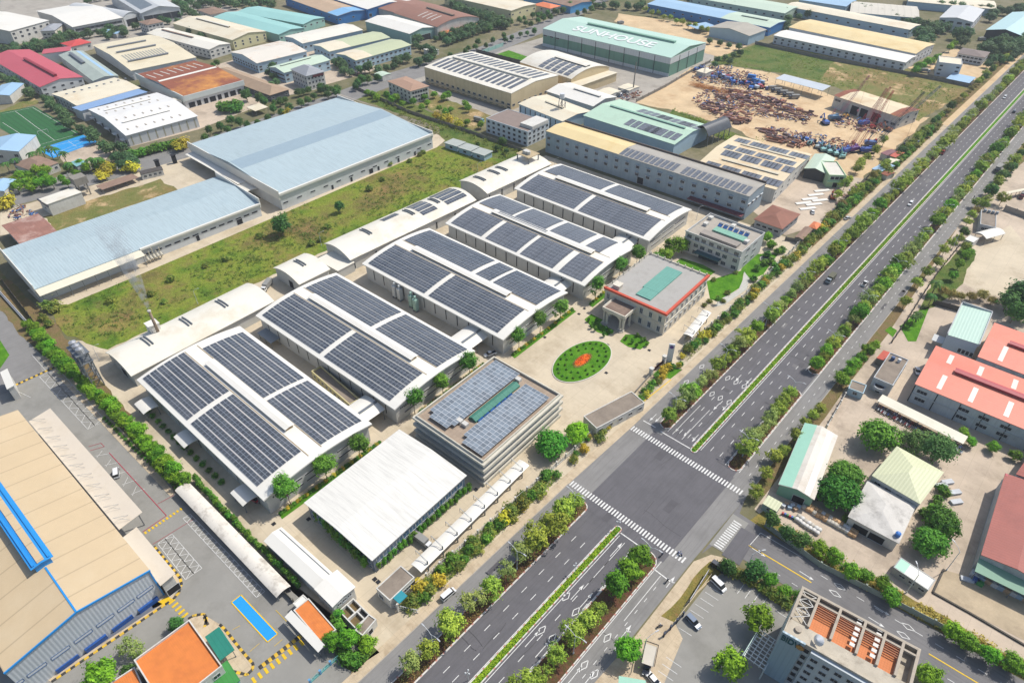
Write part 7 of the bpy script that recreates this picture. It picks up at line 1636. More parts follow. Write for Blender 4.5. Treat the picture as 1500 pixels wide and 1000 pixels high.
def car(kd, col, px, ang, label, name=None, group=None, hx=None, xy=None, lz=.07):
    p = at(*px) if xy is None else Vector((*xy, 0))
    pm = paint(col, hx) if hx else PM[col]
    nm = name or {'sedan':'parked_car','suv':'parked_car','pickup':'pickup','van':'van','truck':'truck','canvas':'truck'}[kd]
    T = thing(nm, label, {'truck':'truck','canvas':'truck','van':'van','pickup':'pickup'}.get(kd,'car'), (p.x, p.y, lz), ang, group)
    m, g = MB(), MB()
    if kd in ('sedan','suv','van','pickup'):
        h, hb = {'sedan':(1.45,.9),'suv':(1.75,1.02),'van':(2.0,1.1),'pickup':(1.75,1.0)}[kd]; Lh = 2.35 if kd != 'pickup' else 2.6
        side_body(m, [(-Lh,.3,.8),(-Lh-.02,.7,.86),(-Lh+.1,hb,.84),(1.1,hb,.86),(Lh-.35,hb-.14,.82),(Lh,.62,.78),(Lh,.3,.74)], .85)
        cab = {'sedan':[(-1.75,hb-.02,.78),(-1.15,h,.6),(.35,h,.6),(1.15,hb-.02,.78)],'suv':[(-2.2,hb-.02,.8),(-2.0,h,.66),(.4,h,.66),(1.2,hb-.02,.8)],'van':[(-2.3,hb-.02,.82),(-2.2,h,.7),(1.0,h,.68),(1.75,hb-.02,.8)],'pickup':[(-.5,hb-.02,.8),(-.35,h,.66),(.75,h,.64),(1.45,hb-.02,.8)]}[kd]
        side_body(g, cab, .7)
        m.build('body', pm, T); g.build('cabin_glass', CGLASS, T)
        r = MB(); a, b_ = cab[1], cab[2]; r.box(a[0]-.05, -a[2]-.02, h-.04, b_[0]+.05, a[2]+.02, h+.05); r.build('roof', pm, T)
        for s in (-1, 1): l = MB(); l.box(Lh-.12, s*.5-.2, .55, Lh+.03, s*.5+.2, .74); l.build('headlight', LAMPW, T)
        if kd == 'pickup': d_ = MB(); d_.box(-2.5,-.68,hb-.01,-.6,.68,hb+.02); d_.build('load_bed', DARK, T)
        wheels_of(T, (-1.4, 1.45), .86)
    else:
        Lb = 2.9 if kd == 'truck' else 2.6
        side_body(m, [(Lb-.1,.5,.95),(Lb-.1,1.5,1.0),(Lb+.2,2.3,.95),(Lb+1.5,2.35,.92),(Lb+1.9,1.4,1.0),(Lb+1.95,.5,.98)], 1.0); m.build('cab', pm, T)
        g.box(Lb+1.62,-.85,1.5,Lb+1.85,.85,2.15); g.box(Lb+.5,-1.03,1.45,Lb+1.4,1.03,2.1); g.build('cab_glass', CGLASS, T)
        b_ = MB(); b_.box(-Lb,-1.15,.9,Lb-.2,1.15,3.0 if kd == 'truck' else 2.9); b_.build('cargo_box', M('canvas_olive','6a6a58',.8,.15) if kd == 'canvas' else M('box_grey','9a9a96',.7,.12), T)
        c_ = MB(); c_.box(-Lb,-.5,.6,Lb+1.5,.5,.9); c_.build('chassis', TYRE, T)
        wheels_of(T, (-1.9, Lb+.9), 1.05, .45, .3)
    return T
NB, SB = PI/2, -PI/2
car('canvas','grey_cab', (1217,410), SB, 'grey truck with a canvas load driving on the far carriageway', hx='a8b4bc')
car('pickup','white', (1266,417), NB, 'white pickup driving close to the eastern planter', hx='eef0f0')
car('suv','white', (1333,300), SB, 'white car driving alone beside the median', name='car')
T = car('truck','red', (1383,222), SB, 'long red truck driving near the western planter', hx='c83444'); T.scale = (1.5,1.1,1.1)
car('suv','white', (1471,144), SB, 'pale car far up the road on the western carriageway', name='car'); car('suv','navy', (1485,165), NB, 'dark car far up the road on the eastern carriageway', hx='39404c', name='car')
T = car('truck','navy', (1461,250), SB, 'dark blue truck on the eastern service road'); T.scale = (1.15,1.1,1.1)
car('van','white', (1052,858), -.22, 'white minibus parked in the upper bay of the car park', name='minibus'); car('suv','steel_blue', (1015,912), -.22, 'steel blue car parked alone in the car park bays', hx='76869c')
car('sedan','white', (958,998), -.2, 'white car at the bottom edge of the car park', group=None); car('suv','navy', (948,978), -1.3, 'dark car parked under the pale gate shelter')
car('suv','navy', (1052,832), 0.0, 'dark blue car parked behind the corner wall')
car('truck','white', (617,793), 2.2-PI/2-.55, 'white cab truck with a grey box beside the white hall', name='box_truck').scale = (.85,.9,.85)
car('van','white', (657,872), NB-.06, 'white van half hidden by trees on the western service road'); car('van','white', (172,694), NB+1.2, 'white truck cab parked beside the red bay lines')
car('pickup','white', (718,520), -1.9, 'small white truck under the link roof by the second warehouse', name='small_truck')
car('truck','white', (393,420), -1.0, 'lorry loaded with pink bales behind the short rear shed', name='lorry')
car('sedan','white', (1190,312), NB+.5, 'white car parked on the dirt below the white sheets'); car('sedan','dark_red', (1218,325), .1, 'dark red car beside the highway wall', hx='7a2c34'); car('sedan','silver', (1241,321), NB-.3, 'silver car beside the highway verge', hx='c4c8cc'); car('sedan','silver', (1343,545), -1.2, 'silver car beside the front salmon roof')
T = car('truck','maroon', (1497,288), SB, 'maroon truck in the grey yard at the right edge', hx='7c3a42')
for i in range(5): car('truck','navy' if i else 'blue', (1130+i*8.5,132+i*3.2), -2.4, 'blue lorry in the slanted row before the vehicle shelter', name='lorry', group='blue lorries by the shelter', hx='2c5aa8' if not i else None)
car('van','red', (372,732), .3, 'red machine under the curved side porch', name='forklift')
# motorbikes
def bike_meshes():
    m = MB(); side_body(m, [(-.75,.55,.16),(-.7,.85,.14),(-.1,.78,.16),(.1,.9,.12),(.35,1.0,.1),(.55,.6,.1),(.15,.35,.14),(-.4,.35,.16)], .14); m.bar((.45,-.35,1.05),(.45,.35,1.05),.06); m.bar((.62,0,.35),(.42,0,1.05),.1)
    b_ = m.build('body', paint('bike_dark','2c3040')); w = MB(); w.tube((0,-.06,.3),(0,.06,.3),.3,n=12); w_ = w.build('wheel', TYRE)
    r = b_.data, w_.data; bpy.data.objects.remove(b_); bpy.data.objects.remove(w_); return r
BKB, BKW = bike_meshes()
BKM = [BKB]
for nme, hx in (('bike_red','8a2c34'),('bike_white','c8ccd0'),('bike_blue','2f4a8a')): q = BKB.copy(); q.materials.clear(); q.materials.append(paint(nme, hx)); BKM.append(q)
def bike(x, y, a, label, group=None, mi=0, z=.06):
    T = thing('motorbike', label, 'motorbike', (x, y, z), a, group); link('body', BKM[mi], T); [link('wheel', BKW, T, (x_,0,0)) for x_ in (-.62,.66)]; return T
A_, B_ = at(1284,599), at(1408,663); n = 58
for i in range(n):
    for r_ in (0, 2.3):
        p = A_.lerp(B_, i/(n-1)); bike(p.x+.1, p.y-.7+r_+TV.uniform(-.25,.25), 1.45+TV.uniform(-.2,.2), 'motorbike in the tightly packed rows under the cream shelter', 'motorbikes under the cream shelter', TV.choice((0,0,0,1,2,3)))
# people on motorbikes
SKIN = M('skin','b58a6c',.6,.05)
def rider(px, a, label, shirt, hx, mi=0):
    p = at(*px); T = bike(p.x, p.y, a, label, None, mi, .13); T.name = 'motorbike'
    me = bpy.data.meshes.new('person'); J = [(-.15,0,.86),(-.12,0,1.15),(-.02,0,1.42),(.0,0,1.55),(.02,0,1.72), (.2,-.12,.84),(.18,-.16,.45),(.26,-.16,.4), (.2,.12,.84),(.18,.16,.45),(.26,.16,.4), (.0,-.22,1.4),(.18,-.27,1.18),(.42,-.24,1.08), (.0,.22,1.4),(.18,.27,1.18),(.42,.24,1.08)]
    E_ = [(0,1),(1,2),(2,3),(3,4),(0,5),(5,6),(6,7),(0,8),(8,9),(9,10),(2,11),(11,12),(12,13),(2,14),(14,15),(15,16)]; me.from_pydata(J, E_, [])
    o = bpy.data.objects.new('person', me); COL.objects.link(o); sk = o.modifiers.new('skin','SKIN')
    rad = [.16,.15,.15,.06,.11,.1,.07,.05,.1,.07,.05,.07,.05,.04,.07,.05,.04]
    for v, r_ in zip(me.skin_vertices[0].data, rad): v.radius = (r_, r_)
    me.skin_vertices[0].data[0].use_root = True; o.modifiers.new('sub','SUBSURF').levels = 1
    bpy.context.view_layer.update(); m2 = bpy.data.meshes.new_from_object(o.evaluated_get(bpy.context.evaluated_depsgraph_get())); bpy.data.objects.remove(o); m2.materials.clear()
    m2.materials.append(M('shirt_'+shirt, hx, .8, .08)); P = link('person', m2, None, T.location, a); tag(P, f'rider in a {shirt} top seated on a motorbike {label.split(" ",1)[1].split("motorbike ",1)[-1]}', 'person')
    h = MB(); h.tube((.02,0,1.66),(.02,0,1.86),.15,.1,10); h.build('helmet', paint('helmet_'+shirt, 'd8dade' if shirt != 'white' else '3a4a8a'), P)
rider((977,852), NB, 'motorbike riding up the eastern service road lane', 'black', '2c2e34'); rider((996,812), -.2, 'motorbike waiting at the southern crosswalk corner', 'white', 'dcdcd8', 3); rider((969,814), NB, 'motorbike rounding the eastern planter tip', 'navy', '2c3a5c')
rider((966,918), -2.2, 'motorbike crossing the car park entrance', 'grey', '8a8c92'); rider((1426,291), NB, 'motorbike far along the eastern service road', 'dark', '33343a'); rider((600,893), 2, 'motorbike beside the teal gate awning', 'purple', '5c3a7a')
# ------------------------------------------------------------------ street lamps
def lamp_mesh(double):
    m = MB(); m.tube((0,0,0),(0,0,9.2),.13,.08,8); m.tube((0,0,0),(0,0,.6),.22,.2,8)
    pole = m.build('pole', M('lamp_white','dfe3e4',.4,.05)).data; a = MB()
    for s in ((-1,1) if double else (1,)):
        pts = [(0,0,9.0),(s*1.1,0,9.9),(s*2.6,0,10.3)]
        for p, q in zip(pts, pts[1:]): a.tube(p, q, .07, .06, 6)
    arm = a.build('arm', M('lamp_white','dfe3e4',.4,.05)).data; h = MB(); h.box(-.5,-.14,-.08,.5,.14,.08); hd = h.build('lamp_head', M('lamp_head','c8ccd0',.4,.05)).data
    for n_ in ('pole','arm','lamp_head'):
        o = [o for o in COL.objects if o.name.startswith(n_) and o.parent is None]
        for q in o: bpy.data.objects.remove(q)
    return pole, arm, hd
LMP = {d_: lamp_mesh(d_) for d_ in (True, False)}
def lamp(x, y, label, a=0, double=True, group=None, s=1):
    T = thing('street_lamp', label, 'street lamp', (x, y, .1), a, group); T.scale = (s,s,s); p, ar, h = LMP[double]
    link('pole', p, T); link('arm', ar, T)
    for q in ((-1,1) if double else (1,)): link('lamp_head', h, T, (q*2.9,0,10.3))
for x, side in ((-69,'western'),(-42.2,'eastern')):
    for y in (46,78,104,160,196,232,268,304,340,376,412,448,484,520,556,592):
        if side == 'eastern' and y in (78,): y = 70
        lamp(bend(x,y), y, f'white twin armed street lamp in the {side} planter {lm(y)}', 0, True, 'street lamps of the boulevard')
for px, l in (((904,776),'triple headed signal lamp at the southern median tip'),((842,840),'white lamp in the median beside the long parking canopy'),((686,996),'white lamp in the median at the bottom edge')):
    p = at(*px); T = thing('median_lamp', l, 'street lamp', (p.x,p.y,.2)); m = MB(); m.tube((0,0,0),(0,0,4.2),.09,.06,8); m.build('pole', M('lamp_white','dfe3e4',.4,.05), T)
    for a in range(3): h = MB(); c_ = (.55*math.cos(a*2.1),.55*math.sin(a*2.1),4.3); h.tube((0,0,4.1),c_,.04,.04,5); h.tube((c_[0],c_[1],4.15),(c_[0],c_[1],4.5),.24,.16,10); h.build('lamp_globe', M('lamp_white','dfe3e4',.4,.05), T)
for px, l, a in (((1092,838),'tall street lamp beside the dark corner car',.9),((1327,868),'street lamp leaning over the site trailer wall',2.2),((941,960),'dark pole beside the gate shelter',1.2),((1386,835),'grey pole behind the site trailer',2.6),((1394,366),'street lamp beside the white gate kiosk',2.8)):
    p = at(*px); lamp(p.x, p.y, l, a, False)
for i, px in enumerate(((1222,822),(1262,850),(1282,860),(1372,914),(1396,926),(1416,938),(1440,952),(1476,970))):
    p = at(*px); T = thing('wall_post', 'thin dark post on the cross street wall', 'post', (p.x,p.y,0), 0, 'thin posts on the street wall'); m = MB(); m.tube((0,0,0),(0,0,3.6),.07,.06,6); m.build('pole', DARK, T); m = MB(); m.box(-.35,-.05,3.4,.35,.05,3.5); m.build('crossbar', DARK, T)
for px, l in (((471,360),'thin white lamp post at the edge of the grass field'),((146,528),'lamp post beside the chimney shed and the tank tower'),((290,445),'lamp post standing at the field edge behind the chimney shed'),((700,256),'utility pole beside the platform shed'),((812,250),'utility pole between the farthest solar hall and the grey factory'),((1020,322),'utility pole beside the white office terrace')):
    p = at(*px); lamp(p.x, p.y, l, 1.0, False, None, .75)
# ------------------------------------------------------------------ crane yard
def lattice(m, p, q, w, n):
    p, q = Vector(p), Vector(q); d = (q-p).normalized(); a = d.cross(Vector((0,0,1))).normalized()*w/2; b_ = a.cross(d).normalized()*w/2
    C4 = [a+b_, a-b_, -a-b_, -a+b_]
    for c_ in C4: m.bar(p+c_, q+c_*.5, .11)
    for i in range(n):
        s, t = p.lerp(q, i/n), p.lerp(q, (i+1)/n); k = 1-.5*i/n
        for j in range(4): m.bar(s+C4[j]*k, t+C4[(j+1)%4]*k, .05)
def crane(px, ang, el, L, hx, bhx, label, nm):
    p = at(*px); T = thing('crawler_crane', label, 'crane', (p.x,p.y,.05), ang, 'crawler cranes'); cm, bm2 = paint('crane_'+nm, hx), M('boom_'+nm, bhx, .5, .1)
    for s in (-1, 1): m = MB(); side_body(m, [(-3.4,.3,.45),(-3,0,.45),(3,0,.45),(3.4,.3,.45),(3.2,1.1,.45),(-3.2,1.1,.45)], .45); o = m.build('crawler_track', TYRE, T); o.location = (0, s*2.2, 0)
    m = MB(); m.box(-4,-1.6,1.3,2.2,1.6,3.4); m.box(-4.8,-1.5,1.4,-4,1.5,3); m.build('body', cm, T); m = MB(); m.box(.8,.9,1.5,2.9,2.1,3.8); m.build('cab', cm, T); m = MB(); m.box(2.4,.95,2.4,2.95,2.05,3.6); m.build('cab_glass', CGLASS, T)
    m = MB(); t = (2+L*math.cos(el), 0, 2.4+L*math.sin(el)); lattice(m, (2,0,2.4), t, 1.7, int(L/2)); m.build('boom', bm2, T)
    m = MB(); m.bar((-3,-.6,3.3),(-1.5,-.5,8),.25); m.bar((-3,.6,3.3),(-1.5,.5,8),.25); m.bar((-1.5,0,8),t,.08); m.bar(t,(t[0],0,6),.06); m.box(t[0]-.4,-.4,5,t[0]+.4,.4,6); m.build('gantry', bm2, T)
crane((1251,222), 1.1, 1.2, 36, '7a3a8a', 'd8383c', 'crawler crane with a bright red boom nearest the light green office', 'red')
crane((1239,224), 1.2, 1.15, 38, '2c58b4', 'd87878', 'blue crawler crane with a pinkish red boom left of the bright red one', 'blue')
crane((1270,224), .8, 1.05, 40, '2850a8', '4a4e5c', 'blue crawler crane with a dark grey boom', 'navy')
crane((1276,214), .5, 1.0, 44, '3a5c9a', '9aa4b0', 'crawler crane with a long pale grey boom leaning right', 'pale')
crane((1266,184), .9, 1.25, 24, '2f6ac0', 'c84a5a', 'blue crane with a red boom before the workshop doors', 'mid')
crane((1222,176), .9, 1.1, 30, '4a7a9a', 'c8788a', 'crane with a rose boom in front of the workshop left bay', 'rose')
def machine(px, ang, hx, nm, label, arm=False, s=1.0, name='machine', group='machines of the crane yard'):
    p = at(*px); T = thing(name, label, 'machine', (p.x,p.y,.05), ang, group); T.scale = (s,s,s)
    for sd in (-1, 1): m = MB(); m.box(-2,sd*1.3-.3,0,2,sd*1.3+.3,.9); m.build('crawler_track', TYRE, T)
    m = MB(); side_body(m, [(-2.4,.9,1.3),(-2.4,2.1,1.2),(.6,2.2,1.2),(1.2,1.6,1.25),(1.4,.9,1.3)], 1.2); m.build('body', paint('mach_'+nm, hx), T); m = MB(); m.box(.1,.2,1.5,1.4,1.2,2.9); m.build('cab', CGLASS, T)
    if arm: m = MB(); m.bar((1.2,0,1.6),(3.4,0,4.6),.4); m.bar((3.4,0,4.6),(5.2,0,2.2),.3); m.box(4.8,-.5,1.2,5.7,.5,2.2); m.build('arm', paint('mach_'+nm, hx), T)
machine((1208,182), 2.4, '2860b8', 'blue', 'blue hydraulic machine with a raised arm beside the workshop', True, 1.3, 'excavator', None)
machine((1229,176), .4, '3a5a8a', 'steel', 'steel blue machine beside the yellow rollers', True, 1.0, 'excavator', None); machine((1239,172), 1.4, 'd8a030', 'yellow', 'yellow roller machines by the workshop door', False, 1.0, 'roller', None)
machine((1300,192), 2.9, 'a86a48', 'brown', 'brown excavator standing alone right of the cranes', True, 1.1, 'excavator', None); machine((1279,188), .2, 'b84848', 'red', 'red machine beside the blue crane', True, 1.0, 'excavator', None)
for i in range(10): machine((1178+i*6.2,206+i*2.2+(i%2)*4), TV.uniform(0,6), ('4a78c0','8fc4c0','5a6a86','b8c8c8')[i%4], ('blue','mint','slate','pale')[i%4], 'small machine in the mixed row behind the tan roof', i%3==0, 1.0)
for i in range(4): machine((1204+i*9.5,221+i*3.2), 2.2, '8fc4c0', 'mint', 'mint coloured excavator parked behind the pale lean-to', True, 1.1, 'excavator', 'mint excavators')
for i in range(20): machine((1022+i*4.9,103+i*1.4+TV.uniform(-3,7)), TV.uniform(0,6), ('2f66c0','3a78d0','c8d0d8','2c58a8','c84a4a')[i%5], ('blue2','sky','white2','navy2','red2')[i%5], 'machine in the crowded blue row at the back of the crane yard', i%2==0, 1.25)
for i in range(5):
    p = at(1028+i*9.6+(i%2)*5, 122-i*.6, 0); T = thing('drill_mast', 'upright pale drilling mast above the blue machines', 'mast', (p.x,p.y,0), .3*i, 'drilling masts'); m = MB(); lattice(m, (0,0,0), (.6,0,13), 1.2, 8); m.build('frame', M('mast_pale','d4d6d4',.5,.08), T); m = MB(); m.box(-1.2,-1.2,0,1.2,1.2,.7); m.build('base', STEEL, T)
for i in range(5):
    p = at(1020+i*9+TV.uniform(-1,1), 126+i*2.4); T = thing('boom_section', 'orange lattice boom section stacked in the long orange row', 'boom section', (p.x,p.y,.3), -.12, 'orange boom sections'); 
    for j in range(3): m = MB(); lattice(m, (-5,-3+j*2.6,1), (5,-3+j*2.6,1), 1.8, 7); m.build('lattice', M('orange_lattice','d88a2c',.6,.2,stain='8a4a2c',samt=.6,sscale=.4), T)
for i in range(3):
    p = at(1100+i*6.5, 118+i*2.6); T = thing('shipping_container', ('blue shipping container left end of the blue stack','blue shipping container mid stack by the red scrap','pale blue shipping container nearest the shelter')[i], 'container', (p.x,p.y,.05), .1); m = MB(); m.box(-3,-1.3,0,3,1.3,4.4 if i < 1 else 2.8); m.build('body', M('container_blue%d' % (i//2), ('2f86d8','8fb4d8')[i//2], .5, .12, rib='x', ribp=.5), T); m = MB(); m.box(3.0,-1.15,.15,3.06,1.15,2.6); m.build('door', M('container_door','2a6cb0',.5,.1), T)
RP = [M('rust_pipe_%s' % n_, hx, .85, .25, .8) for n_, hx in (('brown','b08a78'),('red','c2866c'),('purple','98787c'),('dark','7c6460'))]
PME = []
for i, r_ in enumerate((.75,.6,.9,.5)):
    m = MB(); L_ = (6,9,5,11)[i]; n = 12
    for k in range(n):
        a, b_ = 2*PI*k/n, 2*PI*(k+1)/n
        for rr_, fl_ in ((r_,1),(r_*.86,-1)):
            m.face([(-L_/2,rr_*math.cos(a),rr_*math.sin(a)),(L_/2,rr_*math.cos(a),rr_*math.sin(a)),(L_/2,rr_*math.cos(b_),rr_*math.sin(b_)),(-L_/2,rr_*math.cos(b_),rr_*math.sin(b_))])
        for e_ in (-1,1): m.face([(e_*L_/2,r_*math.cos(a),r_*math.sin(a)),(e_*L_/2,r_*math.cos(b_),r_*math.sin(b_)),(e_*L_/2,r_*.86*math.cos(b_),r_*.86*math.sin(b_)),(e_*L_/2,r_*.86*math.cos(a),r_*.86*math.sin(a))])
    o = m.build('steel_pipe', RP[0], fix=False); base = o.data; bpy.data.objects.remove(o)
    for mt_ in RP: q = base.copy(); q.materials.clear(); q.materials.append(mt_); PME.append((q, r_))
def pipes(poly, n, lab, grp):
    P = [at(*p) for p in poly]; xs = [p.x for p in P]; ys = [p.y for p in P]; k = 0
    while k < n:
        x, y = TV.uniform(min(xs),max(xs)), TV.uniform(min(ys),max(ys))
        if not inpoly(x, y, P): continue
        me, r_ = TV.choice(PME); a = TV.choice((.05,.05,.05,1.5,.6))+TV.uniform(-.15,.15); o = link('steel_pipe', me, None, (x,y,r_+.05+TV.choice((0,0,1.3,2.0))), a, TV.uniform(.6,.95)); tag(o, lab, 'pipe', grp); k += 1
pipes([(1048,140),(1085,132),(1130,148),(1188,168),(1176,178),(1130,172),(1060,152)], 120, 'rusty steel pipe lying in the upper heap of the crane yard', 'pipes of the upper heap')
pipes([(1024,154),(1040,152),(1092,168),(1100,182),(1080,186),(1040,168)], 70, 'rusty steel pipe lying in the lower heap beside the weeds', 'pipes of the lower heap')
pipes([(1106,184),(1140,198),(1180,212),(1172,220),(1130,208)], 40, 'rusty steel scrap pipe behind the tan solar roof', 'scrap pipes behind the tan roof')
for i in range(7):
    p = at(1177+ (i%4)*9+(i//4)*6, 298-(i%4)*6+(i//4)*8); T = None; m = MB(); m.box(-4.6,-1.1,0,4.6,1.1,.4); o = m.build('white_sheet_stack', WHITE); o.location = (p.x,p.y,.06); o.rotation_euler = (0,0,.95); tag(o, 'stack of long white roof sheets on the concrete beside the light green office', 'sheet stack', 'white sheet stacks')
machine((1219,291), 2.0, 'c8622c', 'orange', 'small orange excavator on the dirt beside the fence', True, .9, 'excavator', None)
# ------------------------------------------------------------------ goods in the east yards
def bag_meshes():
    out = []
    for i, (nm, hx) in enumerate((('bag_white','e4e2dc'),('bag_tan','d8b083'),('bag_pale','cfc8ba'))):
        m = MB(); n = 12; rr = random.Random(i)
        rings = []
        for z, s in ((0,.85),(.3,1.02),(.8,1.0),(1.05,.8)): rings.append([Vector((s*.62*math.copysign(abs(math.cos(2*PI*k/n))**.6, math.cos(2*PI*k/n)), s*.62*math.copysign(abs(math.sin(2*PI*k/n))**.6, math.sin(2*PI*k/n)), z+rr.uniform(-.04,.04))) for k in range(n)])
        for a, b_ in zip(rings, rings[1:]):
            for k in range(n): m.face([a[k],a[(k+1)%n],b_[(k+1)%n],b_[k]])
        m.face(rings[-1]); o = m.build('bulk_bag', M(nm, hx, .8, .15, 1.5), smooth=True); out.append(o.data); bpy.data.objects.remove(o)
    return out
BAG = bag_meshes()
def bags(a, b_, n, rows, lab, grp, s=1.0, kinds=(0,1,1,2)):
    A, Bq = at(*a), at(*b_); d = (Bq-A).normalized(); nn = Vector((-d.y,d.x,0))
    for r_ in range(rows):
        for i in range(n):
            p = A.lerp(Bq, i/(n-1))+nn*1.5*r_; o = link('bulk_bag', BAG[TV.choice(kinds)], None, (p.x+TV.uniform(-.12,.12),p.y+TV.uniform(-.12,.12),.06), TV.uniform(-.2,.2), s); tag(o, lab, 'bulk bag', grp)
bags((1177,744), (1250,786), 15, 2, 'filled bulk bag in the double row along the long store', 'bulk bags along the store', 1.15); bags((1166,762), (1196,782), 7, 2, 'white bulk bag in the shorter row behind the street trees', 'bulk bags behind the street trees', 1.1, (0,0,2))
CR_ = []
for nm, hx in (('crate_white','d4d8dc'),('crate_tan','c8a888'),('crate_blue','a8c0d4')):
    m = MB(); m.box(-1,-.9,.15,1,.9,1.5); m.box(-1.05,-.95,0,1.05,.95,.15); m.box(-1.03,-.93,1.5,1.03,.93,1.6); o = m.build('pallet_crate', M(nm, hx, .75, .15, .8)); CR_.append(o.data); bpy.data.objects.remove(o)
for i in range(9): p = at(1426+i*9.2, 843+i*4.3); o = link('pallet_crate', CR_[(i*2) % 3], None, (p.x,p.y,.06), .05); tag(o, 'wrapped crate in the row under the dull green side canopy', 'crate', 'crates under the green canopy')
for i in range(6): p = at(1147+i*4.4, 742-(i%2)*4+i*1.2); o = link('pallet_crate', CR_[i % 3], None, (p.x,p.y,.06), .3*i, .6); tag(o, 'small crate in the clutter beside the tiny corner hut', 'crate', 'clutter crates by the corner hut')
for i in range(6): p = at(1146+i*3.4, 753+i*1.5); m = MB(); m.tube((0,0,0),(0,0,.95),.34,n=10); m.tube((0,0,.4),(0,0,.46),.36,n=10); o = m.build('drum', paint('drum_'+('red','blue','green')[i%3], ('c0383c','2f62b8','2f8a50')[i%3])); o.location = (p.x,p.y,.06); tag(o, ('red','blue','green')[i%3]+' drum beside the tiny corner hut', 'drum', ('red','blue','green')[i%3]+' drums by the hut')
p = at(1416,849); o = link('pallet_crate', CR_[0], None, (p.x,p.y,.1), .4, (1.6,.8,.3)); tag(o, 'white flat slab lying on the tan gravel lot', 'slab')
for q, hx, l in (((1428,851),'3a62a8','blue bin beside the crates on the gravel lot'),((1434,856),'4a9a5c','green bin beside the crates on the gravel lot')):
    p = at(*q); T = thing('bin', l, 'bin', (p.x,p.y,.08)); m = MB(); m.box(-.8,-.6,0,.8,.6,1.1); m.build('tub', paint('bin_'+hx, hx), T); m = MB(); m.box(-.84,-.64,1.1,.84,.64,1.2); m.build('lid', paint('bin_'+hx, hx), T)
for i, q in enumerate(((1378,712),(1387,707),(1398,722),(1400,736))): p = at(*q); o = link('pallet_crate', CR_[0], None, (p.x,p.y,.06), .9, (1.8,.9,.5)); tag(o, ('white crate stack above the garden strip','white crate stack beside the hip roof corner','pale pink crate stack on the yard','pale crate stack below the pink one')[i], 'crate stack')
for i in range(5): p = at(1476-i*3.6, 706+i*9); o = link('pallet_crate', CR_[0], None, (p.x,p.y,.06), .1, (1.1,1.1,1.2)); tag(o, 'white wrapped crate against the brick red hall', 'crate', 'white crates by the brick red hall')
# annex and ducts between the solar halls
b = shed('yellow_annex', 'pale yellow walled annex between the nearest and second solar warehouses', (456,543),(512,592),(522,580), 4.2, kind='flat', roof=FLATC, wall=M('annex_yellow','e4d8a0',.75,.08), par=.8); wins(b, 'f', 9, 2.4, 1.2, 1)
p = at(505,587); m = MB(); m.box(-1,-.6,0,1,.6,1.4); m.box(-.9,-.5,1.4,.9,.5,1.6); o = m.build('red_cabinet', paint('red', 'c83444')); o.location = (p.x,p.y-2,.06); tag(o, 'red cabinet at the end of the yellow annex', 'cabinet')
for i, q in enumerate(((580,436),(587,440),(604,450),(610,456))):
    p = at(*q); T = thing('air_duct', ('tall pale air duct nearest the dark door','tall pale air duct beside the first one','mint air duct unit along the middle warehouse','second mint air duct unit along the middle warehouse')[i], 'duct', (p.x,p.y,0)); m = MB(); m.box(-1,-.9,1,1,.9,6.5); m.tube((0,0,6.5),(0,0,8),.5,n=10); m.build('casing', M('duct_white','d6dad8',.5,.08) if i < 2 else M('duct_mint','a8ccbc',.5,.08), T); m = MB(); m.box(-1,-.9,0,-.7,.9,1); m.box(.7,-.9,0,1,.9,1); m.build('leg', STEEL, T)
for px, l, a in (((396,490),'grey flat loading shelter beside the second warehouse corner',0),):
    p = at(*px, 3); b = canopy('loading_shelter', l, pix(p.x-5,p.y-3,3), pix(p.x+5,p.y-3,3), pix(p.x+5,p.y+1.5,3), 3, .3, 'x', 'mono', M('shelter_grey','9aa2a8',.5,.1), sp=5)
# chimney smoke
p = at(233,489,7); sm = MB(); rr = random.Random(4)
def smoke():
    m, nt, p_, L_ = newmat('chimney_smoke'); nt.nodes.remove(p_); v = nd(nt,'ShaderNodeVolumePrincipled'); tc = nd(nt,'ShaderNodeTexCoord').outputs['Object']
    n_ = ramp(nt, noise(nt, tc, .35, 4, .6), .42, .7, 0, 1); sp = nd(nt,'ShaderNodeSeparateXYZ'); L_(tc, sp.inputs[0]); fall = ramp(nt, sp.outputs[2], 0, 30, .9, .09); L_(mul(nt, n_, fall), v.inputs['Density'])
    v.inputs['Color'].default_value = (.75,.8,.85,1); L_(v.outputs[0], nt.nodes['Material Output'].inputs['Volume']); return m
N_ = 12; prev = None
for i in range(9):
    t = i/8; c_ = Vector((-13*t*t-3*t, 2*t, 30*t)); r_ = .5+4.6*t
    ring = [c_+Vector((r_*math.cos(2*PI*k/N_), r_*math.sin(2*PI*k/N_), 0)) for k in range(N_)]
    if prev:
        for k in range(N_): sm.face([prev[k],prev[(k+1)%N_],ring[(k+1)%N_],ring[k]])
    else: sm.face(ring[::-1])
    prev = ring
sm.face(prev)
o = sm.build('smoke', smoke()); o.location = (p.x, p.y, 18.7); stuff(o, 'thin grey smoke plume drifting from the rusty chimney', 'smoke')

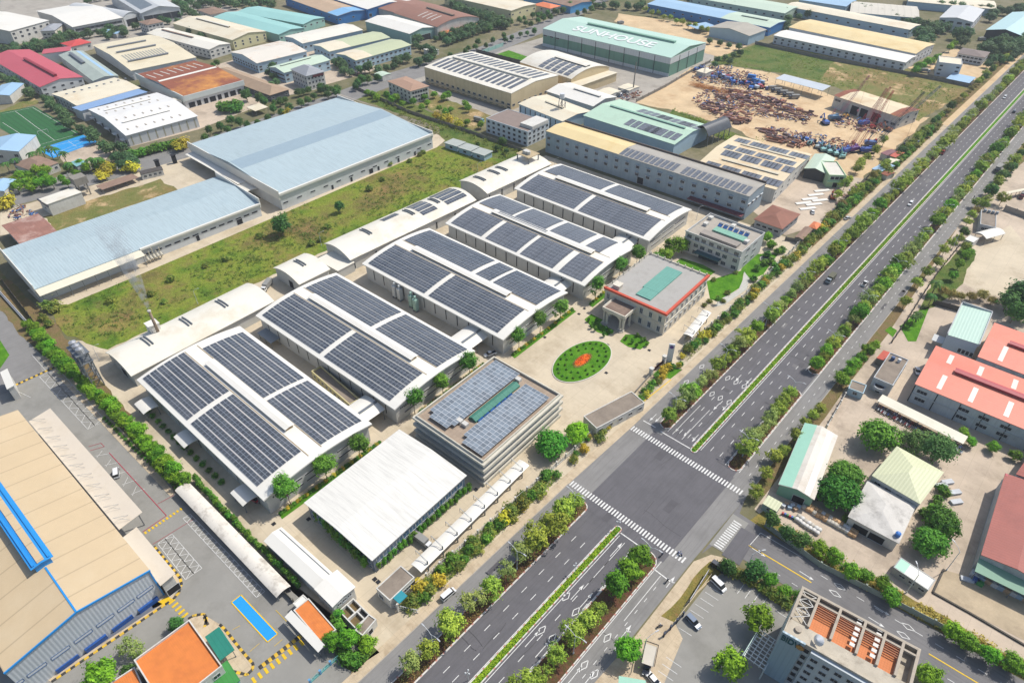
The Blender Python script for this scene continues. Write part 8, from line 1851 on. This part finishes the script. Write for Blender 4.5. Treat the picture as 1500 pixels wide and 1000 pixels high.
# lorries, containers and small sheds in the northern yards
for i, (px, a, col, hx, l) in enumerate((((536,118),1.6,'lorry_grey','9aa4ac','grey lorry parked outside the front olive factory gate'),((521,110),.1,'lorry_maroon','7a4450','maroon lorry parked before the olive factory'),((444,122),.5,'white',None,'white lorry beside the hipped white office'),((190,38),1.2,'lorry_cream','d8c890','cream lorry in front of the grey hangar'),((118,52),.3,'lorry_teal','8ac0c0','teal lorry below the broad white hall'),((330,128),.6,'white',None,'white lorry by the rusty factory doors'),((902,142),.8,'white',None,'white lorry in the yard beside the radio mast'),((915,138),.9,'lorry_dark','4a4c54','dark lorry in the yard beside the radio mast'),((908,36),1.4,'lorry_grey',None,'grey lorry on the bare lot'),((1352,106),.5,'white',None,'white lorry by the white row factory end'),((1436,60),1.0,'white',None,'white lorry below the teal edge hall'),((700,178),.2,'lorry_teal',None,'teal lorry beside the brown roofed office'))):
    car('truck', col, px, a, l, 'lorry', None, hx)
for A, Bq, C, h, rf, l in (((620,72),(632,76),(640,72),4,WHITE,'small white shed below the orange lean-to'),((905,128),(922,133),(934,126),3.5,CREAMX,'low cream store beside the radio mast'),((874,134),(892,140),(906,132),3.5,CREAMX,'low tan store between the upper white shed and the mast'),((660,47),(668,49),(676,46),3.5,WHITE,'tiny white gate hut by the tree row'),((150,46),(170,50),(178,45),4,SKYB,'long pale blue shelter before the broad white hall'),((548,108),(560,112),(570,107),4,PGREEN,'small pale green gate hut at the olive factory yard'),((1020,104),(1034,108),(1042,102),4,CREAMX,'small cream shed at the back of the crane yard'),((1303,228),(1312,231),(1320,222),4,M('red_tin','d0604a',.6,.15,.5),'small red roofed shed at the crane yard corner'),((1290,224),(1300,228),(1308,219),3.6,M('maroon_tin','8c5a60',.6,.15,.5),'small maroon roofed shed beside the red roofed one'),((1277,247),(1290,252),(1304,240),3.2,SKYB,'blue roofed lean-to below the crane yard corner'),((1294,236),(1304,240),(1312,232),3.2,CREAMX,'cream roofed lean-to above the blue one'),((1290,254),(1300,258),(1306,251),3,RUSTR,'tiny rusty shed beside the light green office verge')):
    shed('small_shed', l, A, Bq, C, h, .5, 'x', 'gable', rf, PLAST, ov=.2, cat='shed')
# drain covers on the plaza and drive
for px in ((549,848),(554,852),(697,717),(709,727),(452,760),(401,767),(798,494),(848,460),(856,452),(890,505),(951,513),(888,546)):
    p = at(*px); m = MB(); m.box(-.6,-.6,0,.6,.6,.05); o = m.build('drain_cover', DARK); o.location = (p.x,p.y,.05); tag(o, 'dark square drain cover set into the pale factory paving', 'drain cover', 'drain covers of the paving')

# loose scrap and small gear over the crane yard
def scraps(poly, n, seed, lab):
    P = [at(*p) for p in poly]; xs = [p.x for p in P]; ys = [p.y for p in P]; rr = random.Random(seed); m = MB(); k = 0
    while k < n:
        x, y = rr.uniform(min(xs),max(xs)), rr.uniform(min(ys),max(ys))
        if not inpoly(x, y, P): continue
        k += 1; a = rr.uniform(0,PI); L_ = rr.uniform(.6,3.2); d_ = Vector((math.cos(a),math.sin(a),rr.uniform(-.15,.3)))*L_; z = rr.uniform(.2,1.6)
        m.bar((x,y,z), Vector((x,y,z))+d_, rr.uniform(.15,.9), rr.choice((0,0,1,2,3,4)), rr.uniform(.15,.9))
    o = m.build('scrap', RP[:3]+[M('scrap_blue','4a74b0',.6,.2),M('scrap_pale','c4c0b8',.7,.2)], fix=False); stuff(o, lab, 'scrap')
scraps([(1040,130),(1090,128),(1150,150),(1195,172),(1180,184),(1100,172),(1024,158),(1010,146)], 620, 1, 'small rusty scrap strewn around the pipe heaps')
scraps([(1014,100),(1060,98),(1126,116),(1118,132),(1060,128),(1012,118)], 420, 2, 'small gear and parts among the crowded blue machines')
scraps([(1120,186),(1200,200),(1262,214),(1240,230),(1190,218),(1120,204)], 300, 3, 'small parts and gear behind the tan solar roof')
scraps([(1218,168),(1290,186),(1290,200),(1225,186)], 120, 4, 'small gear lying before the crane yard workshop')
scraps([(1218,304),(1256,268),(1248,294),(1224,320)], 60, 5, 'rubble and scrap on the dirt beside the highway wall')
scraps([(30,300),(55,318),(40,330),(10,318)], 60, 7, 'rubble and bits beside the rusty pavilion')
scraps([(900,140),(925,130),(940,140),(915,150)], 90, 8, 'dark clutter in the yard beside the radio mast')
# ------------------------------------------------------------------ light, sky, camera
SAZ, SEL = math.radians(68), math.radians(55)
w = bpy.data.worlds.new('World'); SC.world = w; w.use_nodes = True
nt = w.node_tree; bg = nt.nodes['Background']
sky = nt.nodes.new('ShaderNodeTexSky'); sky.sky_type = 'NISHITA'; sky.sun_disc = False
sky.sun_elevation = SEL; sky.sun_rotation = PI/2-SAZ; sky.altitude = 50; sky.dust_density = 2.0; sky.air_density = 1.0
nt.links.new(sky.outputs[0], bg.inputs[0]); bg.inputs[1].default_value = .13
sl = bpy.data.lights.new('sun', 'SUN'); sl.energy = 4.0; sl.angle = math.radians(.55); sl.color = (1, .95, .87)
so = bpy.data.objects.new('sun', sl); COL.objects.link(so)
d = -Vector((math.cos(SAZ)*math.cos(SEL), math.sin(SAZ)*math.cos(SEL), math.sin(SEL)))
so.rotation_euler = d.to_track_quat('-Z', 'Y').to_euler()
cam = bpy.data.cameras.new('camera'); co = bpy.data.objects.new('camera', cam); COL.objects.link(co)
cam.sensor_width = 36; cam.lens = FOC/1500*36; cam.clip_start = 1; cam.clip_end = 12000
mt = Matrix((CR, CU, -CF)).transposed().to_4x4(); mt.translation = (0, 0, CH)
co.matrix_world = mt
SC.camera = co
SC.view_settings.view_transform = 'Standard'; SC.view_settings.look = 'None'; SC.view_settings.exposure = EXPO; SC.view_settings.gamma = 1; SC.view_settings.use_curve_mapping = False

m, nt, p_, L_ = newmat('haze_air'); nt.nodes.remove(p_)
v = nd(nt, 'ShaderNodeVolumePrincipled'); v.inputs['Color'].default_value = (.86,.92,1,1); v.inputs['Density'].default_value = HAZE; v.inputs['Anisotropy'].default_value = .1
L_(v.outputs[0], nt.nodes['Material Output'].inputs['Volume'])
hz = MB(); hz.box(-1720, -270, -1, 520, 1820, 174); stuff(hz.build('haze', m))
